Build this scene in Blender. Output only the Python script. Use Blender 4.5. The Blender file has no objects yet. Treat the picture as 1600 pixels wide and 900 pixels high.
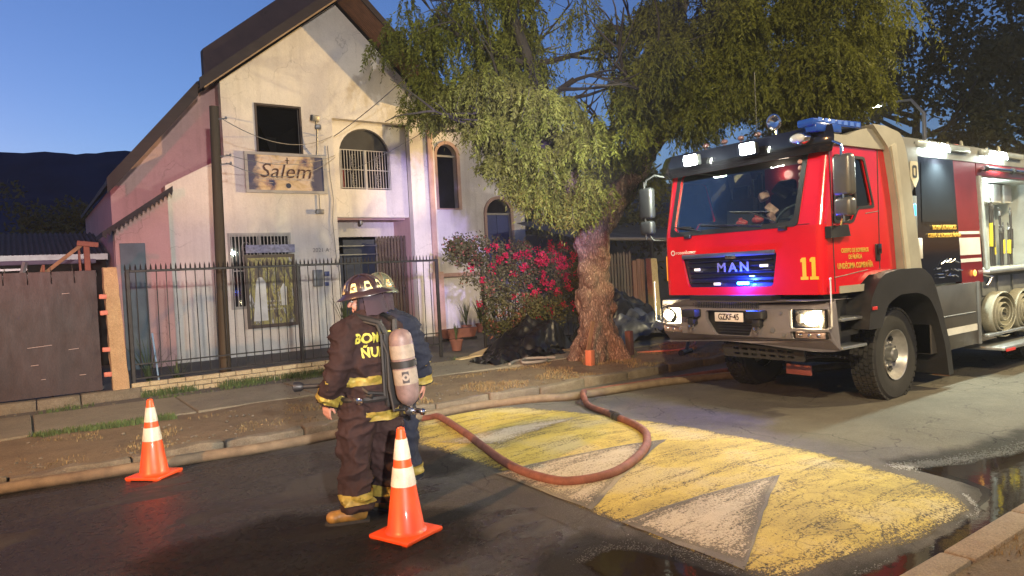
import bpy, bmesh, math, random
import numpy as np
from mathutils import Vector, Matrix, Euler, noise as mnoise
from mathutils.geometry import tessellate_polygon
random.seed(7); np.random.seed(7)
S = bpy.context.scene
COL = S.collection
# ---------------------------------------------------------------- camera
cd = bpy.data.cameras.new('camera'); cam = bpy.data.objects.new('camera', cd); COL.objects.link(cam)
yaw, pitch, roll = math.radians(35.06), math.radians(-1.35), math.radians(2.9)
F_ = Vector((math.sin(yaw)*math.cos(pitch), math.cos(yaw)*math.cos(pitch), math.sin(pitch)))
r0 = Vector((math.cos(yaw), -math.sin(yaw), 0)); u0 = r0.cross(F_)
R_ = r0*math.cos(roll)-u0*math.sin(roll); U_ = u0*math.cos(roll)+r0*math.sin(roll)
m = Matrix((R_, U_, -F_)).transposed().to_4x4(); m.translation = Vector((0, 0, 1.85))
cam.matrix_world = m
cd.sensor_width = 36; cd.lens = 1090/1600*36; cd.clip_start = .05; cd.clip_end = 6000
S.camera = cam
# ---------------------------------------------------------------- world: dusk sky
W = bpy.data.worlds.new('World'); S.world = W; W.use_nodes = True
wn = W.node_tree; bg = wn.nodes['Background']
sky = wn.nodes.new('ShaderNodeTexSky'); sky.sky_type = 'NISHITA'; sky.sun_disc = False
SUN_EL, SUN_AZ = math.radians(1.2), math.radians(-12)
sky.sun_elevation = SUN_EL; sky.sun_rotation = SUN_AZ
sky.altitude = 600; sky.air_density = 1.0; sky.dust_density = .15; sky.ozone_density = 4.0
hs = wn.nodes.new('ShaderNodeHueSaturation'); hs.inputs['Saturation'].default_value = .96
wn.links.new(sky.outputs[0], hs.inputs['Color']); tn = wn.nodes.new('ShaderNodeMix'); tn.data_type = 'RGBA'; tn.blend_type = 'MULTIPLY'; tn.inputs[0].default_value = 1; tn.inputs[7].default_value = (1.36, 1.03, 1.10, 1)
wn.links.new(hs.outputs[0], tn.inputs[6]); wn.links.new(tn.outputs[2], bg.inputs[0])
bg.inputs[1].default_value = .10
# ---------------------------------------------------------------- view and render settings
S.view_settings.view_transform = 'Standard'; S.view_settings.look = 'None'
S.view_settings.exposure = 2.12; S.view_settings.gamma = 1
S.render.engine = 'CYCLES'
S.cycles.use_denoising = True
try: S.cycles.denoiser = 'OPENIMAGEDENOISE'
except Exception: pass
S.cycles.max_bounces = 6; S.cycles.diffuse_bounces = 3; S.cycles.glossy_bounces = 3
S.cycles.transmission_bounces = 4; S.cycles.transparent_max_bounces = 12
S.cycles.sample_clamp_indirect = 4; S.cycles.sample_clamp_direct = 0
S.cycles.caustics_reflective = False; S.cycles.caustics_refractive = False
try: S.cycles.use_light_tree = True
except Exception: pass
# ---------------------------------------------------------------- lamps of the place, and an added flood
def lamp(name, kind, loc, color, power, target=None, size=.15, spot=None, blend=.4):
    d = bpy.data.lights.new(name, kind); d.color = color; d.energy = power
    if kind == 'SPOT': d.spot_size = math.radians(spot or 120); d.spot_blend = blend; d.shadow_soft_size = size
    elif kind == 'POINT': d.shadow_soft_size = size
    elif kind == 'AREA': d.size = size
    o = bpy.data.objects.new(name, d); COL.objects.link(o); o.location = loc
    if target is not None:
        o.rotation_euler = (Vector(target)-Vector(loc)).to_track_quat('-Z', 'Y').to_euler()
    return o
# the last of the sun has gone behind the hills: only a trace of it, as wide soft light
sd = bpy.data.lights.new('sun', 'SUN'); sd.energy = .02; sd.angle = math.radians(12); sd.color = (1, .85, .75)
so = bpy.data.objects.new('sun', sd); COL.objects.link(so)
so.rotation_euler = Vector((-math.sin(-SUN_AZ)*-1, -math.cos(SUN_AZ), -.12)).to_track_quat('-Z', 'Y').to_euler()
# street lamps standing outside the frame (their lanterns are built as objects further down)
WARM = (1.0, .62, .26); AMBER = (1.0, .50, .17); WHITE = (.95, 1.0, .88)
LAMPS = dict(
    right=dict(loc=(15.5, -.6, 8.0), color=(1, .80, .42), power=1500),
    near=dict(loc=(1.5, -6.0, 7.6), color=(1, .80, .52), power=230),
    left=dict(loc=(-7.5, 2.0, 6.5), color=(1, .50, .18), power=2100))
for k, v in LAMPS.items():
    x, y, z = v['loc']
    lamp('street_lamp_light', 'SPOT', (x, y, z-.12), v['color'], v['power'], (x, y+.6, 0), .12, 178 if k == 'right' else 165, .12 if k == 'right' else .5)
# work lights of the other vehicles of the callout, outside the frame, turned on the burnt house, plus an added flood
lamp('flood_lamp', 'SPOT', (30, 6.6, 3.4), (1, .66, .25), 9000, (5.8, 17.8, 7.6), .12, 20, .4)
lamp('flood_lamp', 'SPOT', (-3.5, -4.0, 8.5), (1, .80, .48), 2500, (9.5, 6.5, 3.9), .12, 54, .7)  # added flood, unseen: brightens the tree crown and the engine front
lamp('flood_lamp', 'SPOT', (-.5, -4.5, 3.2), (1, .94, .88), 2100, (5.5, 17.8, 4.0), .10, 44, .5)
# flashing beacons of a second engine parked outside the frame, behind the photographer's left
lamp('beacon_light', 'SPOT', (-3.6, 3.2, 3.0), (1, .03, .12), 560, (2.2, 18, 3.8), .08, 24, .9)
lamp('beacon_light', 'SPOT', (-3.6, 3.0, 2.6), (1, .08, .06), 800, (8.7, 10, 1.2), .08, 22, .9)
lamp('beacon_light', 'SPOT', (1.5, .4, 3.1), (.52, .42, 1), 3400, (12.0, 19, 3.6), .08, 22, .6)
# ---------------------------------------------------------------- helpers
PI = math.pi
ORI = {}
def V(*a): return Vector(a)
def tag(o, label=None, cat=None, group=None, kind=None):
    if label: o['label'] = label
    if cat: o['category'] = cat
    if group: o['group'] = group
    if kind: o['kind'] = kind
    return o
def thing(name, label, cat, loc=(0, 0, 0), group=None):
    o = bpy.data.objects.new(name, None); COL.objects.link(o); o.location = loc
    o.empty_display_size = .2; ORI[o] = Vector(loc)
    return tag(o, label, cat, group)
def base_of(p):
    return ORI.get(p, Vector((0, 0, 0)))
def link(name, me, mat=None, parent=None, local=False):
    """mesh in world coordinates -> object; under a parent the vertices are moved into its frame"""
    b = base_of(parent) if parent is not None else Vector((0, 0, 0))
    if b.length > 0 and not local: me.transform(Matrix.Translation(-b))
    o = bpy.data.objects.new(name, me); COL.objects.link(o)
    if parent is not None: o.parent = parent; ORI[o] = b
    if mat is not None:
        me.materials.clear()
        for mm in (mat if isinstance(mat, (list, tuple)) else [mat]): me.materials.append(mm)
    return o
def shade(me, ang=35):
    me.polygons.foreach_set('use_smooth', [True]*len(me.polygons))
    try: me.set_sharp_from_angle(angle=math.radians(ang))
    except Exception: pass
def copy_tree(o, parent=None, loc=None, rot=None):
    c = o.copy(); COL.objects.link(c); c.parent = parent
    if loc is not None: c.location = loc
    if rot is not None: c.rotation_euler = rot
    for ch in list(o.children): copy_tree(ch, c)
    return c
def rrect(x0, y0, x1, y1, r, n=5):
    rs = r if isinstance(r, (list, tuple)) else [r]*4   # bl, br, tr, tl
    out = []
    for (cx, cy, a0, rr) in ((x0+rs[0], y0+rs[0], PI, rs[0]), (x1-rs[1], y0+rs[1], 1.5*PI, rs[1]), (x1-rs[2], y1-rs[2], 0, rs[2]), (x0+rs[3], y1-rs[3], .5*PI, rs[3])):
        for i in range(n+1): a = a0+i/n*PI/2; out.append((cx+rr*math.cos(a), cy+rr*math.sin(a)))
    return out
def rpoly(pts, r, n=4):
    out = []; N = len(pts)
    for i in range(N):
        p0, p, p1 = Vector(pts[i-1]), Vector(pts[i]), Vector(pts[(i+1) % N])
        rr = r[i] if isinstance(r, (list, tuple)) else r
        a = p+(p0-p).normalized()*min(rr, (p0-p).length*.48); b = p+(p1-p).normalized()*min(rr, (p1-p).length*.48)
        for k in range(n+1):
            t = k/n; out.append(tuple(a*(1-t)**2+p*2*t*(1-t)+b*t*t))
    return out
class MB:
    def __init__(s): s.bm = bmesh.new(); s.mi = 0
    def _f(s, vs):
        try: f = s.bm.faces.new(vs); f.material_index = s.mi; return f
        except ValueError: return None
    def box(s, c, d, rot=None, bev=0, seg=2):
        r = bmesh.ops.create_cube(s.bm, size=1.0); vs = r['verts']
        M = Matrix.Translation(c) @ (rot.to_matrix().to_4x4() if isinstance(rot, Euler) else (rot or Matrix())) @ Matrix.Diagonal((*d, 1))
        bmesh.ops.transform(s.bm, matrix=M, verts=vs)
        fs = {f for v in vs for f in v.link_faces}
        for f in fs: f.material_index = s.mi
        if bev:
            es = {e for v in vs for e in v.link_edges}
            bmesh.ops.bevel(s.bm, geom=list(es), offset=bev, segments=seg, affect='EDGES', profile=.5, clamp_overlap=True)
        return s
    def b2(s, x0, x1, y0, y1, z0, z1, bev=0, seg=2):
        return s.box(((x0+x1)/2, (y0+y1)/2, (z0+z1)/2), (abs(x1-x0), abs(y1-y0), abs(z1-z0)), None, bev, seg)
    def prism(s, poly, ax, a, b):
        """poly in the two axes other than ax (x: (y,z), y: (x,z), z: (x,y)), extruded from a to b"""
        def mk(p, t): return {'x': (t, p[0], p[1]), 'y': (p[0], t, p[1]), 'z': (p[0], p[1], t)}[ax]
        A = [s.bm.verts.new(mk(p, a)) for p in poly]; B = [s.bm.verts.new(mk(p, b)) for p in poly]
        n = len(poly); s._f(A[::-1]); s._f(B)
        for i in range(n): s._f([A[i], A[(i+1) % n], B[(i+1) % n], B[i]])
        return s
    def plate(s, outer, holes, fn, t):
        """flat plate with holes; fn(u,v,w) -> world point, w in 0..t"""
        loops = [list(outer)]+[list(h) for h in holes]
        tri = tessellate_polygon([[Vector((p[0], p[1], 0)) for p in l] for l in loops])
        flat = [p for l in loops for p in l]
        A = [s.bm.verts.new(fn(p[0], p[1], 0)) for p in flat]; B = [s.bm.verts.new(fn(p[0], p[1], t)) for p in flat]
        for (i, j, k) in tri: s._f([A[i], A[j], A[k]]); s._f([B[k], B[j], B[i]])
        o = 0
        for l in loops:
            n = len(l)
            for i in range(n): s._f([A[o+i], A[o+(i+1) % n], B[o+(i+1) % n], B[o+i]])
            o += n
        return s
    def tube(s, pts, r, n=8, cap=True, closed=False):
        pts = [Vector(p) for p in pts]; N = len(pts)
        rs = r if isinstance(r, (list, tuple)) else [r]*N
        rings = []; prev = None
        for i, p in enumerate(pts):
            if closed: d = pts[(i+1) % N]-pts[i-1]
            else: d = pts[min(i+1, N-1)]-pts[max(i-1, 0)]
            if d.length < 1e-9: d = Vector((0, 0, 1))
            d.normalize()
            if prev is None:
                up = Vector((0, 0, 1)) if abs(d.z) < .9 else Vector((1, 0, 0)); a = d.cross(up).normalized()
            else: a = (prev-d*prev.dot(d)).normalized()
            prev = a; b = d.cross(a)
            rings.append([s.bm.verts.new(p+(a*math.cos(t)+b*math.sin(t))*rs[i]) for t in [2*PI*k/n for k in range(n)]])
        for i in range(N if closed else N-1):
            A, B = rings[i], rings[(i+1) % N]
            for k in range(n): s._f([A[k], A[(k+1) % n], B[(k+1) % n], B[k]])
        if cap and not closed: s._f(rings[0][::-1]); s._f(rings[-1])
        return s
    def cyl(s, p0, p1, r0, r1=None, n=16): return s.tube([p0, p1], [r0, r0 if r1 is None else r1], n)
    def lathe(s, prof, M=None, n=32, a0=0, a1=2*PI):
        """prof: (r, h) about local z, placed by matrix M"""
        M = M or Matrix(); full = abs(a1-a0-2*PI) < 1e-6; k = n if full else n+1
        rings = [[s.bm.verts.new(M @ Vector((r*math.cos(a0+(a1-a0)*i/n), r*math.sin(a0+(a1-a0)*i/n), h))) for i in range(k)] for r, h in prof]
        for i in range(len(rings)-1):
            for j in range(n if full else n): s._f([rings[i][j], rings[i][(j+1) % k], rings[i+1][(j+1) % k], rings[i+1][j]])
        return s
    def ball(s, c, r, u=16, v=10, rot=None):
        r = (r, r, r) if isinstance(r, (int, float)) else r
        M = Matrix.Translation(c) @ (rot or Matrix()) @ Matrix.Diagonal((*r, 1))
        top = s.bm.verts.new(M @ Vector((0, 0, 1))); bot = s.bm.verts.new(M @ Vector((0, 0, -1)))
        R = [[s.bm.verts.new(M @ Vector((math.sin(PI*j/v)*math.cos(2*PI*i/u), math.sin(PI*j/v)*math.sin(2*PI*i/u), math.cos(PI*j/v)))) for i in range(u)] for j in range(1, v)]
        for i in range(u):
            k = (i+1) % u; s._f([top, R[0][i], R[0][k]]); s._f([bot, R[-1][k], R[-1][i]])
            for j in range(v-2): s._f([R[j][i], R[j+1][i], R[j+1][k], R[j][k]])
        return s
    def face(s, pts): s._f([s.bm.verts.new(p) for p in pts]); return s
    def grid(s, fn, nu, nv):
        g = [[s.bm.verts.new(fn(i/nu, j/nv)) for j in range(nv+1)] for i in range(nu+1)]
        for i in range(nu):
            for j in range(nv): s._f([g[i][j], g[i+1][j], g[i+1][j+1], g[i][j+1]])
        return s
    def mesh(s, name='m', smooth=35, fix=True):
        if fix: bmesh.ops.recalc_face_normals(s.bm, faces=s.bm.faces)
        me = bpy.data.meshes.new(name); s.bm.to_mesh(me); s.bm.free()
        if smooth: shade(me, smooth)
        return me
    def build(s, name, mat, parent=None, smooth=35, fix=True): return link(name, s.mesh(name, smooth, fix), mat, parent)
def text_mesh(txt, size, extrude=.002, bold=0.0, shear=0.0, align='CENTER', spacing=1.0):
    c = bpy.data.curves.new('text', 'FONT'); c.body = txt; c.size = size; c.extrude = extrude; c.offset = bold
    c.align_x = align; c.align_y = 'CENTER'; c.shear = shear; c.space_character = spacing; c.resolution_u = 3
    o = bpy.data.objects.new('text', c); COL.objects.link(o)
    bpy.context.view_layer.update()
    me = bpy.data.meshes.new_from_object(o.evaluated_get(bpy.context.evaluated_depsgraph_get()))
    bpy.data.objects.remove(o); bpy.data.curves.remove(c)
    return me
def text(name, txt, size, M, mat, parent, **k):
    me = text_mesh(txt, size, **k); me.transform(M); return link(name, me, mat, parent)
def frame_m(o, xa, ya):
    """matrix whose local x, y go along xa, ya at point o"""
    xa = Vector(xa).normalized(); ya = Vector(ya).normalized(); za = xa.cross(ya)
    M = Matrix((xa, ya, za)).transposed().to_4x4(); M.translation = o; return M
FACE_S = lambda p: frame_m(p, (1, 0, 0), (0, 0, 1))        # faces -Y
FACE_W = lambda p: frame_m(p, (0, -1, 0), (0, 0, 1))       # faces -X
def fuse(mb, voxel, smooth_it=4, noise_amp=0, noise_scale=8, extra=None, keep=1.0):
    """union of overlapping closed shapes as ONE continuous surface (voxel remesh), then smoothed"""
    me = mb.mesh('f', 0); o = bpy.data.objects.new('f', me); COL.objects.link(o)
    md = o.modifiers.new('r', 'REMESH'); md.mode = 'VOXEL'; md.voxel_size = voxel
    if smooth_it:
        ms = o.modifiers.new('s', 'SMOOTH'); ms.factor = .5; ms.iterations = smooth_it
    if keep < 1: dm = o.modifiers.new('d', 'DECIMATE'); dm.ratio = keep
    bpy.context.view_layer.update()
    out = bpy.data.meshes.new_from_object(o.evaluated_get(bpy.context.evaluated_depsgraph_get()))
    bpy.data.objects.remove(o); bpy.data.meshes.remove(me)
    if noise_amp or extra:
        nrm = [v.normal.copy() for v in out.vertices]
        for v, n in zip(out.vertices, nrm):
            d = mnoise.fractal(v.co*noise_scale, 1.0, 2.0, 3)*noise_amp if noise_amp else 0
            if extra: d += extra(v.co, n)
            v.co += n*d
    shade(out, 180)
    return out
def capsule(mb, p0, p1, r0, r1, flat=None):
    """tapered limb with round ends"""
    p0, p1 = Vector(p0), Vector(p1)
    mb.tube([p0, p1], [r0, r1], 16); mb.ball(p0, r0, 14, 8); mb.ball(p1, r1, 14, 8)
def chain(mb, pts, rs):
    for i in range(len(pts)-1): capsule(mb, pts[i], pts[i+1], rs[i], rs[i+1])
# ---------------------------------------------------------------- materials
MATS = {}
def nodes_of(name):
    m = bpy.data.materials.new(name); m.use_nodes = True; nt = m.node_tree; return m, nt, nt.nodes['Principled BSDF']
def N(nt, t, **k):
    n = nt.nodes.new(t)
    for a, b in k.items(): setattr(n, a, b)
    return n
def pos(nt, scale=(1, 1, 1), obj=False):
    if obj: s = N(nt, 'ShaderNodeTexCoord').outputs['Object']
    else: s = N(nt, 'ShaderNodeNewGeometry').outputs['Position']
    mp = N(nt, 'ShaderNodeMapping'); mp.inputs['Scale'].default_value = scale; nt.links.new(s, mp.inputs[0]); return mp.outputs[0]
def noise(nt, vec, scale, detail=6, rough=.6, dist=0):
    n = N(nt, 'ShaderNodeTexNoise'); n.inputs['Scale'].default_value = scale; n.inputs['Detail'].default_value = detail
    n.inputs['Roughness'].default_value = rough; n.inputs['Distortion'].default_value = dist
    nt.links.new(vec, n.inputs['Vector']); return n.outputs['Fac']
def ramp(nt, fac, stops, interp='LINEAR'):
    r = N(nt, 'ShaderNodeValToRGB'); cr = r.color_ramp; cr.interpolation = interp
    while len(cr.elements) < len(stops): cr.elements.new(.5)
    for e, (p, c) in zip(cr.elements, stops):
        e.position = p; e.color = (c, c, c, 1) if isinstance(c, (int, float)) else (*c, 1)
    nt.links.new(fac, r.inputs[0]); return r.outputs[0]
def mix(nt, fac, a, b, mode='MIX'):
    n = N(nt, 'ShaderNodeMix', data_type='RGBA', blend_type=mode)
    for sock, v in ((n.inputs[0], fac), (n.inputs[6], a), (n.inputs[7], b)):
        if hasattr(v, 'links') or isinstance(v, bpy.types.NodeSocket): nt.links.new(v, sock)
        elif isinstance(v, (int, float)) and sock == n.inputs[0]: sock.default_value = v
        else: sock.default_value = (*v, 1) if len(v) == 3 else v
    return n.outputs[2]
def math_(nt, op, a, b=0.0, c=0.0):
    n = N(nt, 'ShaderNodeMath', operation=op)
    for i, v in enumerate((a, b, c)):
        if isinstance(v, (int, float)): n.inputs[i].default_value = v
        else: nt.links.new(v, n.inputs[i])
    return n.outputs[0]
def bump(nt, p, h, strength, dist=.02, prev=None):
    b = N(nt, 'ShaderNodeBump'); b.inputs['Strength'].default_value = strength; b.inputs['Distance'].default_value = dist
    nt.links.new(h, b.inputs['Height'])
    if prev is not None: nt.links.new(prev, b.inputs['Normal'])
    nt.links.new(b.outputs[0], p.inputs['Normal']); return b.outputs[0]
def mat(name, col, rough=.6, metal=0, var=.25, scale=3.0, stretch=(1, 1, 1), fine=0, bmp=0, bscale=60, spec=.5, coat=0, emit=None, estr=0, dark=None, alpha=1, sheen=0):
    if name in MATS: return MATS[name]
    m, nt, p = nodes_of(name)
    v = pos(nt, stretch)
    f = noise(nt, v, scale)
    lo = tuple(c*(1-var) for c in col) if dark is None else dark
    hi = tuple(min(1, c*(1+var*.6)) for c in col)
    c = ramp(nt, f, [(.3, lo), (.55, col), (.75, hi)])
    if fine:
        c = mix(nt, fine, c, ramp(nt, noise(nt, v, scale*25, 3), [(.35, tuple(x*.4 for x in col)), (.65, tuple(min(1, x*1.5) for x in col))]))
    nt.links.new(c, p.inputs['Base Color'])
    p.inputs['Roughness'].default_value = rough; p.inputs['Metallic'].default_value = metal
    p.inputs['Specular IOR Level'].default_value = spec; p.inputs['Coat Weight'].default_value = coat
    if coat: p.inputs['Coat Roughness'].default_value = .06
    if bmp: bump(nt, p, noise(nt, v, bscale, 4), bmp, .01)
    if emit: p.inputs['Emission Color'].default_value = (*emit, 1); p.inputs['Emission Strength'].default_value = estr
    if rough > .05:
        rr = noise(nt, v, scale*3, 4)
        mr = N(nt, 'ShaderNodeMapRange'); mr.inputs['To Min'].default_value = max(0, rough-.12*(rough if rough < .5 else 1)); mr.inputs['To Max'].default_value = min(1, rough+.12*(rough if rough < .5 else 1))
        nt.links.new(rr, mr.inputs[0]); nt.links.new(mr.outputs[0], p.inputs['Roughness'])
    MATS[name] = m; return m
def glass(name, tint=(.8, .9, .9), refl=.12, thr=.9):
    if name in MATS: return MATS[name]
    m = bpy.data.materials.new(name); m.use_nodes = True; nt = m.node_tree; nt.nodes.clear()
    o = N(nt, 'ShaderNodeOutputMaterial'); t = N(nt, 'ShaderNodeBsdfTransparent'); g = N(nt, 'ShaderNodeBsdfGlossy'); x = N(nt, 'ShaderNodeMixShader')
    fr = N(nt, 'ShaderNodeFresnel'); fr.inputs[0].default_value = 1.5
    t.inputs[0].default_value = (*[c*thr for c in tint], 1); g.inputs['Roughness'].default_value = .03
    a = math_(nt, "MAXIMUM", math_(nt, "ADD", math_(nt, "MULTIPLY", fr.outputs[0], 1.0 if refl > 0 else .45), refl*.5 if refl > 0 else 0.0), 0.0); nt.links.new(a, x.inputs[0])
    nt.links.new(t.outputs[0], x.inputs[1]); nt.links.new(g.outputs[0], x.inputs[2]); nt.links.new(x.outputs[0], o.inputs[0])
    MATS[name] = m; return m
def glow(name, col, s):
    if name in MATS: return MATS[name]
    m, nt, p = nodes_of(name); p.inputs['Base Color'].default_value = (*[c*.5 for c in col], 1)
    p.inputs['Emission Color'].default_value = (*col, 1); p.inputs['Emission Strength'].default_value = s
    MATS[name] = m; return m
def cylinder_uv(): pass
def edge_of(nt):
    a = N(nt, 'ShaderNodeAttribute'); a.attribute_name = 'edge'; return a.outputs['Fac']
def see_through(nt, p, keep):
    out = nt.nodes['Material Output']; t = N(nt, 'ShaderNodeBsdfTransparent'); x = N(nt, 'ShaderNodeMixShader'); nt.links.new(keep, x.inputs[0]); nt.links.new(t.outputs[0], x.inputs[1]); nt.links.new(p.outputs[0], x.inputs[2]); nt.links.new(x.outputs[0], out.inputs['Surface'])
# ================================================================ ground, road, pavement
def m_asphalt():
    m, nt, p = nodes_of('asphalt'); v = pos(nt)
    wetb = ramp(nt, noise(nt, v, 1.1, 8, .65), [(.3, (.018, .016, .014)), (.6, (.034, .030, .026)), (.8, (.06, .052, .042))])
    dry_lit = ramp(nt, noise(nt, v, 1.4, 8, .7), [(.3, (.10, .088, .066)), (.6, (.155, .136, .102)), (.8, (.20, .18, .14))])
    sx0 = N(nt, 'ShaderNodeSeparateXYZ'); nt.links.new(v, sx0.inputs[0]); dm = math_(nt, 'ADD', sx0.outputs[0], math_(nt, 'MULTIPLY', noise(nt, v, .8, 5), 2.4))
    base = mix(nt, ramp(nt, math_(nt, 'MULTIPLY', dm, .1), [(.33, 0.0), (.56, 1.0)]), wetb, dry_lit)  # toward the right: drier, dusty, and the lamplight there put into the colour
    grit = noise(nt, v, 160, 3, .7)
    c = mix(nt, .35, base, ramp(nt, grit, [(.35, .012), (.52, .07), (.70, .30)]))
    # fine cracks: distorted voronoi edges kept to some areas
    vd = N(nt, 'ShaderNodeVectorMath', operation='ADD'); nn = N(nt, 'ShaderNodeTexNoise'); nn.inputs['Scale'].default_value = 3; nn.inputs['Detail'].default_value = 5
    nt.links.new(v, nn.inputs['Vector']); sc = N(nt, 'ShaderNodeVectorMath', operation='SCALE'); sc.inputs['Scale'].default_value = .45
    nt.links.new(nn.outputs['Color'], sc.inputs[0]); nt.links.new(v, vd.inputs[0]); nt.links.new(sc.outputs[0], vd.inputs[1])
    vo = N(nt, 'ShaderNodeTexVoronoi', feature='DISTANCE_TO_EDGE'); vo.inputs['Scale'].default_value = 1.9; nt.links.new(vd.outputs[0], vo.inputs['Vector'])
    crack = ramp(nt, vo.outputs['Distance'], [(.004, 1.0), (.018, 0.0)])
    area = ramp(nt, noise(nt, v, .55, 3), [(.47, 0.0), (.58, 1.0)])
    cf = math_(nt, 'MULTIPLY', crack, area)
    c = mix(nt, math_(nt, 'MULTIPLY', cf, .8), c, (.012, .011, .010))
    # wet patches: dark and smooth; the near left of the road is wet, the rest dries in streaks
    sx = N(nt, 'ShaderNodeSeparateXYZ'); nt.links.new(v, sx.inputs[0])
    wx = N(nt, 'ShaderNodeMapRange'); wx.inputs['From Min'].default_value = 2.2; wx.inputs['From Max'].default_value = 4.2; wx.inputs['To Min'].default_value = .12; wx.inputs['To Max'].default_value = -.14
    nt.links.new(sx.outputs[0], wx.inputs[0])
    wet = ramp(nt, math_(nt, 'ADD', noise(nt, pos(nt, (1.0, 1.7, 1)), .75, 6, .62, .4), wx.outputs[0]), [(.53, 0.0), (.60, 1.0)])
    c = mix(nt, wet, c, mix(nt, .45, c, (.006, .006, .006)))
    p.inputs['Specular IOR Level'].default_value = .32
    nt.links.new(c, p.inputs['Base Color'])
    r = ramp(nt, wet, [(0, .82), (1, .20)]); rn = math_(nt, 'MULTIPLY_ADD', noise(nt, v, 22, 5, .7), .34, -.12)
    nt.links.new(math_(nt, 'ADD', r, rn), p.inputs['Roughness'])
    b1 = bump(nt, p, grit, .9, .008); b2 = bump(nt, p, cf, -.6, .02, b1); bump(nt, p, noise(nt, v, 9, 6, .7), .35, .02, b2)
    return m
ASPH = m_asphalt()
def m_water():
    m, nt, p = nodes_of('dirty_water'); v = pos(nt)
    p.inputs['Base Color'].default_value = (.020, .015, .011, 1); p.inputs['Roughness'].default_value = .04; p.inputs['IOR'].default_value = 1.33; p.inputs['Specular IOR Level'].default_value = .3
    bump(nt, p, noise(nt, v, 14, 3), .06, .01); return m

def m_dirt(name, a, b, c_, s=2.5):
    m, nt, p = nodes_of(name); v = pos(nt)
    c = ramp(nt, noise(nt, v, s, 9, .68), [(.3, a), (.55, b), (.75, c_)])
    c = mix(nt, .5, c, ramp(nt, noise(nt, v, 75, 4, .75), [(.3, tuple(x*.35 for x in a)), (.6, b), (.8, tuple(min(1, x*1.7) for x in c_))]))
    nt.links.new(c, p.inputs['Base Color']); p.inputs['Roughness'].default_value = .95
    b1 = bump(nt, p, noise(nt, v, 45, 6, .75), .9, .02); bump(nt, p, noise(nt, v, 7, 4), .5, .05, b1); return m
DIRT = m_dirt('dry_dirt', (.09, .064, .036), (.20, .145, .082), (.30, .22, .14))
CONC = m_dirt('old_concrete', (.15, .13, .09), (.25, .22, .155), (.33, .29, .21), 1.6)
KERB = m_dirt('kerb_concrete', (.10, .08, .055), (.20, .165, .115), (.30, .26, .20), 4)
g = MB(); g.face([(-400, -400, -.16), (2600, -400, -.16), (2600, 2600, -.16), (-400, 2600, -.16)])
g.build('ground', mat('ground_soil', (.05, .05, .035), .95, fine=.4), smooth=0)['kind'] = 'structure'
# road with a slight crown, gutters low
def road_z(y): return .035*(1-((y-5.1)/3.2)**2) if 1.9 < y < 8.3 else 0
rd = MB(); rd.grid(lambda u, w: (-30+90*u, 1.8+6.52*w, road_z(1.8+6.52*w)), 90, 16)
rd.build('road', ASPH)['kind'] = 'structure'
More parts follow.
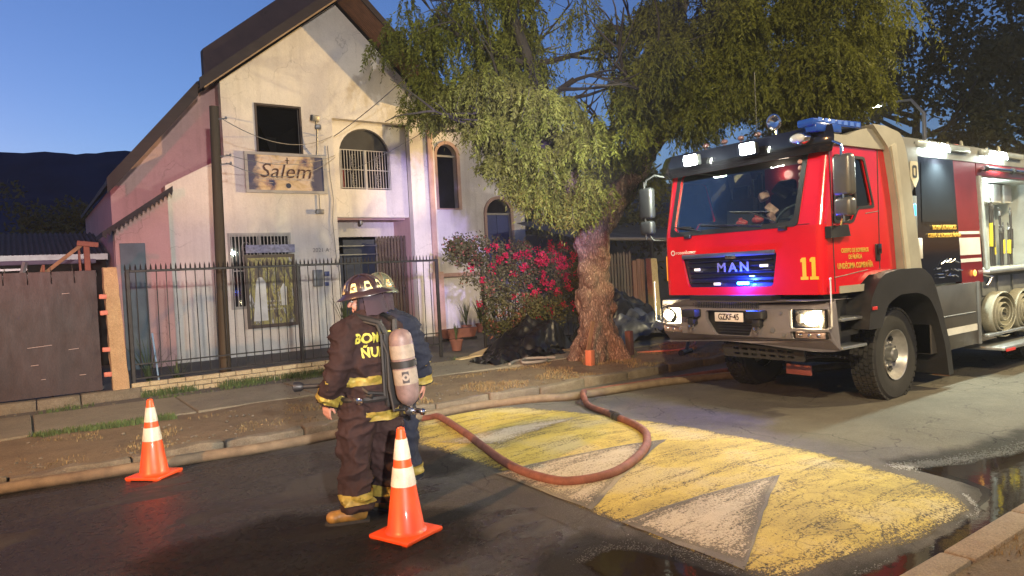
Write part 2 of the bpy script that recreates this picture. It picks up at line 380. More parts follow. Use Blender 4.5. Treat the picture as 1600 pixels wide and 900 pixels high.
# speed hump: a broad asphalt swell, painted
HX0, HX1, HY0, HY1 = 3.32, 5.92, 2.12, 7.85
def hump_h(x, y):
    u = (x-(HX0-.25))/(HX1+.15-HX0+.25)
    w = min(1, max(0, (y-HY0+.1)/.4))*min(1, max(0, (HY1+.1-y)/.4)); w = w*w*(3-2*w)
    return .075*math.sin(PI*min(1, max(0, u)))**1.0*w
def gz(x, y): return road_z(y)+(hump_h(x, y) if HX0-.25 < x < HX1+.15 and HY0-.1 < y < HY1+.1 else 0)
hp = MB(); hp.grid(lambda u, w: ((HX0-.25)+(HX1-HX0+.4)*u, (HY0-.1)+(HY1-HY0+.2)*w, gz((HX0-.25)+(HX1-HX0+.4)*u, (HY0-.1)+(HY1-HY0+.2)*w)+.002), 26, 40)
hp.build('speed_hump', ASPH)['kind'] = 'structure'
def m_paint(name, col, thr, wornc, cracks=True):
    m, nt, p = nodes_of(name); v = pos(nt)
    vs = pos(nt, (.45, 2.6, 1))
    n1 = noise(nt, vs, 3.2, 9, .72, .6); n2 = noise(nt, v, 55, 5, .8)
    w = math_(nt, 'ADD', math_(nt, 'MULTIPLY', n1, .46), math_(nt, 'MULTIPLY', n2, .72))
    w = math_(nt, 'ADD', w, ramp(nt, edge_of(nt), [(0.0, .14), (.05, .06), (.18, 0.0)]))
    worn = ramp(nt, w, [(thr, 0.0), (thr+.11, 1.0)])
    cv = ramp(nt, noise(nt, v, 1.3, 6), [(.34, tuple(x*.7 for x in col)), (.48, col), (.62, tuple(.45*x+.55*y for x, y in zip(col, (.52, .46, .30))))])
    cv = mix(nt, math_(nt, 'MULTIPLY', ramp(nt, noise(nt, v, 170, 2), [(.4, 0.0), (.62, 1.0)]), .42), cv, tuple(x*.38 for x in col))
    c = mix(nt, worn, cv, wornc)
    if cracks:
        nn = N(nt, 'ShaderNodeTexNoise'); nn.inputs['Scale'].default_value = 4; nn.inputs['Detail'].default_value = 5; nt.links.new(v, nn.inputs['Vector'])
        sc = N(nt, 'ShaderNodeVectorMath', operation='SCALE'); sc.inputs['Scale'].default_value = .35; nt.links.new(nn.outputs['Color'], sc.inputs[0])
        vd = N(nt, 'ShaderNodeVectorMath', operation='ADD'); nt.links.new(pos(nt, (1, .8, 1)), vd.inputs[0]); nt.links.new(sc.outputs[0], vd.inputs[1])
        vo = N(nt, 'ShaderNodeTexVoronoi', feature='DISTANCE_TO_EDGE'); vo.inputs['Scale'].default_value = 5.5; nt.links.new(vd.outputs[0], vo.inputs['Vector'])
        sx = N(nt, 'ShaderNodeSeparateXYZ'); nt.links.new(v, sx.inputs[0])
        mr = N(nt, 'ShaderNodeMapRange'); mr.inputs['From Min'].default_value = 2.1; mr.inputs['From Max'].default_value = 4.1; mr.inputs['To Min'].default_value = 1; mr.inputs['To Max'].default_value = 0
        nt.links.new(sx.outputs[1], mr.inputs[0])
        ck = math_(nt, 'MULTIPLY', ramp(nt, vo.outputs['Distance'], [(.006, 1.0), (.035, 0.0)]), math_(nt, 'MULTIPLY', mr.outputs[0], ramp(nt, noise(nt, v, 2.2, 3), [(.38, 0.0), (.55, 1.0)])))
        c = mix(nt, math_(nt, 'MULTIPLY', ck, .85), c, (.03, .026, .02))
        bump(nt, p, math_(nt, 'SUBTRACT', n2, math_(nt, 'MULTIPLY', ck, 2.0)), .5, .012)
    else: bump(nt, p, n2, .5, .008)
    nt.links.new(c, p.inputs['Base Color']); p.inputs['Roughness'].default_value = .75
    see_through(nt, p, math_(nt, 'SUBTRACT', 1.0, math_(nt, 'MULTIPLY', worn, .85)))
    return m
YEL = m_paint('worn_yellow_paint', (.55, .425, .075), .61, (.17, .145, .10))
WHT = m_paint('worn_white_paint', (.54, .47, .33), .615, (.18, .155, .105))
DRK = m_paint('bare_asphalt_band', (.15, .135, .10), .8, (.11, .10, .08), False)
def decal(name, poly, lift, mt, step=.10, zf=None):
    """painted sheet following the hump; cut as a fine grid of cells inside the outline"""
    bm = bmesh.new(); xs = [p[0] for p in poly]; ys = [p[1] for p in poly]
    vs = [bm.verts.new((p[0], p[1], 0)) for p in poly]; bm.faces.new(vs)
    x = min(xs)+step
    while x < max(xs):
        bmesh.ops.bisect_plane(bm, geom=bm.verts[:]+bm.edges[:]+bm.faces[:], plane_co=(x, 0, 0), plane_no=(1, 0, 0)); x += step
    y = min(ys)+step
    while y < max(ys):
        bmesh.ops.bisect_plane(bm, geom=bm.verts[:]+bm.edges[:]+bm.faces[:], plane_co=(0, y, 0), plane_no=(0, 1, 0)); y += step
    for v in bm.verts: v.co.z = (zf or gz)(v.co.x, v.co.y)+lift
    bmesh.ops.recalc_face_normals(bm, faces=bm.faces)
    me = bpy.data.meshes.new(name); bm.to_mesh(me); bm.free()
    if me.polygons[0].normal.z < 0: me.flip_normals()
    P_ = np.array(poly, float); Q_ = np.roll(P_, -1, 0); D_ = Q_-P_; n_v = len(me.vertices); co = np.empty(n_v*3); me.vertices.foreach_get('co', co); co = co.reshape(-1, 3)[:, :2]
    t_ = np.clip(((co[:, None]-P_[None])*D_[None]).sum(2)/np.maximum(1e-9, (D_**2).sum(1))[None], 0, 1); dist = np.linalg.norm(co[:, None]-(P_[None]+t_[..., None]*D_[None]), axis=2).min(1)
    at = me.attributes.new('edge', 'FLOAT', 'POINT'); at.data.foreach_set('value', dist.astype(np.float32))
    shade(me); o = link(name, me, mt); o['kind'] = 'structure'; return o
def rough_edge(pts, amp, seg=.12):
    out = []
    for i in range(len(pts)):
        a, b = Vector(pts[i]), Vector(pts[(i+1) % len(pts)]); n = max(1, int((b-a).length/seg)); t = (b-a).normalized() if (b-a).length else Vector((1, 0)); nr = Vector((-t.y, t.x))
        for k in range(n):
            p = a.lerp(b, k/n); out.append(tuple(p+nr*(amp*mnoise.noise(Vector((p.x*5, p.y*5, 3.1)))*(1 if k else .3))))
    return out
decal('yellow_road_marking', rough_edge([(3.36, 2.36), (4.5, 2.14), (5.33, 2.16), (5.62, 2.47), (5.75, 2.87), (5.84, 3.28), (5.93, 3.97), (5.9, 5.05), (5.68, 6.2), (5.4, 6.98), (5.15, 7.5), (4.4, 7.85), (3.85, 7.7), (3.38, 6.86), (3.40, 6.08), (3.42, 5.25), (3.33, 4.36), (3.33, 3.77), (3.32, 2.93)], .035), .006, YEL)
TR = [[(3.36, 3.56), (4.83, 3.36), (3.42, 2.62)], [(3.36, 5.15), (5.08, 4.80), (3.36, 3.95)], [(3.5, 6.55), (5.42, 6.3), (3.9, 5.85)]]
for k, t in enumerate(TR):
    (x0, y0), tip, (x1, y1) = t
    if k < 2:
        c = Vector(((x0+tip[0]+x1)/3, (y0+tip[1]+y1)/3)); big = [tuple(Vector(p)+(Vector(p)-c).normalized()*w) for p, w in zip(t, (.04, .09, .07))]
        big[0] = (HX0+.03, big[0][1]); big[2] = (HX0+.03, big[2][1])
        decal('marking_outline', rough_edge(big, .02), .010, DRK)
    decal('white_road_marking', rough_edge(t, .035), .014, WHT)
# puddles
WATER = m_water(); _nt = WATER.node_tree
see_through(_nt, _nt.nodes['Principled BSDF'], ramp(_nt, math_(_nt, 'ADD', math_(_nt, 'MULTIPLY', edge_of(_nt), 6.0), math_(_nt, 'MULTIPLY', noise(_nt, pos(_nt), 11, 6, .7), .8)), [(.45, 0.0), (.62, 1.0)]))
def puddle(name, poly, z, lab):
    o = decal(name, poly, z, WATER, .08, lambda x, y: 0); o['label'] = lab; return o
def m_damp():
    m, nt, p = nodes_of('damp_asphalt'); v = pos(nt); p.inputs['Base Color'].default_value = (.012, .011, .010, 1); p.inputs['Roughness'].default_value = .8; p.inputs['Specular IOR Level'].default_value = .12
    k = math_(nt, 'ADD', math_(nt, 'MULTIPLY', edge_of(nt), 3.2), math_(nt, 'MULTIPLY', noise(nt, v, 7, 7, .7), .9)); see_through(nt, p, ramp(nt, k, [(.50, 0.0), (1.1, .5)])); bump(nt, p, noise(nt, v, 120, 3, .7), .5, .006); return m
DAMP = m_damp()
def flat(x, y): return road_z(y) if x > HX1+.15 or x < HX0-.25 else gz(x, y)
PW1 = [(3.1, 1.87), (14, 1.87), (14, 2.35), (9, 2.42), (7.1, 2.5), (6.4, 2.70), (6.02, 2.92), (5.80, 2.62), (5.62, 2.36), (5.36, 2.10), (4.5, 2.085), (3.85, 2.14), (3.3, 2.25)]
PW2 = [(2.72, 3.30), (3.05, 3.34), (3.24, 3.0), (3.28, 2.6), (3.3, 2.3), (2.75, 2.3), (2.6, 2.8)]
decal('damp_margin', rough_edge([(2.9, 1.9), (14, 1.9), (14, 2.75), (9, 2.85), (7.1, 2.95), (6.4, 3.15), (5.95, 3.3), (6.02, 2.7), (5.55, 2.3), (5.3, 2.2), (4.5, 2.2), (3.8, 2.3), (3.2, 2.4)], .08), .0075, DAMP, .14, gz)
decal('damp_margin', rough_edge([(2.35, 3.6), (3.1, 3.75), (3.42, 3.2), (3.45, 2.4), (3.4, 2.0), (2.5, 1.95), (2.2, 2.8)], .1), .0085, DAMP, .12, gz)
decal('damp_margin', rough_edge([(.4, 5.4), (1.5, 5.6), (2.2, 5.2), (2.9, 4.6), (2.5, 3.9), (1.4, 3.7), (.5, 4.3)], .2), .006, DAMP, .15, gz)
decal('damp_margin', rough_edge([(2.6, 6.7), (3.4, 6.9), (3.5, 6.0), (3.4, 5.2), (2.8, 5.6)], .12), .0065, DAMP, .12, gz)
puddle('puddle_water', rough_edge(PW1, .06), .024, 'still dark water along the gutter beside the painted hump')
puddle('puddle_water', rough_edge(PW2, .09), .034, 'small dark puddle at the foot of the painted hump')
# foam line beside the puddle
FOAM = mat('foam', (.36, .37, .34), .6, var=.3, bmp=.6, bscale=80)
fm = MB(); rnd = random.Random(3)
def foam_line(pts, w, n, s):
    for i in range(n):
        t = rnd.random()*(len(pts)-1); k = int(t); a, b = Vector(pts[k]), Vector(pts[k+1]); p = a.lerp(b, t-k)
        x, y = p.x+rnd.gauss(0, w), p.y+rnd.gauss(0, w); r = rnd.uniform(.3, 1)*s
        fm.ball((x, y, gz(x, y)+.004), (r, r*rnd.uniform(.5, 1), r*.35), 6, 4)
foam_line([(6.0, 2.98), (6.4, 2.80), (7.1, 2.58), (8.5, 2.50)], .05, 2600, .010)
foam_line([(5.60, 2.3), (5.38, 2.12), (4.9, 2.085), (4.4, 2.08), (3.8, 2.15)], .014, 900, .0065)
foam_line([(2.75, 3.32), (3.05, 3.36), (3.3, 3.0), (3.35, 2.6)], .05, 900, .006)
fm.build('water_foam', FOAM)['kind'] = 'stuff'
# far side: kerb stones, verge of dirt, concrete path, forecourt
SW = .12
vg = MB(); vg.grid(lambda u, w: (-25+80*u, 8.32+2.4*w, SW-.012+.03*mnoise.noise(Vector(((-25+80*u)*1.3, (8.3+2.4*w)*1.3, 0)))*(1 if 0 < w < 1 else 0)), 240, 12)
vg.build('dirt_verge', DIRT)['kind'] = 'structure'
fc = MB(); fc.grid(lambda u, w: (-25+80*u, 12.3+9*w, SW-.02), 40, 6); fc.build('forecourt', mat('forecourt_concrete', (.11, .10, .085), .85, fine=.5, scale=1.2, bmp=.4))['kind'] = 'structure'
x = -6.0; path = thing('footpath', None, None, (0, 10.5, SW)); path['kind'] = 'structure'; path['label'] = 'cracked concrete footpath of square slabs along the front fences'
rnd = random.Random(5)
fb = MB(); fb.b2(-25, 60, 10.45, 12.35, -.1, SW-.03); fb.build('path_bed', CONC, path)
while x < 26:
    w = rnd.uniform(1.7, 2.1); s = MB(); dz = rnd.uniform(-.008, .010)
    s.box((x+w/2, 11.38, SW-.03+dz), (w-.025, 1.74, .08), Euler((rnd.uniform(-.006, .006), rnd.uniform(-.005, .005), 0)), .008, 1)
    s.build('slab', CONC, path); x += w
kerb = thing('far_kerb', None, None, (0, 8.25, 0)); kerb['kind'] = 'structure'; kerb['label'] = 'worn concrete kerb stones below the dirt verge'
x = -3.0
while x < 20:
    w = rnd.uniform(.85, 1.05); s = MB(); s.box((x+w/2, 8.26+rnd.uniform(-.012, .012), .045+rnd.uniform(-.012, .006)), (w-.02, .15, .19), Euler((rnd.uniform(-.05, .05), 0, rnd.uniform(-.012, .012))), .018, 2)
    me = s.mesh()
    bmk = bmesh.new(); bmk.from_mesh(me); bmesh.ops.subdivide_edges(bmk, edges=bmk.edges[:], cuts=3, use_grid_fill=True); bmk.to_mesh(me); bmk.free()
    for v in me.vertices: v.co += Vector((.2, .8, 1))*.035*mnoise.noise(v.co*5)
    link('kerb_stone', me, KERB, kerb); x += w
s = MB(); s.b2(20, 60, 8.19, 8.34, -.05, .14, .01); s.build('kerb_run', KERB, kerb)
# near side kerb and its dirt
NKERB = m_dirt('lamplit_kerb_concrete', (.20, .15, .10), (.36, .28, .185), (.48, .38, .26), 5)  # lighter copy of the kerb concrete, warm lamplight put into its colour
kn = thing('near_kerb', None, None, (0, 1.85, 0)); kn['kind'] = 'structure'; kn['label'] = 'kerb stones coloured as lamplit at the near side of the road by the gutter water'
x = 1.2
while x < 12:
    w = rnd.uniform(.92, 1.06); s = MB(); s.box((x+w/2, 1.775+rnd.uniform(-.006, .006), .04+rnd.uniform(-.004, .004)), (w-.012, .17, .22), Euler((0, 0, rnd.uniform(-.006, .006))), .02, 2)
    me = s.mesh()
    for v in me.vertices: v.co += Vector((0, 1, 1))*.006*mnoise.noise(v.co*9)
    link('kerb_stone', me, NKERB, kn); x += w
nd = MB(); nd.grid(lambda u, w: (-20+60*u, -14+15.69*w, .125+.05*mnoise.noise(Vector(((-20+60*u)*1.1, (-14+15.69*w)*1.1, 2)))*(1 if w < 1 else 0)), 200, 60)
nd.build('near_verge', DIRT)['kind'] = 'structure'
# ---- grass and dry litter scattered on the verges
def blades(name, spots, hgt, wid, col, seed=1, lean=.6):
    rg = np.random.RandomState(seed); n = len(spots); P = np.array(spots, float)
    ang = rg.rand(n)*2*np.pi; h = hgt*(.4+.9*rg.rand(n)); ln = lean*(rg.rand(n)-.2)
    d = np.stack([np.cos(ang), np.sin(ang), np.zeros(n)], 1); s = np.stack([-np.sin(ang), np.cos(ang), np.zeros(n)], 1)*wid*.5
    up = np.array([0, 0, 1.0])
    a = P-s; b = P+s; c = P+d*(h*ln*.4)[:, None]+up*(h*.6)[:, None]; t = P+d*(h*ln)[:, None]+up*(h)[:, None]*.95
    vs = np.stack([a, b, c+s*.7, c-s*.7, t], 1).reshape(-1, 3)
    k = np.arange(n)*5; q = np.stack([k, k+1, k+2, k+3], 1); tr = np.stack([k+3, k+2, k+4], 1)
    faces = [tuple(x) for x in q.tolist()]+[tuple(x) for x in tr.tolist()]
    me = bpy.data.meshes.new(name); me.from_pydata(vs.tolist(), [], faces); me.update()
    o = link(name, me, col); o['kind'] = 'stuff'; return o
def scatter(n, x0, x1, y0, y1, z, seed, thr=.0, sc=1.3):
    rg = random.Random(seed); out = []
    while len(out) < n:
        x, y = rg.uniform(x0, x1), rg.uniform(y0, y1)
        if mnoise.noise(Vector((x*sc, y*sc, seed))) > thr*rg.uniform(.3, 1.3): out.append((x, y, z))
    return out
GRASS = mat('short_grass', (.075, .11, .03), .8, var=.5, scale=6); DRYG = mat('dry_grass', (.25, .18, .08), .9, var=.45, scale=9)
blades('grass', scatter(3600, -4, 1.6, 10.2, 10.5, SW-.02, 4, -.1)+scatter(1500, -4, 9, 12.2, 12.75, SW-.03, 5, .15), .075, .012, GRASS, 1)
blades('dry_grass', scatter(9000, 3.0, 12, 8.4, 10.3, SW-.02, 6, .02)+scatter(2500, -4, 3, 8.45, 10.1, SW-.02, 9, .25), .045, .010, DRYG, 2, 1.6)
blades('dry_grass', scatter(7000, 2.8, 9, .2, 1.72, .12, 8, .05, 2.5), .035, .006, DRYG, 3, 1.8)
pb = MB(); rnd = random.Random(11)
for i in range(900):
    x = rnd.uniform(-4, 13); y = rnd.choice([rnd.uniform(8.4, 10.4), rnd.uniform(8.4, 9.0), rnd.uniform(12.3, 12.9)])
    r = rnd.uniform(.006, .028); pb.ball((x, y, SW-.01), (r, r*rnd.uniform(.6, 1), r*.55), 5, 4)
for i in range(500):
    x = rnd.uniform(2.8, 9); y = rnd.uniform(.3, 1.7); r = rnd.uniform(.004, .014); pb.ball((x, y, .13), (r, r, r*.55), 5, 4)
pb.build('pebbles', mat('pebble', (.13, .11, .08), .9, var=.4, scale=8), smooth=60)['kind'] = 'stuff'
# distant ridge, its haze put into the dark blue base colour
def ridge(u, w):
    x = -2600+5200*u
    top = 318+30*mnoise.noise(Vector((x*.0022, 1, 0)))+10*mnoise.noise(Vector((x*.011, 4, 0)))+4*mnoise.noise(Vector((x*.04, 9, 0)))
    y = 1500+380*w
    return (x, y+60*mnoise.noise(Vector((x*.004, w*4, 7))), -5+(top+5)*min(1, w*1.02)**.75 if w < 1 else top)
rg_ = MB(); rg_.grid(ridge, 260, 10); rg_.build('mountain', mat('hazy_mountain', (.018, .035, .075), 1, var=.35, scale=.006, spec=0))['kind'] = 'structure'
# ================================================================ house
def m_stucco(name, base, stain, streak=.5):
    m, nt, p = nodes_of(name); v = pos(nt)
    c = ramp(nt, noise(nt, v, .7, 7, .6), [(.3, tuple(x*.8 for x in base)), (.6, base), (.8, tuple(min(1, x*1.08) for x in base))])
    st = noise(nt, pos(nt, (3.0, 3.0, .16)), 2.0, 6, .65)
    sp = ramp(nt, st, [(.50, 0.0), (.66, streak)]); c = mix(nt, sp, c, stain)
    c = mix(nt, ramp(nt, noise(nt, v, 2.6, 8, .7), [(.56, 0.0), (.72, .35)]), c, stain)
    sx = N(nt, 'ShaderNodeSeparateXYZ'); nt.links.new(v, sx.inputs[0])
    lowf = N(nt, 'ShaderNodeMapRange'); lowf.inputs['From Min'].default_value = .1; lowf.inputs['From Max'].default_value = .9; lowf.inputs['To Min'].default_value = .55; lowf.inputs['To Max'].default_value = 0
    nt.links.new(sx.outputs[2], lowf.inputs[0])
    c = mix(nt, math_(nt, 'MULTIPLY', lowf.outputs[0], noise(nt, v, 5, 5)), c, tuple(x*.7 for x in stain))
    nt.links.new(c, p.inputs['Base Color']); p.inputs['Roughness'].default_value = .9
    nn = N(nt, 'ShaderNodeTexNoise'); nn.inputs['Scale'].default_value = 2.5; nn.inputs['Detail'].default_value = 7; nt.links.new(v, nn.inputs['Vector']); sc = N(nt, 'ShaderNodeVectorMath', operation='SCALE'); sc.inputs['Scale'].default_value = .5; nt.links.new(nn.outputs['Color'], sc.inputs[0]); vd = N(nt, 'ShaderNodeVectorMath', operation='ADD'); nt.links.new(v, vd.inputs[0]); nt.links.new(sc.outputs[0], vd.inputs[1])
    vo = N(nt, 'ShaderNodeTexVoronoi', feature='DISTANCE_TO_EDGE'); vo.inputs['Scale'].default_value = .75; nt.links.new(vd.outputs[0], vo.inputs['Vector']); ck = math_(nt, 'MULTIPLY', ramp(nt, vo.outputs['Distance'], [(.001, 1.0), (.007, 0.0)]), ramp(nt, noise(nt, v, .8, 2), [(.45, 0.0), (.6, 1.0)]))
    c2 = mix(nt, math_(nt, 'MULTIPLY', ck, .6), c, tuple(x*.45 for x in stain)); c2 = mix(nt, .22, c2, ramp(nt, noise(nt, v, 38, 4, .8), [(.35, tuple(x*.6 for x in base)), (.6, base)])); nt.links.new(c2, p.inputs['Base Color'])
    b1 = bump(nt, p, noise(nt, v, 60, 5, .75), .6, .008); bump(nt, p, noise(nt, v, 2.2, 6), .5, .05, b1); return m
STU = m_stucco('cream_stucco', (.68, .63, .56), (.42, .37, .31), .28); PINKW = m_stucco('pink_stucco', (.52, .33, .31), (.30, .19, .17), .3)
WHITEW = m_stucco('white_stucco', (.70, .66, .66), (.34, .30, .28), .35)
SALM = mat('salmon_paint', (.46, .30, .25), .8, var=.2); BLACKIN = mat('burnt_interior', (.012, .011, .010), .95, var=.5)
ROOFM = mat('roof_sheet', (.018, .011, .011), .7, var=.4, bmp=.3, bscale=12); FASC = mat('fascia_wood', (.022, .013, .011), .7, var=.4, stretch=(1, 1, 8))
SOFF = mat('soffit_wood', (.20, .085, .035), .6, var=.45, scale=4, stretch=(1, 2, 1), fine=.2)
WMET = mat('white_grille', (.34, .32, .29), .5, var=.2); WFR = mat('window_frame', (.35, .33, .30), .5); ALU = mat('aluminium', (.45, .45, .46), .35, .9, var=.1)
BRN = mat('brown_sheet', (.075, .05, .035), .55, var=.3); GREYM = mat('grey_metal', (.22, .22, .22), .45, .6, var=.2); BLKM = mat('black_metal', (.02, .018, .017), .5, .4, var=.3)
DGLASS = glass('window_glass', (.5, .6, .7), .10, .6)
Yf = 17.8; Yb = 18.15
house = thing('house', 'two storey cream stucco house with steep gable, burnt dark windows and hanging banners', 'house', (6.5, 17.8, .1))
def k_(x, z, Y): f = Y/17.8; return x*f, 1.85+(z-1.85)*f
def arch(x0, x1, z0, z1, n=14):
    """door-like outline with a half-round head; z1 is the crown"""
    r = (x1-x0)/2; cx = (x0+x1)/2; zs = z1-r
    return [(x0, z0), (x1, z0)]+[(cx+r*math.cos(PI*i/n), zs+r*math.sin(PI*i/n)) for i in range(n+1)]
def rect(x0, x1, z0, z1): return [(x0, z0), (x1, z0), (x1, z1), (x0, z1)]
def rz_(x):  # roof underside along the facade
    return min(3.71+.79*x, 15.99-.917*x) if x > 3.6 else 6.55-1.17*(3.6-x)
fn = lambda Y: (lambda u, v, w: (u, Y+w, v))
u_ = .22
outer = [(2.84, .06), (6.95, .06), (6.95, 6.15), (9.2, 6.15), (9.2, .06), (9.98, .06), (9.98, rz_(9.98)-u_), (7.19, 9.4-u_), (4.18, rz_(4.18)-u_), (4.18, 4.97), (2.84, 4.24)]
wm = MB(); wm.plate(outer, [rect(4.98, 6.11, 5.13, 6.34), rect(4.17, 5.65, 1.29, 3.1)], fn(Yf), .22)
wm.build('front_wall', STU, house, 30)
# recessed bay with the arched window; porch below
ax0, az0 = k_(7.09, 4.28, Yb); ax1, az1 = k_(8.57, 5.93, Yb)
bm_ = MB(); bm_.plate([(6.9, 3.55), (9.25, 3.55), (9.25, 6.3), (6.9, 6.3)], [arch(ax0, ax1, az0, az1)], fn(Yb), .2); bm_.build('bay_wall', STU, house, 30)
bp = MB(); bp.plate([(6.7, .06), (9.5, .06), (9.5, 3.75), (6.7, 3.75)], [rect(7.15, 8.65, .12, 3.08)], fn(19.1), .15); bp.build('porch_wall', STU, house)
bp = MB(); bp.b2(6.8, 6.953, Yf+.222, 19.1, .06, 3.55); bp.b2(9.197, 9.35, Yf+.222, 19.1, .06, 3.55); bp.b2(6.953, 9.197, Yb+.2, 19.1, 3.5, 3.6); bp.build('porch_side', PINKW, house)
# brown corrugated gate leaf standing in the porch
gl = MB()
for i in range(9):
    x = 8.42+i*.085; gl.b2(x, x+.07, 18.55-.03*i, 18.58-.03*i, .14, 3.05, .008, 1)
gl.b2(8.38, 9.19, 18.50, 18.53, 2.9, 2.98); gl.b2(8.38, 9.19, 18.50, 18.53, 1.5, 1.56)
gl.build('gate_leaf', BRN, house)
# inside: dark burnt rooms behind the openings
ins = MB()
ins.b2(4.3, 9.9, 21.9, 22, .06, 6.4); ins.b2(4.3, 9.9, 19.3, 22, 3.45, 3.55); ins.b2(4.3, 9.9, 18.03, 22, 6.38, 6.44); ins.b2(4.2, 6.9, 18.1, 19.3, 3.6, 3.66); ins.b2(4.3, 9.9, 18.1, 22, .06, .1)
ins.b2(6.7, 6.78, 18.1, 22, .1, 6.35); ins.b2(9.36, 9.42, 18.4, 22, .1, 6.35); ins.b2(4.2, 4.28, 18.1, 22, .1, 6.35)
ins.build('interior_walls', BLACKIN, house)
# side walls, rear
sd_ = MB(); sd_.plate([(17.8+.22, 4.97), (26, 4.97), (26, rz_(4.2)-u_), (18.02, rz_(4.2)-u_)], [], lambda u, v, w: (4.18+w, u, v), .2); sd_.build('side_wall', PINKW, house)
pk = MB(); pk.plate([(1.78, .06), (4.30, .06), (4.30, rz_(4.30)-.10), (3.6, rz_(3.6)-.13), (1.78, rz_(1.78)-.08)], [], fn(18.35), .2); pk.plate([(18.55, .06), (26, .06), (26, rz_(1.78)-.22), (18.55, rz_(1.78)-.22)], [], lambda u, v, w: (1.78+w, u, v), .2)
pk.build('set_back_wall', PINKW, house)
sw = MB(); sw.b2(2.84, 3.04, Yf+.222, 18.34, .06, 4.24); sw.build('return_wall', PINKW, house)
# small lean-to on the left under a little sloping roof
lt = MB(); lt.plate([(1.72, .06), (2.82, .06), (2.82, 3.98), (1.72, 3.2)], [], fn(17.45), .18); lt.build('lean_to_wall', PINKW, house)
pd = MB(); pd.b2(1.80, 2.30, 17.41, 17.447, .1, 2.9, .01); pd.build('grey_side_door', mat('blue_grey_paint', (.10, .13, .15), .7), house)
lr = MB(); 
for i in range(7):
    y0 = 16.95+.22*i
    lr.prism([(1.45, 3.02), (2.86, 4.03), (2.86, 4.13), (1.45, 3.12)], 'y', y0, y0+.21)
lr.build('lean_to_roof', ROOFM, house)
zz = MB()
for i in range(16):
    x = 1.46+i*.088; z = 3.02+(x-1.45)*.716
    zz.prism([(x, z), (x+.08, z+.057), (x+.05, z-.06)], 'y', 16.93, 16.945)
zz.build('roof_edge_teeth', ROOFM, house)
# roof: sheets on the slopes, fascia, soffit boards
YR0, YR1 = 16.7, 26.0
def slope(x0, z0, x1, z1, t, a, b): return [(x0, z0), (x1, z1), (x1, z1-t), (x0, z0-t)]
rf = MB(); rf.prism(slope(3.55, 6.55, 7.19, 9.42, .10, 0, 0), 'y', YR0+.05, YR1); rf.prism(slope(1.66, 4.31, 3.55, 6.55, .10, 0, 0), 'y', YR0+.35, YR1); rf.prism(slope(7.19, 9.42, 10.36, 6.50, .10, 0, 0), 'y', YR0+.05, YR1)
roof = rf.build('roof', ROOFM, house)
fa = MB(); fa.prism(slope(3.50, 6.53, 7.19, 9.44, .26, 0, 0), 'y', YR0, YR0+.045); fa.build('fascia', FASC, roof)
fa = MB(); fa.prism(slope(1.60, 4.27, 3.52, 6.54, .34, 0, 0), 'y', YR0+.31, YR0+.345); fa.build('fascia', FASC, roof)
fa = MB(); fa.prism(slope(7.19, 9.44, 10.38, 6.50, .20, 0, 0), 'y', YR0, YR0+.045); fa.build('fascia', FASC, roof)
fb_ = MB(); fb_.prism(slope(3.60, 6.36, 7.19, 9.17, .035, 0, 0), 'y', YR0+.02, YR0+.10); fb_.build('edge_batten', mat('pale_wood', (.33, .22, .12), .7), roof)
nb = 13; wb = (Yf-YR0-.05)/nb
for side in (0, 1):
    for i in range(nb):
        s = MB(); y0 = YR0+.05+i*wb
        if side: s.prism(slope(7.22, 9.30, 10.34, 6.43, .022, 0, 0), 'y', y0+.006, y0+wb-.006)
        else: s.prism(slope(3.62, 6.50, 7.16, 9.29, .022, 0, 0), 'y', y0+.006, y0+wb-.006)
        s.build('soffit_board', SOFF if side else FASC, roof)
# raised brown parapet sheet over the left slope
def m_rustpanel():
    m, nt, p = nodes_of('stained_brown_panel'); v = pos(nt)
    c = ramp(nt, noise(nt, v, 2.2, 6), [(.3, (.045, .026, .026)), (.7, (.065, .038, .036))])
    c = mix(nt, ramp(nt, noise(nt, pos(nt, (1, 1, 1.2)), 1.7, 8, .7, .6), [(.56, 0.0), (.61, .9)]), c, (.02, .014, .014))
    nt.links.new(c, p.inputs['Base Color']); p.inputs['Roughness'].default_value = .8; return m
pp = MB(); pp.prism([(3.86, 6.60), (3.86, 7.56), (6.9, 10.05), (7.19, 9.9), (7.19, 9.30)], 'y', 17.9, 18.15); pp.build('roof_parapet', m_rustpanel(), house)
# salmon pilaster and vertical trims on the right corner
pl = MB(); pl.b2(9.74, 9.90, Yf-.07, Yf-.003, .1, 6.2, .01); pl.build('pilaster', SALM, house)
pl = MB(); pl.b2(9.66, 10.02, Yf-.12, Yf-.073, .1, 1.95, .01); pl.build('pilaster_foot', SALM, house)
# windows
def bars(nm, parent, x0, x1, z0, z1, n, y, r=.011, mt=None, rails=(), frame=True):
    for i in range(n):
        x = x0+(x1-x0)*(i+.5)/n; s = MB(); s.box((x, y, (z0+z1)/2), (2*r, 2*r, z1-z0), bev=.003, seg=1); s.build('bar', mt, parent)
    s = MB()
    for z in rails: s.box(((x0+x1)/2, y-.0, z), (x1-x0, 2*r+.006, .022))
    if frame:
        for x in (x0, x1): s.box((x, y, (z0+z1)/2), (.03, .034, z1-z0+.03))
    s.build('rail', mt, parent)
win = MB(); win.plate(rect(4.96, 6.13, 5.11, 6.36), [rect(5.01, 6.08, 5.16, 6.31)], fn(Yf-.02), .1); w1 = win.build('window', mat('burnt_frame', (.05, .035, .03), .7), house)
s = MB(); s.plate([(5.02, 5.17), (5.32, 5.17), (5.22, 5.5), (5.10, 5.75), (5.02, 5.9)], [], fn(Yf+.06), .005); s.build('broken_pane', DGLASS, w1)
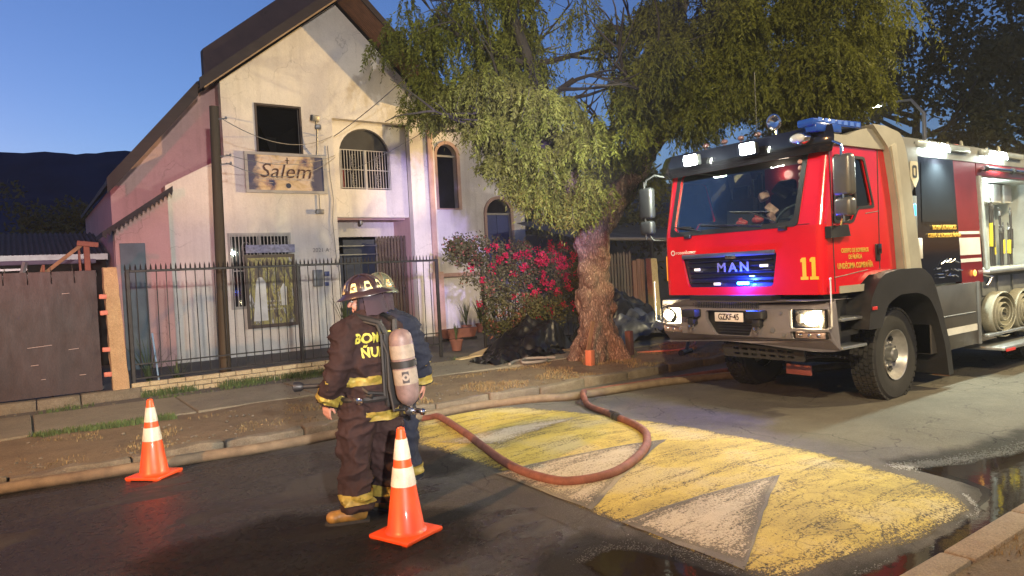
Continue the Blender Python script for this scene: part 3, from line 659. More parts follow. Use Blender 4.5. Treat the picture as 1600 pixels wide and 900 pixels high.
win = MB(); win.plate(arch(ax0-.02, ax1+.02, az0-.02, az1+.02, 18), [arch(ax0+.03, ax1-.03, az0+.03, az1-.03, 18)], fn(Yb+.08), .06); w2 = win.build('arched_window', mat('dark_arch_frame', (.06, .05, .045), .6), house)
tr = MB(); zs = az1-(ax1-ax0)/2+.15
tr.plate([(ax0+.03, zs)]+[(p[0], max(p[1], zs)) for p in arch(ax0+.03, ax1-.03, az0, az1-.03, 18)[2:][::-1]][::-1][:0]+[(ax1-.03, zs)]+[q for q in arch(ax0+.03, ax1-.03, az0, az1-.03, 18)[2:] if q[1] > zs+.01], [], fn(Yb+.12), .02)
tr.build('transom_panel', mat('smoky_panel', (.010, .008, .008), .6), w2)
bars('grille', w2, ax0+.03, ax1-.03, az0+.02, zs, 18, Yb+.02, .010, WMET, (az0+.04, (az0+zs)/2, zs))
s = MB(); s.box(((ax0+ax1)/2, Yb+.02, (az0+zs)/2), (.05, .05, zs-az0)); s.build('mullion', WMET, w2)
def scroll(mb, cx, cz, y, w, h):
    for sx in (-1, 1):
        for sz in (-1, 1):
            mb.tube([(cx+sx*w*(.1+.4*math.sin(t)), y, cz+sz*h*(.5-.45*math.cos(t)*.9)) for t in [PI*i/7 for i in range(8)]], .006, 5)
    mb.tube([(cx-w*.5, y, cz-h*.5), (cx+w*.5, y, cz-h*.5), (cx+w*.5, y, cz+h*.5), (cx-w*.5, y, cz+h*.5)], .006, 5, closed=True)
s = MB()
for cx in (ax0+(ax1-ax0)*.27, ax0+(ax1-ax0)*.75):
    for cz in (az0+.27, zs-.3): scroll(s, cx, cz, Yb, .14, .2)
s.build('grille_scroll', WMET, w2)
cz_ = MB(); cz_.b2(ax0+.03, ax0+.25, Yb+.3, Yb+.34, az0, az0+.6); cz_.build('red_curtain', mat('red_cloth', (.30, .05, .03), .9), w2)
win = MB(); win.plate(rect(4.14, 5.68, 1.26, 3.13), [rect(4.2, 5.62, 1.32, 3.07)], fn(Yf-.015), .08); w3 = win.build('window', WFR, house)
s = MB(); s.b2(4.2, 5.62, Yf+.05, Yf+.056, 1.32, 3.07); s.build('pane', DGLASS, w3)
s = MB(); s.b2(4.88, 4.94, Yf+.02, Yf+.05, 1.32, 3.07); s.build('mullion', WFR, w3)
bars('grille', w3, 4.18, 5.64, 1.3, 3.09, 17, Yf-.045, .011, WMET, (1.32, 2.2, 3.05))
s = MB()
for cx in (4.55, 5.25): scroll(s, cx, 2.62, Yf-.06, .2, .3)
s.build('grille_scroll', WMET, w3)
# curtains behind the lower window
s = MB(); s.grid(lambda u, w: (4.2+1.42*u, Yf+.14+.02*math.sin(u*60), 1.32+1.75*w), 80, 2); s.build('curtain', mat('grey_curtain', (.16, .17, .16), .9), w3)
# door in the porch
s = MB(); s.b2(7.62, 8.6, 19.2, 19.24, .12, 3.0); s.b2(7.2, 7.55, 19.12, 19.15, .12, 2.6); s.build('door', mat('dark_blue_door', (.02, .03, .06), .5), house)
s = MB()
for z in (2.55, 2.8): s.b2(7.15, 8.65, 19.0, 19.03, z, z+.03)
s.build('door_rail', GREYM, house)
s = MB(); s.lathe([(.0, 0), (.05, 0), (.06, -.05), (.045, -.12), (0, -.14)], Matrix.Translation((7.9, 18.5, 3.5)), 14); s.build('porch_light', GREYM, house)
# bay ledge band and horizontal lines
s = MB(); s.b2(6.97, 9.19, Yb-.03, Yb-.002, 3.55, 3.62); s.build('ledge', STU, house)
# ---- banner with the word Salem
def m_banner():
    m, nt, p = nodes_of('banner_print'); v = pos(nt)
    c = ramp(nt, noise(nt, v, 2.2, 5, .6, .5), [(.30, (.02, .03, .10)), (.38, (.34, .22, .17)), (.48, (.60, .44, .24)), (.60, (.66, .52, .38)), (.72, (.55, .30, .10))])
    sx = N(nt, 'ShaderNodeSeparateXYZ'); nt.links.new(v, sx.inputs[0])
    e = math_(nt, 'ABSOLUTE', math_(nt, 'SUBTRACT', sx.outputs[0], 5.6)); e = math_(nt, 'ADD', e, math_(nt, 'MULTIPLY', noise(nt, v, 4, 5), .5))
    c = mix(nt, ramp(nt, e, [(.88, 0.0), (1.08, .92)]), c, (.025, .035, .10))
    z = math_(nt, 'ADD', sx.outputs[2], math_(nt, 'MULTIPLY', noise(nt, v, 3, 4), .4))
    c = mix(nt, ramp(nt, z, [(4.55, 0.0), (4.75, 0.0)]), c, c)
    nt.links.new(c, p.inputs['Base Color']); p.inputs['Roughness'].default_value = .6; return m
ban = thing('banner', 'printed banner reading Salem in script, orange and dark blue, below the burnt upper window', 'banner', (5.65, 17.7, 4.2))
s = MB(); s.b2(4.70, 6.60, 17.72, 17.735, 4.19, 5.06); s.build('print', m_banner(), ban)
s = MB(); s.plate(rect(4.63, 6.70, 4.12, 5.13), [rect(4.70, 6.60, 4.19, 5.06)], fn(17.70), .06); s.build('frame', WFR, ban)
LET = mat('banner_letter', (.07, .025, .015), .6); 
me = text_mesh('Salem', .54, .003, -.002, .25, spacing=1.02); me.transform(Matrix.Diagonal((1.02, .95, 1, 1))); me.transform(FACE_S((5.62, 17.715, 4.66))); link('lettering', me, LET, ban)
LETW = mat('banner_small_letter', (.55, .48, .40), .6)
text('small_lettering', 'IGLESIA EVANGÉLICA PENTECOSTAL', .085, FACE_S((5.65, 17.715, 4.47)), LETW, ban)
s = MB(); s.cyl((5.68, 17.716, 4.31), (5.68, 17.712, 4.31), .065, n=20); s.build('round_emblem', mat('dark_emblem', (.03, .04, .07), .6), ban)
s = MB(); s.b2(5.665, 5.69, 17.712, 17.717, 4.86, 5.02); s.b2(5.63, 5.73, 17.712, 17.7165, 4.94, 4.96); s.build('cross_mark', LET, ban)
s = MB(); s.tube([(5.65+.8*math.cos(a), 17.714, 4.48+.12*math.sin(a)) for a in [PI*1.1+i*.08 for i in range(11)]], .006, 5); s.build('swash', LETW, ban)
# poster board hung low on the wall
def m_poster():
    m, nt, p = nodes_of('poster_print'); v = pos(nt)
    vo = N(nt, 'ShaderNodeTexVoronoi'); vo.inputs['Scale'].default_value = 6; nt.links.new(pos(nt, (1.6, 1, .8)), vo.inputs['Vector'])
    c = ramp(nt, noise(nt, pos(nt, (2.4, 1, .8)), 3.1, 5, .65, .5), [(.32, (.03, .03, .04)), (.44, (.14, .10, .05)), (.5, (.36, .33, .10)), (.58, (.10, .08, .05)), (.66, (.52, .52, .50))])
    nt.links.new(c, p.inputs['Base Color']); p.inputs['Roughness'].default_value = .55; return m
pst = thing('poster_board', 'tall framed poster with dark print leaning on the cream wall behind the iron fence', 'poster', (5.07, 17.6, .85))
s = MB(); s.b2(4.52, 5.62, 17.60, 17.63, .86, 2.50); s.build('print', m_poster(), pst)
s = MB(); s.plate(rect(4.46, 5.68, .78, 2.58), [rect(4.52, 5.62, .86, 2.50)], fn(17.58), .06); s.build('frame', mat('poster_frame', (.06, .035, .02), .5), pst)
s = MB(); s.b2(4.50, 5.70, 17.585, 17.60, 2.62, 2.82); s.build('header_strip', mat('header_print', (.20, .20, .30), .6, var=.6, scale=12), pst)
PW = mat('poster_white', (.55, .55, .52), .6)
s = MB(); s.prism([(4.60, .95), (4.95, .95), (4.93, 1.9), (4.85, 2.02), (4.76, 2.02), (4.70, 1.9)], 'y', 17.595, 17.5995); s.prism([(5.3, 1.3), (5.42, 1.3), (5.44, 1.75), (5.36, 1.85), (5.28, 1.7)], 'y', 17.595, 17.5995); s.build('pale_shape', PW, pst)
for i, z in enumerate((1.42, 1.32, 1.22)): text('print_line', ['MURAL ABIERTO', 'ENTRADA LIBRE', 'DOMINGO'][i] if False else '= = = = = =', .09, FACE_S((5.15, 17.594, z)), PW, pst)
# number, flood light, meter box, drop pipe
hn = text('house_number', '2021 A', .15, FACE_S((6.45, 17.79, 2.66)), mat('number_metal', (.18, .16, .15), .5), None); tag(hn, 'small dark house number 2021 A on the cream wall by the porch', 'house number')
fl = thing('flood_light', 'double flood light on a bracket arm between the upper windows', 'flood light', (6.42, 17.7, 5.6))
s = MB(); s.box((6.36, 17.45, 6.02), (.2, .14, .16), Euler((.3, 0, .2)), .02); s.build('lamp_head', GREYM, fl)
s = MB(); s.box((6.46, 17.52, 5.82), (.16, .12, .12), Euler((.3, 0, -.3)), .02); s.build('lamp_head', GREYM, fl)
s = MB(); s.tube([(6.46, 17.79, 5.0), (6.46, 17.66, 5.3), (6.46, 17.60, 5.8), (6.40, 17.5, 5.95)], .022, 8); s.b2(6.40, 6.52, 17.77, 17.797, 4.9, 5.1, .01); s.build('bracket', GREYM, fl)
jb = thing('junction_box', 'small grey box on a conduit below the banner corner', 'electric box', (6.48, 17.75, 3.7))
s = MB(); s.b2(6.36, 6.56, 17.68, 17.797, 3.60, 3.72, .01); s.build('box', GREYM, jb); s = MB(); s.tube([(6.48, 17.76, 3.72), (6.48, 17.76, 4.1)], .015, 6); s.build('conduit', GREYM, jb)
mt_ = thing('meter_box', 'grey electric meter box on the cream wall beside the porch', 'meter box', (6.3, 17.7, 1.9))
s = MB(); s.b2(6.18, 6.42, 17.66, 17.797, 1.72, 2.15, .015); s.build('box', GREYM, mt_); s = MB(); s.b2(6.50, 6.62, 17.72, 17.797, 1.98, 2.10, .01); s.b2(6.50, 6.60, 17.74, 17.797, 1.72, 1.82, .01); s.build('switch_box', mat('blue_box', (.06, .08, .2), .5), mt_)
cb = MB(); cb.tube([(6.78, 17.77, 5.4), (6.80, 17.76, 4.6), (6.86, 17.76, 4.0), (6.80, 17.76, 3.4), (6.83, 17.76, 2.7), (6.86, 17.76, 2.2)], .012, 6); tag(cb.build('wall_cable', GREYM), 'grey cable drooping down the wall between banner and porch', 'cable')
# ---- right wing (church hall) set back
wing = thing('hall_wing', 'pale set-back hall wing with arched openings, lit violet, beside the gabled house', 'building', (12, 19, .1))
a1 = arch(10.71, 11.42, 3.92, 5.92); a2 = arch(12.45, 13.40, 1.9, 4.24)
s = MB(); s.plate([(9.99, .06), (14.0, .06), (14.0, 5.3), (11.8, 7.15), (9.99, 5.6)], [a1, a2], fn(19.0), .2); s.plate([(19.2, .06), (26, .06), (26, 5.3), (19.2, 5.3)], [], lambda u, v, w: (13.8+w, u, v), .2); s.build('wall', WHITEW, wing)
s = MB(); s.b2(10.0, 13.8, 21.9, 22, .06, 6.4); s.b2(10, 13.8, 19.2, 22, 6.0, 6.1); s.build('interior_walls', BLACKIN, wing)
for a, fx in ((a1, (10.71, 11.42, 3.92, 5.92)), (a2, (12.45, 13.40, 1.9, 4.24))):
    s = MB(); x0, x1, z0, z1 = fx
    s.plate(arch(x0-.09, x1+.11, z0-.03, z1+.10, 18), [arch(x0+.002, x1-.002, z0+.002, z1-.002, 18)], fn(18.94), .08); w = s.build('arched_window', SALM, wing)
    s = MB(); s.b2(x0, x1, 19.05, 19.09, z1-(x1-x0)/2-.03, z1-(x1-x0)/2+.03); s.build('transom', WMET, w)
    if x0 > 12:
        s = MB(); s.b2(x0, x1, 19.09, 19.12, z0, z1-(x1-x0)/2-.03); s.b2((x0+x1)/2-.01, (x0+x1)/2+.01, 19.07, 19.09, z0, z1-(x1-x0)/2); s.build('shutter', mat('blue_shutter', (.03, .05, .22), .45), w)
s = MB(); s.b2(10.05, 12.2, 18.9, 18.997, 1.78, 1.9, .01); s.build('wall_band', PINKW, wing)
s = MB(); s.prism([(9.9, 5.62), (11.8, 7.24), (14.3, 5.12), (14.3, 5.02), (11.8, 7.12), (9.9, 5.5)], 'y', 18.7, 26); s.build('roof', ROOFM, wing)
# ================================================================ things left of the house
sh = thing('shed', 'low dark shed with corrugated roof behind the brown gate', 'shed', (0, 20, 0))
s = MB(); s.grid(lambda u, w: (-9+10.7*u, 19+3.4*w, 2.75+.75*w+.025*math.sin(u*2*PI*95)), 760, 1); s.build('corrugated_roof', mat('corrugated_sheet', (.028, .018, .022), .85, 0, var=.5, scale=3), sh, 60)
s = MB(); s.b2(-9, 1.7, 19.3, 19.4, .1, 2.8); s.build('wall', BLACKIN, sh); s = MB(); s.b2(-9, 1.7, 18.93, 18.99, 2.62, 2.76); s.build('roof_edge', GREYM, sh)
WOOD = mat('raw_wood', (.22, .12, .06), .8, var=.35, stretch=(1, 1, 1)); WOODR = mat('old_red_wood', (.20, .07, .045), .8, var=.3)
wf = thing('wood_frame', 'broken timber frame rising above the brown sheet-metal gate', 'timber frame', (.9, 14.2, 0))
for (p, q, w_, nm) in (((.98, 14.2, .1), (.96, 14.2, 2.72), .075, 'post'), ((.87, 14.25, .1), (.85, 14.25, 2.68), .03, 'post'), ((.25, 14.2, 2.15), (.95, 14.2, 2.74), .05, 'brace'), ((.82, 14.15, 2.72), (1.14, 14.15, 2.68), .07, 'beam'), ((.33, 14.1, .1), (.32, 14.1, 2.36), .03, 'post'), ((.18, 14.3, 1.9), (.32, 14.3, 2.36), .03, 'brace')):
    s = MB(); d = Vector(q)-Vector(p); s.box((Vector(p)+Vector(q))/2, (w_*1.2, .07, d.length), d.to_track_quat('Z', 'X').to_euler(), .005, 1); s.build(nm, WOODR if nm != 'brace' else WOOD, wf)
cr = thing('roof_rack', 'grey metal rack with slats standing behind the brown gate at the far left', 'rack', (-.3, 15, 0))
s = MB()
for z in (2.20, 2.32): s.box((-.9, 15.0, z), (2.0, .05, .035))
s.build('slat', GREYM, cr); s = MB(); s.tube([(-.05, 15, .1), (-.05, 15, 2.0), (.08, 15, 2.45)], .05, 6); s.build('upright', GREYM, cr)
s = MB(); s.b2(-6, 1.2, 15.6, 15.75, 2.42, 2.5, .01); s.build('beam', mat('violet_grey', (.07, .05, .09), .6), cr)
# ================================================================ fences
IRON = mat('fence_iron', (.035, .03, .026), .55, .5, var=.4, scale=6)
RUSTB = mat('brown_sheet_metal', (.034, .016, .013), .55, .3, var=.55, scale=3, stretch=(1, 1, .35), fine=.35, bmp=.35, bscale=10)
GTAB = mat('scratched_metal', (.3, .2, .17), .5)
YF = 13.0
gt = thing('sheet_metal_gate', 'tall dark brown sheet-metal gate with a notched top at the left edge', 'gate', (-2, YF, .1))
x = -6.02
while x < .96:
    w = .305; s = MB(); jz = random.uniform(-.01, .01)
    s.box((x+w/2, YF+.012+jz*.2, 1.90), (w-.012, .016, .62), None, .003, 1); s.build('panel', RUSTB, gt); x += w
for (x0, x1) in ((-6.0, -2.72), (-2.70, -.82), (-.80, .98)):
    s = MB(); s.grid(lambda u, w: (x0+(x1-x0)*u, YF-.004+.008*mnoise.noise(Vector((x0+(x1-x0)*u, w*1.5, 3))), .28+1.74*w), 26, 18); me = s.mesh(); link('sheet', me, RUSTB, gt)
s = MB()
for z in (.32, 2.14): s.box((-2.5, YF+.045, z), (7, .05, .05))
s.build('frame_rail', IRON, gt)
for i in range(24):
    xx = -6+i*.29; s = MB(); s.cyl((xx, YF+.02, 2.2), (xx, YF+.02, 2.33), .010, .002, 6); s.build('spike', IRON, gt)
sc = MB()
for (xx, z, l) in ((.18, 1.06, .32), (.28, 1.07, .1), (.62, .98, .14), (.1, .78, .10), (.72, .56, .09), (.56, 1.86, .1), (.2, .55, .06)):
    sc.box((xx, YF-.0135, z), (l, .002, .008), Euler((0, random.uniform(-.08, .02), 0)))
sc.build('scratch', GTAB, gt)
pln = thing('plinth', None, None, (-2, YF, 0)); pln['label'] = 'low broken concrete strip under the brown gate'; pln['category'] = 'plinth'
x = -6.0
while x < 1.0:
    w = random.uniform(.5, 1.0); s = MB(); s.box((x+w/2, YF-.03, .15), (w-.015, .26, .22+random.uniform(-.03, .02)), Euler((0, random.uniform(-.02, .02), 0)), .015, 2); me = s.mesh()
    for v in me.vertices: v.co += Vector((1, 1, 1))*.015*mnoise.noise(v.co*7)
    link('block', me, KERB, pln); x += w
OCH = m_dirt('ochre_concrete', (.34, .20, .10), (.50, .32, .17), (.60, .42, .24), 6)
cp = thing('concrete_post', 'rough ochre concrete gate post with four hinge brackets at its side', 'post', (1.22, YF, .1))
s = MB(); s.grid(lambda u, w: (0, 0, 0), 1, 1) if False else None
n_ = 12
def post_shape(x0, x1, x2, x3, y0, y1, z0, z1, seed):
    mb = MB(); mb.prism([(x0, z0), (x1, z0), (x3, z1), (x2, z1)], 'y', y0, y1); bmesh.ops.subdivide_edges(mb.bm, edges=mb.bm.edges[:], cuts=14, use_grid_fill=True); me = mb.mesh(smooth=50)
    for v in me.vertices: v.co += v.normal*.016*mnoise.fractal(v.co*8+Vector((seed, 0, 0)), 1, 2, 3)
    return me
link('shaft', post_shape(1.12, 1.36, 1.08, 1.27, YF-.12, YF+.1, .06, 2.24, 1), OCH, cp)
for z in (1.78, 1.52, .93, .53):
    s = MB(); s.box((1.055, YF-.10, z), (.11, .07, .075), Euler((0, random.uniform(-.1, .1), 0)), .012, 2); hb_ = s.build('hinge_bracket', mat('red_lead_paint', (.55, .16, .10), .6), cp)
# iron fence on a low brick wall
def iron_fence(label, x0, x1, z0, z1, posts, step, y=YF, group=None, midz=None, name='iron_fence'):
    t = thing(name, label, 'fence', ((x0+x1)/2, y, z0), group)
    s = MB(); s.b2(x0, x1, y-.02, y+.02, z1-.07, z1-.03, .004, 1); s.build('top_rail', IRON, t)
    s = MB(); s.b2(x0, x1, y-.015, y+.015, z0+.02, z0+.05, .004, 1); s.build('bottom_rail', IRON, t)
    if midz: s = MB(); s.b2(x0, x1, y-.012, y+.012, midz, midz+.022); s.build('middle_rail', IRON, t)
    for px in posts:
        s = MB(); s.b2(px-.03, px+.03, y-.03, y+.03, .12, z1-.02, .006, 1); s.build('post', IRON, t)
    n = int((x1-x0)/step); b = MB(); b.box((0, 0, 0), (.013, .013, z1-z0-.08), bev=.002, seg=1); me = b.mesh()
    sp = MB(); sp.tube([(0, 0, 0), (0, 0, .06), (0, 0, .11)], [.016, .012, .001], 4); mes = sp.mesh(smooth=0)
    base = ORI[t]
    for i in range(n+1):
        xx = x0+(x1-x0)*i/n
        o = link('bar', me, None, t, True); o.location = Vector((xx, y+.024, (z0+z1)/2-.02))-base
        o.rotation_euler = (random.uniform(-.006, .006), random.uniform(-.008, .008), random.uniform(0, .4))
        if i == 0: me.materials.append(IRON); mes.materials.append(IRON)
        for k in (0, .5):
            if i == n and k: continue
            o = link('spike', mes, None, t, True); o.location = Vector((xx+k*(x1-x0)/n, y, z1-.035))-base
    return t
iron_fence('spiked black iron fence on the low brick wall in front of the cream house', 1.40, 7.2, .36, 2.22, (1.43, 4.24, 7.2), .152, midz=.62)
low = thing('brick_wall', 'low cream brick wall with worn courses under the spiked fence', 'wall', (3, YF, .1))
CBR = m_dirt('cream_brick', (.36, .27, .14), (.55, .44, .26), (.66, .55, .36), 9)
s = MB(); s.b2(1.38, 4.9, YF-.065, YF+.09, .08, .32); s.build('mortar_core', mat('mortar', (.20, .17, .12), .95), low)
protos = []
for k in range(5):
    b = MB(); b.box((0, 0, 0), (.262, .10, .072), bev=.008, seg=1); me = b.mesh()
    for v in me.vertices: v.co += v.normal*.004*mnoise.noise(v.co*20+Vector((k*7, 0, 0)))
    me.materials.append(CBR); protos.append(me)
for r in range(3):
    x = 1.38+(.14 if r % 2 else 0)
    while x < 4.86:
        if not (r == 2 and random.random() < .12):
            o = link('brick', random.choice(protos), None, low, True); o.location = Vector((x+.135, YF-.045+random.uniform(-.006, .006), .135+r*.082))-ORI[low]; o.rotation_euler = (0, random.uniform(-.015, .015), random.uniform(-.02, .02))
        x += .272
# second stretch of fence behind the bougainvillea
iron_fence('dark iron fence stretch tangled in the flowering bougainvillea', 8.35, 12.0, .2, 2.15, (8.37, 10.2, 12.0), .152, y=13.05, midz=1.1)
# pickets and boards beyond the tree
pf = thing('picket_fence', 'grey picket and board fence beyond the tree trunk', 'fence', (13.2, 14.2, .1))
for i in range(17):
    x = 12.2+i*.115; b = MB(); h = 2.25+random.uniform(-.04, .03)
    b.prism([(x, .15), (x+.08, .15), (x+.08, h-.08), (x+.04, h), (x, h-.08)], 'y', 14.2, 14.22); b.build('picket', mat('grey_wood', (.14, .12, .10), .85, var=.4, stretch=(3, 1, .3)), pf)
b = MB(); b.b2(12.2, 14.3, 14.23, 14.26, 1.2, 1.28); b.b2(12.2, 14.3, 14.23, 14.26, 1.85, 1.92); b.build('rail', WOOD, pf)
for i in range(3):
    x = 14.12+i*.16; b = MB(); b.b2(x, x+.15, 14.15, 14.18, .15, 2.02+random.uniform(-.05, .05), .004, 1); b.build('board', mat('reddish_board', (.20, .12, .09), .8, var=.4, stretch=(3, 1, .3)), pf)
cp2 = thing('concrete_post', 'pale yellow concrete post between the board fence and the fire engine', 'post', (14.8, 14, .1))
link('shaft', post_shape(14.66, 14.94, 14.60, 14.84, 13.9, 14.1, .06, 2.02, 9), m_dirt('yellow_post_paint', (.45, .38, .18), (.60, .52, .28), (.66, .60, .38), 6), cp2)
# burnt lean-to roof behind
cn = thing('burnt_canopy', 'drooping dark canopy roof of the burnt yard beyond the tree', 'canopy', (14, 16, 0))
s = MB(); s.grid(lambda u, w: (12.9+6.3*u, 14.8+3.2*w, 2.62+.75*w-.10*u+.12*math.sin(u*9)*w+.03*mnoise.noise(Vector((u*9, w*5, 1)))), 50, 14); s.build('sheet', mat('burnt_sheet', (.045, .045, .05), .6, .2, var=.6, scale=2), cn)
s = MB(); s.tube([(12.9, 14.8, 2.66), (19.2, 14.8, 2.56)], .05, 8); s.build('beam', mat('ash_beam', (.16, .15, .15), .8), cn)
for x in (13.2, 15.6, 19):
    s = MB(); s.b2(x, x+.08, 14.8, 14.88, .1, 2.6); s.build('post', BLKM, cn)
s = MB(); s.b2(10.6, 22, 19.5, 19.7, .1, 3.1); s.build('back_wall', mat('sooty_wall', (.05, .05, .055), .9, var=.5, scale=1), cn)
# crumpled burnt metal sheets dragged on to the verge
def crumple(label, cx, cy, w, d, h, seed, rz, mt):
    def f(u, v):
        a, b = (u-.5), (v-.5); z = h*(max(0, 1-(2.0*a)**2))*(max(0, 1-(1.9*b)**2))**.7
        z += h*.34*(mnoise.noise(Vector((a*4, b*5, seed)))+.5*abs(mnoise.noise(Vector((a*9, b*9, seed+3))))); z += .03*math.sin(u*46+4*mnoise.noise(Vector((a*3, b*3, seed))))*(1 if seed % 2 else .7)
        x = a*w+.12*mnoise.noise(Vector((a*5, b*5, seed+9))); y = b*d+.12*mnoise.noise(Vector((b*5, a*5, seed+19)))
        c, s_ = math.cos(rz), math.sin(rz)
        return (cx+x*c-y*s_, cy+x*s_+y*c, .13+max(0, z))
    s = MB(); s.grid(f, 90, 50); o = s.build('burnt_sheet', mt, None, 50); return tag(o, label, 'metal sheet', 'burnt metal sheets heaped behind the tree')
BURN = mat('burnt_tin', (.03, .028, .028), .38, .7, var=.7, scale=3, bmp=.3, bscale=25); ASHS = mat('grey_tin', (.12, .13, .15), .42, .6, var=.6, scale=2.5, bmp=.3, bscale=25)
crumple('black crumpled roofing sheet heaped between the bougainvillea and the trunk', 8.75, 11.9, 2.3, 1.3, .60, 3, .45, BURN)
crumple('flattened dark sheet spilling toward the footpath left of the trunk', 8.0, 11.3, 2.0, .8, .22, 5, .15, BURN)
crumple('black folded sheet heaped at the back right of the trunk', 11.9, 12.5, 2.6, 1.2, 1.0, 8, .1, BURN)
crumple('grey buckled sheet lying in front of the black heap right of the trunk', 11.7, 11.6, 2.5, 1.2, .62, 11, -.05, ASHS)
pk_ = thing('plank_pile', 'pale split planks lying on the forecourt under the bougainvillea', 'planks', (7.6, 12.3, .12))
for (x, y, l, a, z, t) in ((7.5, 12.25, .75, .1, .14, .05), (7.75, 12.15, .65, -.2, .17, .05), (7.9, 12.4, .8, .35, .2, .12), (8.2, 12.3, .5, -.1, .22, .2)):
    s = MB(); s.box((x, y, z), (l, .16, .035), Euler((t, -t, a)), .006, 1); s.build('plank', mat('fresh_plank', (.50, .38, .2), .8, var=.4), pk_)
# utility pole behind the fence and overhead cables
up = thing('utility_pole', 'dark weathered wooden pole standing behind the fence before the house', 'pole', (3.1, 14, .1))
s = MB(); s.tube([(3.08, 14, .1), (3.10, 14, 1.5), (3.13, 14, 3.5), (3.16, 14, 5.25)], [.105, .10, .092, .085], 14); me = s.mesh()
for v in me.vertices: v.co += v.normal*.006*mnoise.noise(Vector((v.co.x*20, v.co.y*20, v.co.z*2)))
PWD = mat('weathered_pole', (.07, .045, .022), .8, var=.5, scale=3, stretch=(6, 6, .4), fine=.2)
link('shaft', me, PWD, up)
for (dx, z) in ((.06, 5.0), (.1, 4.3), (.1, 4.15)):
    s = MB(); s.tube([(3.18, 13.95, z), (3.18+dx+.08, 13.9, z+.02)], .012, 6); s.ball((3.18+dx+.1, 13.9, z+.03), (.022, .022, .03), 8, 6); s.build('insulator', GREYM, up)
def cable(label, a, b, sag, r=.008, n=24, grp='overhead cables from pole to house', mt=None):
    a, b = Vector(a), Vector(b); s = MB(); s.tube([a.lerp(b, i/n)-Vector((0, 0, sag*4*(i/n)*(1-i/n))) for i in range(n+1)], r, 5)
    return tag(s.build('cable', mt or BLKM), label, 'cable', grp)
CAB = mat('pale_cable', (.25, .24, .22), .6)
cable('pale service cable rising from the house wall across the gable into the tree', (6.9, 17.6, 5.62), (6.9, 8.0, 7.2), .25, .012, mt=CAB)
cable('thin cable from the pole top to the house wall above the dark window', (3.25, 13.9, 5.02), (6.9, 17.7, 5.65), .35, .008, mt=CAB)
cable('upper of the two low cables crossing the dark upper window', (3.3, 13.9, 4.34), (6.95, 17.7, 5.15), .22, .007, mt=CAB)
cable('lower of the two low cables crossing the dark upper window', (3.3, 13.9, 4.18), (6.95, 17.7, 5.10), .38, .007, mt=CAB)
cable('cable slanting from the bay arch up toward the tree crown', (7.2, 17.6, 4.7), (8.6, 12.0, 6.0), .15, .008, mt=CAB)
# ================================================================ plants
def m_leaf(name, a, b, trans=.25):
    m, nt, p = nodes_of(name); v = pos(nt)
    c = ramp(nt, noise(nt, v, 1.6, 4), [(.3, a), (.7, b)])
    c = mix(nt, .5, c, ramp(nt, noise(nt, v, 40, 2), [(.35, tuple(x*.55 for x in a)), (.65, tuple(x*1.25 for x in b))]))
    nt.links.new(c, p.inputs['Base Color']); p.inputs['Roughness'].default_value = .6; p.inputs['Specular IOR Level'].default_value = .12
    t = N(nt, 'ShaderNodeBsdfTranslucent'); nt.links.new(c, t.inputs[0]); x = N(nt, 'ShaderNodeMixShader'); x.inputs[0].default_value = trans
    out = nt.nodes['Material Output']; nt.links.new(p.outputs[0], x.inputs[1]); nt.links.new(t.outputs[0], x.inputs[2]); nt.links.new(x.outputs[0], out.inputs[0])
    return m
def quads(name, C, A, B, mt, parent):
    """leaf-shaped kites: C base (n,3), A length vector, B half-width vector"""
    n = len(C); vs = np.empty((n, 4, 3), np.float32)
    vs[:, 0] = C; vs[:, 1] = C+A*.45+B; vs[:, 2] = C+A; vs[:, 3] = C+A*.45-B
    me = bpy.data.meshes.new(name); me.vertices.add(n*4); me.loops.add(n*4); me.polygons.add(n)
    b = base_of(parent) if parent is not None else Vector((0, 0, 0))
    vs = vs.reshape(-1, 3)-np.array(b, np.float32)
    me.vertices.foreach_set('co', vs.ravel()); me.loops.foreach_set('vertex_index', np.arange(n*4, dtype=np.int32))
    me.polygons.foreach_set('loop_start', np.arange(0, n*4, 4, dtype=np.int32))
    me.update(calc_edges=True); me.validate()
    return link(name, me, mt, parent, True)
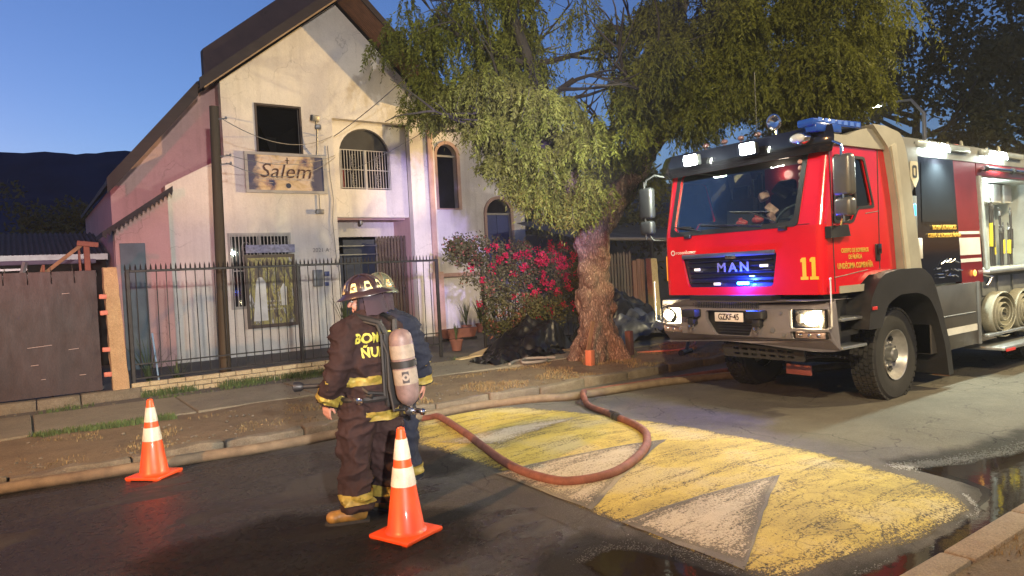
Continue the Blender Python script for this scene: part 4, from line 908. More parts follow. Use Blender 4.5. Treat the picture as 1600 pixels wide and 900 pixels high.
def strands(clumps, seed, per=60, leaf=.085, wid=.011, seglen=.9, leaves=30, droop=1.0):
    """weeping twigs: each starts inside a clump, arches outward and hangs, with leaflets on both sides"""
    rg = np.random.RandomState(seed); Cs, As, Bs, TW = [], [], [], []
    for (cx, cy, cz, rx, ry, rz, dens) in clumps:
        n = int(per*dens)
        d = rg.randn(n, 3); d /= np.linalg.norm(d, axis=1)[:, None]; r = rg.rand(n)**.5*np.where(rg.rand(n) < .12, 1.5, 1.0)
        P = np.array([cx, cy, cz])+d*r[:, None]*np.array([rx, ry, rz])
        out = d.copy(); out[:, 2] = np.abs(out[:, 2])*.4; out += rg.randn(n, 3)*.25
        L = seglen*(.62 if cz < 5.0 else 1.0)*(.45+.9*rg.rand(n))*rg.uniform(.7, 1.35)
        t = (np.arange(leaves)+.5)/leaves
        # quadratic path outward then down
        for k in range(n):
            p0 = P[k]; v0 = out[k]*.42*L[k]; dn = np.array([rg.randn()*.06, rg.randn()*.06, -1.0])*L[k]*droop
            path = p0+np.outer(t, v0)+np.outer(t**1.7, dn)
            tan = v0+np.outer(1.7*t**.7, dn); tan /= np.linalg.norm(tan, axis=1)[:, None]
            side = np.cross(tan, rg.randn(3)); side /= np.linalg.norm(side, axis=1)[:, None]+1e-6
            sg = np.where(np.arange(leaves) % 2, 1, -1)[:, None]
            jit = rg.randn(leaves, 3)*.35
            A = (side*sg*.8+tan*.75+jit+np.array([0, 0, -.25])); A /= np.linalg.norm(A, axis=1)[:, None]
            ln = leaf*(.6+.7*rg.rand(leaves))[:, None]; A *= ln
            B = np.cross(A, rg.randn(leaves, 3)); B /= np.linalg.norm(B, axis=1)[:, None]+1e-6; B *= wid*(ln/leaf)
            Cs.append(path); As.append(A); Bs.append(B)
            if k % 5 == 0: TW.append(path[::6])
    return np.concatenate(Cs), np.concatenate(As), np.concatenate(Bs), TW
LEAFG = m_leaf('pepper_leaf', (.070, .082, .012), (.160, .165, .030), .32); LEAFD = m_leaf('dark_leaf', (.045, .045, .018), (.095, .09, .035))
def m_bark():
    m, nt, p = nodes_of('gnarled_bark'); v = pos(nt, (1.5, 1.5, .42))
    vo = N(nt, 'ShaderNodeTexVoronoi', feature='DISTANCE_TO_EDGE'); vo.inputs['Scale'].default_value = 16
    nn = N(nt, 'ShaderNodeTexNoise'); nn.inputs['Scale'].default_value = 6; nn.inputs['Detail'].default_value = 6; nt.links.new(v, nn.inputs['Vector'])
    sc = N(nt, 'ShaderNodeVectorMath', operation='SCALE'); sc.inputs['Scale'].default_value = .3; nt.links.new(nn.outputs['Color'], sc.inputs[0])
    vd = N(nt, 'ShaderNodeVectorMath', operation='ADD'); nt.links.new(v, vd.inputs[0]); nt.links.new(sc.outputs[0], vd.inputs[1]); nt.links.new(vd.outputs[0], vo.inputs['Vector'])
    h = math_(nt, 'ADD', vo.outputs['Distance'], math_(nt, 'MULTIPLY', noise(nt, v, 30, 6, .75), .45))
    c = ramp(nt, h, [(.16, (.06, .035, .025)), (.42, (.26, .17, .12)), (.7, (.44, .32, .23))]); nt.links.new(c, p.inputs['Base Color'])
    p.inputs['Roughness'].default_value = .95; bump(nt, p, h, 1.0, .05); return m
BARK = m_bark()
tree = thing('pepper_tree', 'big weeping pepper tree with gnarled reddish trunk standing on the verge by the engine', 'tree', (8.9, 10.0, .1))
# trunk: gnarled, thick at the foot
tm = MB()
chain(tm, [(8.98, 9.95, .0), (8.88, 9.95, .5), (8.86, 9.95, 1.1), (8.92, 9.95, 1.7), (8.92, 9.95, 2.2), (8.95, 9.95, 2.65)], [.42, .34, .275, .28, .26, .28])
for (a, r, l) in ((.3, .15, .54), (1.5, .13, .50), (2.6, .15, .55), (3.9, .15, .54), (5.0, .14, .55), (5.8, .12, .5)):
    chain(tm, [(8.92+.2*math.cos(a), 9.95+.2*math.sin(a), .75), (8.95+.42*math.cos(a), 9.95+.42*math.sin(a), .25), (8.95+l*math.cos(a), 9.95+l*math.sin(a), .02)], [r*.9, r, r*.7])
rn = random.Random(2)
for i in range(26):
    z = rn.uniform(.2, 2.5); a = rn.uniform(0, 2*PI); rr = .235+.08*(1-z/2.5); tm.ball((8.9+rr*math.cos(a), 9.95+rr*math.sin(a), z), (rn.uniform(.07, .16),)*2+(rn.uniform(.1, .24),), 10, 8)
LIMBS = [([(8.95, 9.95, 2.55), (9.45, 9.85, 3.1), (9.95, 9.7, 3.7), (10.3, 9.5, 4.7), (10.5, 9.2, 6.0), (10.9, 9.0, 7.6)], [.30, .25, .22, .19, .15, .10]),
         ([(8.92, 9.95, 2.5), (8.55, 9.9, 3.2), (8.15, 9.8, 3.9), (7.85, 9.8, 4.6), (7.6, 9.9, 5.5), (7.2, 10, 6.6)], [.26, .19, .16, .13, .11, .07]),
         ([(8.95, 10.0, 2.6), (8.9, 10.3, 3.4), (8.2, 10.6, 4.4), (7.9, 10.8, 5.8), (7.8, 10.9, 7.2)], [.24, .2, .16, .13, .08]),
         ([(9.2, 9.8, 2.9), (9.4, 9.2, 3.6), (9.5, 8.3, 4.5), (9.9, 7.2, 5.2), (10.6, 6.4, 6.2)], [.2, .17, .14, .11, .07])]
for pts, rs in LIMBS: chain(tm, pts[:3], rs[:3])
me = fuse(tm, .035, 2, .05, 4, extra=lambda c, n: .022*mnoise.noise(Vector((c.x*14, c.y*14, c.z*5)))+.05*max(0, mnoise.noise(c*3.1)))
link('trunk', me, BARK, tree)
BR = mat('branch_bark', (.030, .024, .018), .9, var=.4, scale=8, bmp=.5, bscale=30)
for pts, rs in LIMBS:
    s = MB(); s.tube([Vector(p)+Vector((mnoise.noise(Vector(p)*3), mnoise.noise(Vector(p)*3+Vector((5, 0, 0))), 0))*.06 for p in pts[1:]], rs[1:], 10); s.build('limb', BR, tree)
rn = random.Random(8); s = MB()
def branch(p, d, L, r, depth):
    pts = [Vector(p)]; dd = Vector(d).normalized(); rs = [r]
    for i in range(5):
        dd = (dd+Vector((rn.gauss(0, .12), rn.gauss(0, .12), rn.gauss(.02, .10)))).normalized(); pts.append(pts[-1]+dd*L/5); rs.append(r*(1-.14*(i+1)))
    s.tube(pts, rs, 6, False)
    if depth: 
        for k in range(3): q = pts[rn.randint(2, 5)]; branch(q, dd+Vector((rn.gauss(0, .7), rn.gauss(0, .7), rn.gauss(.1, .4))), L*.68, r*.5, depth-1)
for pts, rs in LIMBS:
    for i in range(2, len(pts)):
        for k in range(2):
            a = rn.uniform(0, 2*PI); branch(pts[i], (math.cos(a), math.sin(a), .35), 1.9, rs[i]*.55, 2)
s.build('branches', BR, tree, fix=False)
CL = [(6.41, 12.14, 6.7, 0.74, 0.8, 0.56, 0.6), (6.73, 11.28, 5.89, 0.83, 1.0, 0.72, 1.2), (7.35, 10.86, 6.57, 0.95, 1.1, 0.6, 1.5), (7.77, 10.3, 5.76, 0.94, 1.2, 0.7, 1.8), (7.27, 10.26, 5.0, 0.92, 1.1, 0.57, 1.8), (6.77, 10.98, 5.0, 0.53, 0.8, 0.47, 0.9), (6.71, 11.53, 5.6, 0.61, 0.7, 0.54, 0.7), (7.92, 9.85, 6.45, 0.69, 1.0, 0.57, 0.72), (7.02, 9.8, 4.71, 0.77, 1.0, 0.55, 1.02), (7.36, 9.18, 4.3, 0.86, 1.1, 0.64, 1.32), (6.73, 9.62, 4.12, 0.48, 0.8, 0.38, 0.54), (7.16, 8.82, 3.92, 0.62, 0.8, 0.29, 0.58), (7.91, 8.54, 4.12, 0.53, 1.0, 0.53, 0.6), (8.65, 8.1, 5.79, 0.63, 1.1, 0.63, 2.2), (8.65, 7.46, 4.88, 0.71, 1.2, 0.71, 2.6), (8.34, 7.9, 4.86, 0.51, 1.0, 0.62, 0.96), (8.76, 7.35, 4.39, 0.61, 1.1, 0.5, 1.35), (9.27, 7.05, 5.65, 0.81, 1.2, 0.61, 2.6), (9.46, 6.64, 4.67, 0.79, 1.2, 0.59, 2.6), (9.35, 6.95, 4.45, 0.71, 1.0, 0.3, 1.12), (9.99, 6.29, 5.43, 0.79, 1.2, 0.59, 2.6), (10.37, 6.24, 4.58, 0.71, 1.1, 0.5, 2.2), (10.36, 5.89, 5.35, 0.49, 1.1, 0.61, 1.4), (10.69, 6.0, 4.61, 0.42, 0.9, 0.41, 0.91), (10.36, 6.6, 4.46, 0.62, 0.9, 0.21, 0.6), (8.36, 8.58, 3.91, 0.54, 0.6, 0.26, 0.34), (10.09, 9.46, 3.79, 0.74, 0.8, 0.43, 0.68), (6.26, 11.87, 6.35, 0.48, 0.5, 0.48, 0.3), (6.2, 11.63, 5.21, 0.42, 0.5, 0.48, 0.5), (11.28, 5.85, 5.38, 0.26, 0.7, 0.42, 0.42), (9.08, 7.21, 6.78, 1.21, 1.4, 0.61, 2.2), (10.4, 6.28, 6.7, 1.11, 1.4, 0.61, 2.2), (7.69, 10.41, 7.76, 1.41, 1.4, 0.7, 2.0), (7.31, 9.33, 3.27, 0.49, 0.7, 0.27, 0.9), (7.71, 9.16, 2.94, 0.38, 0.6, 0.22, 0.7), (7.19, 9.67, 3.7, 0.44, 0.7, 0.28, 0.8), (7.9, 8.79, 3.11, 0.32, 0.5, 0.21, 0.5), (6.98, 10.32, 4.02, 0.28, 0.5, 0.28, 0.5)]  # clumps of the crown: centre, radii, density
# every clump breaks up into smaller sprays with air between them
rs_ = np.random.RandomState(21); SUB = []
for (x, y, z, rx, ry, rz, d) in CL:
    k = max(3, int(7*d**.5)); lat = .8185*x-.5744*y
    for i in range(k):
        v_ = rs_.randn(3); v_ /= np.linalg.norm(v_); v_ *= rs_.rand()**.4; f_ = rs_.uniform(.26, .50)
        sx_ = .8185*(x+v_[0]*rx)-.5744*(y+v_[1]*ry); sz_ = z+v_[2]*rz
        if (.45 < sx_ < 1.75 and sz_ > 4.7 and rs_.rand() < .72) or (sx_ < -1.75 and rs_.rand() < .5): continue
        SUB.append((x+v_[0]*rx*1.05, y+v_[1]*ry*1.05, z+v_[2]*rz*1.15, max(.2, rx*f_), max(.2, ry*f_*.8), max(.16, rz*f_), d/k*rs_.uniform(.6, 1.5)))
Cs, As, Bs, TW = strands(SUB, 3, per=205, leaf=.082, wid=.0115, seglen=.60, leaves=36)
# the hem of the crown: browsed and cut higher on the side of the house
sl = .8185*Cs[:, 0]-.5744*Cs[:, 1]
hem = np.interp(sl, [-2.4, -1.2, -.62, -.12, .45, 1.1, 1.8, 2.7, 3.4, 6], [4.7, 4.25, 3.95, 3.15, 2.65, 2.5, 2.9, 2.9, 3.7, 3.75])+np.random.RandomState(5).randn(len(Cs))*.13
ok = Cs[:, 2] > hem; Cs, As, Bs = Cs[ok], As[ok], Bs[ok]
TW = [p for p in TW if p[-1][2] > np.interp(.8185*p[-1][0]-.5744*p[-1][1], [-2.4, -1.2, -.62, -.12, .45, 1.1, 1.8, 2.7, 3.4, 6], [4.7, 4.25, 3.95, 3.15, 2.65, 2.5, 2.9, 2.9, 3.7, 3.75])]
quads('crown', Cs, As, Bs, LEAFG, tree)
s = MB()
for p in TW[::2]: s.tube([tuple(x) for x in p], .004, 3, False)
s.build('hanging_twigs', BR, tree, 0, False)
# trees standing far behind the fire engine and the house
def far_tree(label, x, y, h, w, seed, z0=0, lsz=.30, n=9000, grp='dark trees beyond the fire engine', mt=None, low=.28):
    t = thing('broadleaf_tree', label, 'tree', (x, y, 0), grp); rn = random.Random(seed); rg = np.random.RandomState(seed)
    s = MB(); s.tube([(x, y, 0), (x+.1, y, h*.25), (x+rn.uniform(-.4, .4), y, h*.5), (x+rn.uniform(-.6, .6), y, h*.8)], [w*.045, w*.035, w*.025, w*.008], 8)
    tips = []
    for i in range(11):
        z = h*rn.uniform(.25, .7); a = rn.uniform(0, 2*PI); L = w*rn.uniform(.3, .55); p = Vector((x, y, z)); q = p+Vector((math.cos(a)*L, math.sin(a)*L, h*rn.uniform(.1, .28)))
        s.tube([p, p.lerp(q, .5)+Vector((0, 0, -.2)), q], [w*.016, w*.011, w*.004], 5); tips.append(q)
    s.build('trunk', BR, t)
    C = []
    for i in range(46):
        a = rn.uniform(0, 2*PI); r = w*.5*rn.uniform(.1, 1)**.6; zz = rn.uniform(low, 1.0); r *= math.sin(PI*min(.97, .12+zz*.86))**.6+.1
        c = np.array([x+r*math.cos(a), y+r*math.sin(a), z0+h*zz]); k = n//46; d = rg.randn(k, 3); d /= np.linalg.norm(d, axis=1)[:, None]
        C.append(c+d*(rg.rand(k)**.35)[:, None]*np.array([w*.12, w*.12, h*.07])*rn.uniform(.7, 1.4))
    C = np.concatenate(C); n_ = len(C); A = rg.randn(n_, 3); A /= np.linalg.norm(A, axis=1)[:, None]; A *= lsz*(.6+.8*rg.rand(n_))[:, None]
    B = np.cross(A, rg.randn(n_, 3)); B /= np.linalg.norm(B, axis=1)[:, None]; B *= lsz*.28
    quads('crown', C, A, B, mt or LEAFD, t); return t
far_tree('tall dark tree beyond the truck roof with a forked top', 33, 15, 12.5, 8, 1, lsz=.26, n=15000)
far_tree('broad dark tree rising behind the open truck lockers', 38, 12.5, 13.5, 9, 2, lsz=.28, n=16000)
far_tree('dark brownish tree at the far end of the truck', 42, 9, 14.5, 9, 3, lsz=.28, n=15000)
far_tree('shorter dark tree between the pepper tree and the tall ones', 29, 17.5, 8.5, 7, 4, lsz=.24, n=12000)
far_tree('dense dark bushy tree behind the burnt yard', 18.5, 21, 6.8, 7, 5, lsz=.2, n=12000, low=.15)
far_tree('dark round tree behind the trunk of the pepper tree', 22, 23, 6.2, 7, 6, lsz=.2, n=9000, low=.15)
far_tree('small black tree on the skyline beyond the shed', -1.5, 34, 6.2, 6, 7, lsz=.2, n=4000, low=.3)
far_tree('low black tree beside the house behind the shed', 1.6, 33, 5.4, 5, 8, lsz=.2, n=4000, low=.3)
# distant hedge and house line closing the view behind the truck
s = MB(); s.b2(20, 60, 26, 26.4, 0, 3.2); tag(s.build('yard_wall', mat('far_wall', (.07, .065, .06), .9, var=.4, scale=.6)), 'long dim wall closing the street far behind the fire engine', 'wall')
# ---- bougainvillea
bo = thing('bougainvillea', 'flowering bougainvillea with magenta blooms sprawling over the iron fence', 'shrub', (9, 12.9, .1))
rn = random.Random(12); rg = np.random.RandomState(12)
def leaves_at(centres, per, rad, lsz, wd, up=.2):
    C = []
    for c in centres:
        r = c[3]; k = int(per*c[4]); d = rg.randn(k, 3); d /= np.linalg.norm(d, axis=1)[:, None]; C.append(np.array(c[:3])+d*(rg.rand(k)**.5)[:, None]*r)
    C = np.concatenate(C); n = len(C); A = rg.randn(n, 3); A[:, 2] += up; A /= np.linalg.norm(A, axis=1)[:, None]; A *= lsz*(.6+.8*rg.rand(n))[:, None]
    B = np.cross(A, rg.randn(n, 3)); B /= np.linalg.norm(B, axis=1)[:, None]; return C, A, B*wd
cs = []
for i in range(125):
    t = rn.random(); x = 7.35+3.7*t; z = rn.uniform(1.5, 2.45) if rn.random() < .62 else rn.uniform(.5, 1.6)
    if z < 1.4 and x < 8.2: continue
    if x < 7.9: z = rn.uniform(2.15, 2.5)
    cs.append((x, 12.75+rn.uniform(-.35, .3), z, rn.uniform(.14, .3), rn.uniform(.6, 1.2)))
for i in range(18): cs.append((rn.uniform(8.6, 9.7), 12.5+rn.uniform(-.4, .2), rn.uniform(.3, 1.2), .26, 1))
C, A, B = leaves_at(cs, 110, 1, .075, .022); quads('foliage', C, A, B, m_leaf('bougainvillea_leaf', (.05, .055, .02), (.12, .11, .04)), bo)
C, A, B = leaves_at([c for c in cs if rn.random() < .5 and c[0] < 9.3], 28, 1, .06, .024); quads('dry_bracts', C, A, B, m_leaf('dry_bract', (.16, .05, .03), (.30, .12, .07)), bo)
fl_ = []
for i in range(90):
    x = rn.gauss(9.9, .55) if rn.random() < .68 else rn.uniform(7.5, 11); z = (2.05+rn.gauss(0, .22)) if rn.random() < .75 else rn.uniform(.7, 1.8); fl_.append((x, 12.5+rn.uniform(-.3, .1), z, rn.uniform(.05, .13), 1))
C, A, B = leaves_at(fl_, 26, 1, .05, .024); quads('flowers', C, A, B, m_leaf('magenta_bract', (.34, .010, .03), (.58, .03, .07), .35), bo)
s = MB()
for i in range(16):
    p = Vector((rn.uniform(8.8, 9.4), 12.8, .15)); q = Vector((rn.uniform(7.5, 11), 12.8+rn.uniform(-.3, .2), rn.uniform(1.4, 2.4))); mid = p.lerp(q, .5)+Vector((rn.gauss(0, .25), rn.gauss(0, .1), .25)); s.tube([p, p.lerp(mid, .5), mid, mid.lerp(q, .6), q], [.022, .016, .012, .008, .005], 5)
s.build('stems', BR, bo)
# ---- potted plants and yard plants
TERRA = mat('terracotta', (.24, .09, .055), .85, var=.3); SPIKY = m_leaf('spiky_leaf', (.04, .06, .02), (.10, .12, .05), .1)
def potted(label, x, y, h, n, seed, z=.12, pot=True, spread=.5, w=.02):
    t = thing('potted_plant' if pot else 'yard_plant', label, 'plant', (x, y, z), 'plants in the forecourt')
    if pot:
        s = MB(); s.lathe([(0, 0), (.10, 0), (.145, .22), (.16, .22), (.16, .26), (.135, .26), (.13, .22), (0, .22)], Matrix.Translation((x, y, z)), 18); s.build('pot', TERRA, t)
    rn = random.Random(seed); s = MB(); b = z+(.22 if pot else 0)
    for i in range(n):
        a = rn.uniform(0, 2*PI); L = h*rn.uniform(.6, 1.1); sp = spread*rn.uniform(.1, 1)*L; c, d = math.cos(a), math.sin(a); sx, sy = -d*w, c*w
        p = [(x+c*sp*u**1.6, y+d*sp*u**1.6, b+L*(u-.25*u*u*spread)) for u in (0, .35, .7, 1)]
        for k in range(3):
            w0 = (1-.25*k); w1 = (1-.25*(k+1)) if k < 2 else .02
            s.face([(p[k][0]-sx*w0, p[k][1]-sy*w0, p[k][2]), (p[k][0]+sx*w0, p[k][1]+sy*w0, p[k][2]), (p[k+1][0]+sx*w1, p[k+1][1]+sy*w1, p[k+1][2]), (p[k+1][0]-sx*w1, p[k+1][1]-sy*w1, p[k+1][2])])
    s.build('leaves', SPIKY, t, 40, False)
potted('wispy sword-leaved plant in a pot at the left corner of the porch', 6.75, 17.1, 1.25, 30, 1)
potted('tall thin plant in a pot just right of the salmon pilaster', 10.4, 17.2, .8, 34, 2)
potted('bushy grass-like plant in a pot beneath the violet wall', 10.95, 17.3, .9, 40, 3)
potted('low potted plant beside the fence post under the bougainvillea', 8.0, 13.7, .5, 20, 4)
potted('upright potted plant at the foot of the hall wall', 11.5, 17.4, .7, 30, 6)
potted('tall weedy clump growing behind the fence next to the ochre post', 1.72, 13.5, 1.15, 26, 5, .1, False, .7, .012)
potted('leafy weed under the fence left of the utility pole', 2.15, 13.45, .7, 30, 8, .1, False, .9, .014)
potted('grey-green shrub against the picket fence right of the trunk', 12.6, 13.8, 1.0, 90, 7, .1, False, .8, .012)
C_ = thing('blue_stake', 'thin pale blue stake leaning among weeds behind the fence', 'stake', (1.85, 13.4, .1))
s = MB(); s.cyl((1.87, 13.45, .12), (1.80, 13.45, 1.1), .016, n=8); s.build('stake', mat('pale_blue', (.25, .35, .45), .5), C_)
pl_ = thing('planter_box', 'long terracotta planter on a low stand by the hall wall', 'planter', (9.4, 16, .1))
s = MB(); s.prism([(8.9, .42), (9.0, .18), (9.8, .18), (9.9, .42)], 'y', 15.8, 16.1); s.build('trough', TERRA, pl_); s = MB(); s.b2(8.9, 9.9, 15.85, 16.05, .12, .17); s.build('stand', IRON, pl_)
# weeds in front of the brick wall
blades('grass', scatter(1400, 1.5, 4.9, 12.72, 12.93, SW-.02, 14, -.2)+scatter(1500, 1.4, 5.5, 13.1, 13.9, SW-.02, 15, .0), .12, .012, GRASS, 4)
rn = random.Random(31); lf = []
for i in range(1500): x = rn.uniform(2.5, 12); lf.append((x, rn.uniform(8.4, 12.6), SW+.005))
LV = np.array(lf); n = len(LV); rg = np.random.RandomState(4); A = rg.randn(n, 3)*np.array([1, 1, .25]); A /= np.linalg.norm(A, axis=1)[:, None]; A *= .035; B = np.cross(A, np.array([0, 0, 1.0])+rg.randn(n, 3)*.3); B /= np.linalg.norm(B, axis=1)[:, None]; B *= .008
quads('fallen_leaves', LV, A, B, mat('fallen_leaf', (.09, .06, .03), .9, var=.5, scale=20), None)['kind'] = 'stuff'
# ================================================================ fire engine
RED = mat('engine_red', (.66, .008, .016), .22, var=.12, coat=.8, spec=.5, scale=2); DRED = mat('engine_dark_red', (.17, .010, .014), .3, var=.15, coat=.6)
CREAM = mat('engine_cream', (.34, .315, .25), .45, var=.15, coat=.1); DGR = mat('bumper_grey', (.17, .155, .165), .5, var=.3, bmp=.15, bscale=120)
BLK = mat('black_plastic', (.018, .018, .02), .45, var=.3, bmp=.15, bscale=150); GBLK = mat('gloss_black', (.010, .010, .014), .12, coat=.5, var=.2)
TYRE = mat('tyre_rubber', (.022, .020, .019), .8, var=.4, fine=.3, bmp=.3, bscale=60); STEEL = mat('wheel_steel', (.50, .48, .46), .4, .6, var=.35, scale=6)
CHR = mat('chrome', (.7, .7, .72), .12, 1, var=.1); ALP = mat('chequer_aluminium', (.45, .46, .46), .35, .8, var=.25, bmp=.5, bscale=70)
WHT2 = mat('white_tape', (.62, .60, .55), .5, var=.2); YTXT = mat('gold_lettering', (.62, .36, .05), .45, var=.15); YNUM = mat('yellow_number', (.80, .52, .02), .4, var=.05)
GLS = glass('windscreen_glass', (.9, .95, .93), -.06, .97); BLUEP = mat('blue_lens', (.02, .08, .42), .15, coat=.6); AMB = glow('amber_lens', (1, .30, .02), .25)
L_WORK = glow('work_light_led', (.93, 1.0, .80), 110); L_HEAD = glow('headlight_lamp', (1, .80, .45), 60); L_BLUE = glow('blue_flasher', (.02, .16, 1), 22); L_SIDE = glow('side_led', (.86, 1, .90), 60); L_WHT = glow('day_led', (1, .85, .75), .35); L_CY = glow('cyan_marker', (.02, .35, 1), 1.2)
YN, YR = 4.30, 6.62; XF = 7.22; RC = .09; ZC0, ZS, ZT = 1.42, 2.20, 3.13
eng = thing('fire_engine', 'red fire engine numbered 11 with lit roof lamps and an open tool locker', 'fire engine', (7.3, 5.5, 0))
def lean(z): return 0 if z < ZS else (z-ZS)*.22
def fp(y, z, off=0):
    """point on the cab front (with rounded vertical corners), off = how far it stands proud"""
    x0 = XF+lean(z)
    if y < YN+RC: t = (YN+RC-y)/RC; a = min(1, t)*PI/2; return (x0+RC-(RC+off)*math.cos(a), YN+RC-(RC+off)*math.sin(a), z)
    if y > YR-RC: t = (y-YR+RC)/RC; a = min(1, t)*PI/2; return (x0+RC-(RC+off)*math.cos(a), YR-RC+(RC+off)*math.sin(a), z)
    return (x0-off, y, z)
PF = lambda u, v, w: fp(u, v, -w)
GR = rpoly([(4.95, 1.52), (6.22, 1.52), (6.32, 1.93), (4.88, 1.93)], .05)
WS = rpoly([(4.66, 2.26), (6.44, 2.26), (6.40, 3.02), (4.60, 3.02)], [.09, .09, .05, .05])
s = MB()
s.plate([(YN+RC, ZC0), (YR-RC, ZC0), (YR-RC, ZS), (YN+RC, ZS)], [GR], PF, .04)
s.plate([(YN+RC, ZS), (YR-RC, ZS), (YR-RC, ZT), (YN+RC, ZT)], [WS], PF, .04)
for lo, hi in ((YN, YN+RC), (YR-RC, YR)):
    for z0, z1 in ((ZC0, ZS), (ZS, ZT)): s.grid(lambda u, w: fp(lo+(hi-lo)*u, z0+(z1-z0)*w), 8, 1)
# sides with window openings
def pside(Y, sg): return lambda u, v, w: (u, Y+sg*w, v)
SIDE = [(XF+RC, ZC0), (7.86, ZC0), (7.95, 1.50), (8.14, 1.60), (8.80, 1.62), (8.72, 2.6), (8.60, ZT), (XF+RC+lean(ZT), ZT), (XF+RC, ZS)]
SW_ = rpoly([(7.46, 2.24), (7.82, 2.24), (7.94, 2.40), (8.28, 2.42), (8.10, 2.95), (7.52, 2.95)], .045)
s.plate(SIDE, [SW_], pside(YN, 1), .04); s.plate(SIDE, [SW_], pside(YR, -1), .04)
s.plate([(XF+.2, YN+.05), (8.7, YN+.05), (8.7, YR-.05), (XF+.2, YR-.05)], [], lambda u, v, w: (u, v, 3.13+w), .04)
s.build('cab', RED, eng, 30)
# darker lower panel beside the grille, seams
s = MB()
for (x0, z0, x1, z1) in ((7.42, 1.44, 7.40, 3.10), (8.40, 1.66, 8.44, 3.08)): s.tube([(x0, YN-.001, z0), (x1, YN-.001, z1)], .006, 5)
s.tube([(7.42, YN-.001, 1.60), (8.12, YN-.001, 1.66)], .005, 5); s.tube([(8.12, YN-.001, 2.32), (8.42, YN-.001, 2.35)], .005, 5)
s.build('door_seam', BLK, eng)
s = MB(); s.tube([fp(y, 2.215, .003) for y in [YN+.02+i*.16 for i in range(16)]], .006, 5); s.build('front_seam', mat('seam_dark', (.12, .005, .008), .5), eng)
s = MB(); s.prism([(7.50, ZC0-.002), (8.0, ZC0-.002), (8.02, 1.50), (7.50, 1.50)], 'y', YN-.012, YN-.002); s.build('cream_strip', CREAM, eng)
s = MB(); s.box((8.36, YN-.006, 1.86), (.10, .02, .20), None, .008); s.build('door_handle_recess', BLK, eng)
s = MB(); s.box((8.36, YN-.03, 1.90), (.075, .016, .12), None, .006); s.build('door_handle', GBLK, eng)
# window rubbers, glass
for Y, sg in ((YN, -1), (YR, 1)):
    s = MB(); s.plate(rpoly([(7.43, 2.21), (7.84, 2.21), (7.96, 2.37), (8.32, 2.39), (8.13, 2.98), (7.49, 2.98)], .045), [SW_], pside(Y, sg), .012); w = s.build('side_window', BLK, eng)
    s = MB(); s.plate(SW_, [], pside(Y-sg*.02, sg), .004); s.build('pane', glass('tinted_glass', (.35, .4, .4), .10, .5), w)
    s = MB(); s.b2(7.90, 7.925, Y-.01, Y+.01, 2.38, 2.95); s.build('window_bar', BLK, w)
s = MB(); s.plate(rpoly([(4.60, 2.20), (6.50, 2.20), (6.46, 3.07), (4.54, 3.07)], .06), [WS], lambda u, v, w: fp(u, v, .012-w), .02); wsf = s.build('windscreen', BLK, eng)
s = MB(); s.plate(WS, [], lambda u, v, w: fp(u, v, -.012-w), .004); s.build('pane', GLS, wsf)
# black visor over the windscreen
s = MB()
def vis(u, w):
    y = YN+.04+(YR-YN-.08)*u; z = 3.0+.30*w; o = .05+.10*math.sin(PI*(.15+.7*w))
    x, yy, zz = fp(min(max(y, YN+.02), YR-.02), min(z, ZT), o); return (x, yy, 3.0+.30*w)
s.grid(vis, 40, 8); s.grid(lambda u, w: (XF+.12+1.2*w, YN+.06+(YR-YN-.12)*u, 3.30+.02*math.sin(PI*w)), 10, 3)
s.build('visor', GBLK, eng, 50)
def lamp_unit(name, y, z, x, wy, hz, lens, parent=eng):
    s = MB(); s.box((x+.04, y, z), (.09, wy+.04, hz+.04), Euler((0, -.1, 0)), .02); h = s.build(name, BLK, parent)
    s = MB(); s.box((x-.012, y, z), (.03, wy+.02, hz+.03), Euler((0, -.1, 0)), .012); s.build('lens', lens, h); return h
for y in (6.02, 5.16): lamp_unit('flood_lamp', y, 3.165, XF-.08, .17, .10, L_WORK)
s = MB(); s.ball((XF+.0, 4.52, 3.17), (.10, .13, .075), 18, 12); h = s.build('round_lamp', CHR, eng); s = MB(); s.ball((XF-.05, 4.52, 3.17), (.06, .10, .055), 14, 8); s.build('lens', mat('clear_lens', (.6, .62, .6), .1, coat=.5), h)
# clearance lamps and search light on the roof
for y in (5.30, 5.55, 5.80, 6.1):
    s = MB(); s.tube([(7.55, y, 3.30), (7.55, y, 3.35)], .02, 8); s.ball((7.55, y, 3.39), (.035, .045, .032), 12, 8); s.build('roof_lamp', mat('pinkish_lens', (.22, .12, .12), .2, coat=.5), eng)
s = MB(); s.cyl((7.38, 4.93, 3.30), (7.38, 4.93, 3.40), .02, n=8); s.lathe([(0, -.06), (.05, -.055), (.085, -.02), (.095, .03), (.08, .035), (.06, .01), (0, 0)], Matrix.Translation((7.36, 4.93, 3.45)) @ Euler((0, -PI/2, 0)).to_matrix().to_4x4(), 20); s.build('search_light', CHR, eng)
s = MB(); s.tube([(7.5, 5.28, 3.3), (7.5, 5.28, 4.15)], .006, 5); s.build('aerial', BLKM, eng)
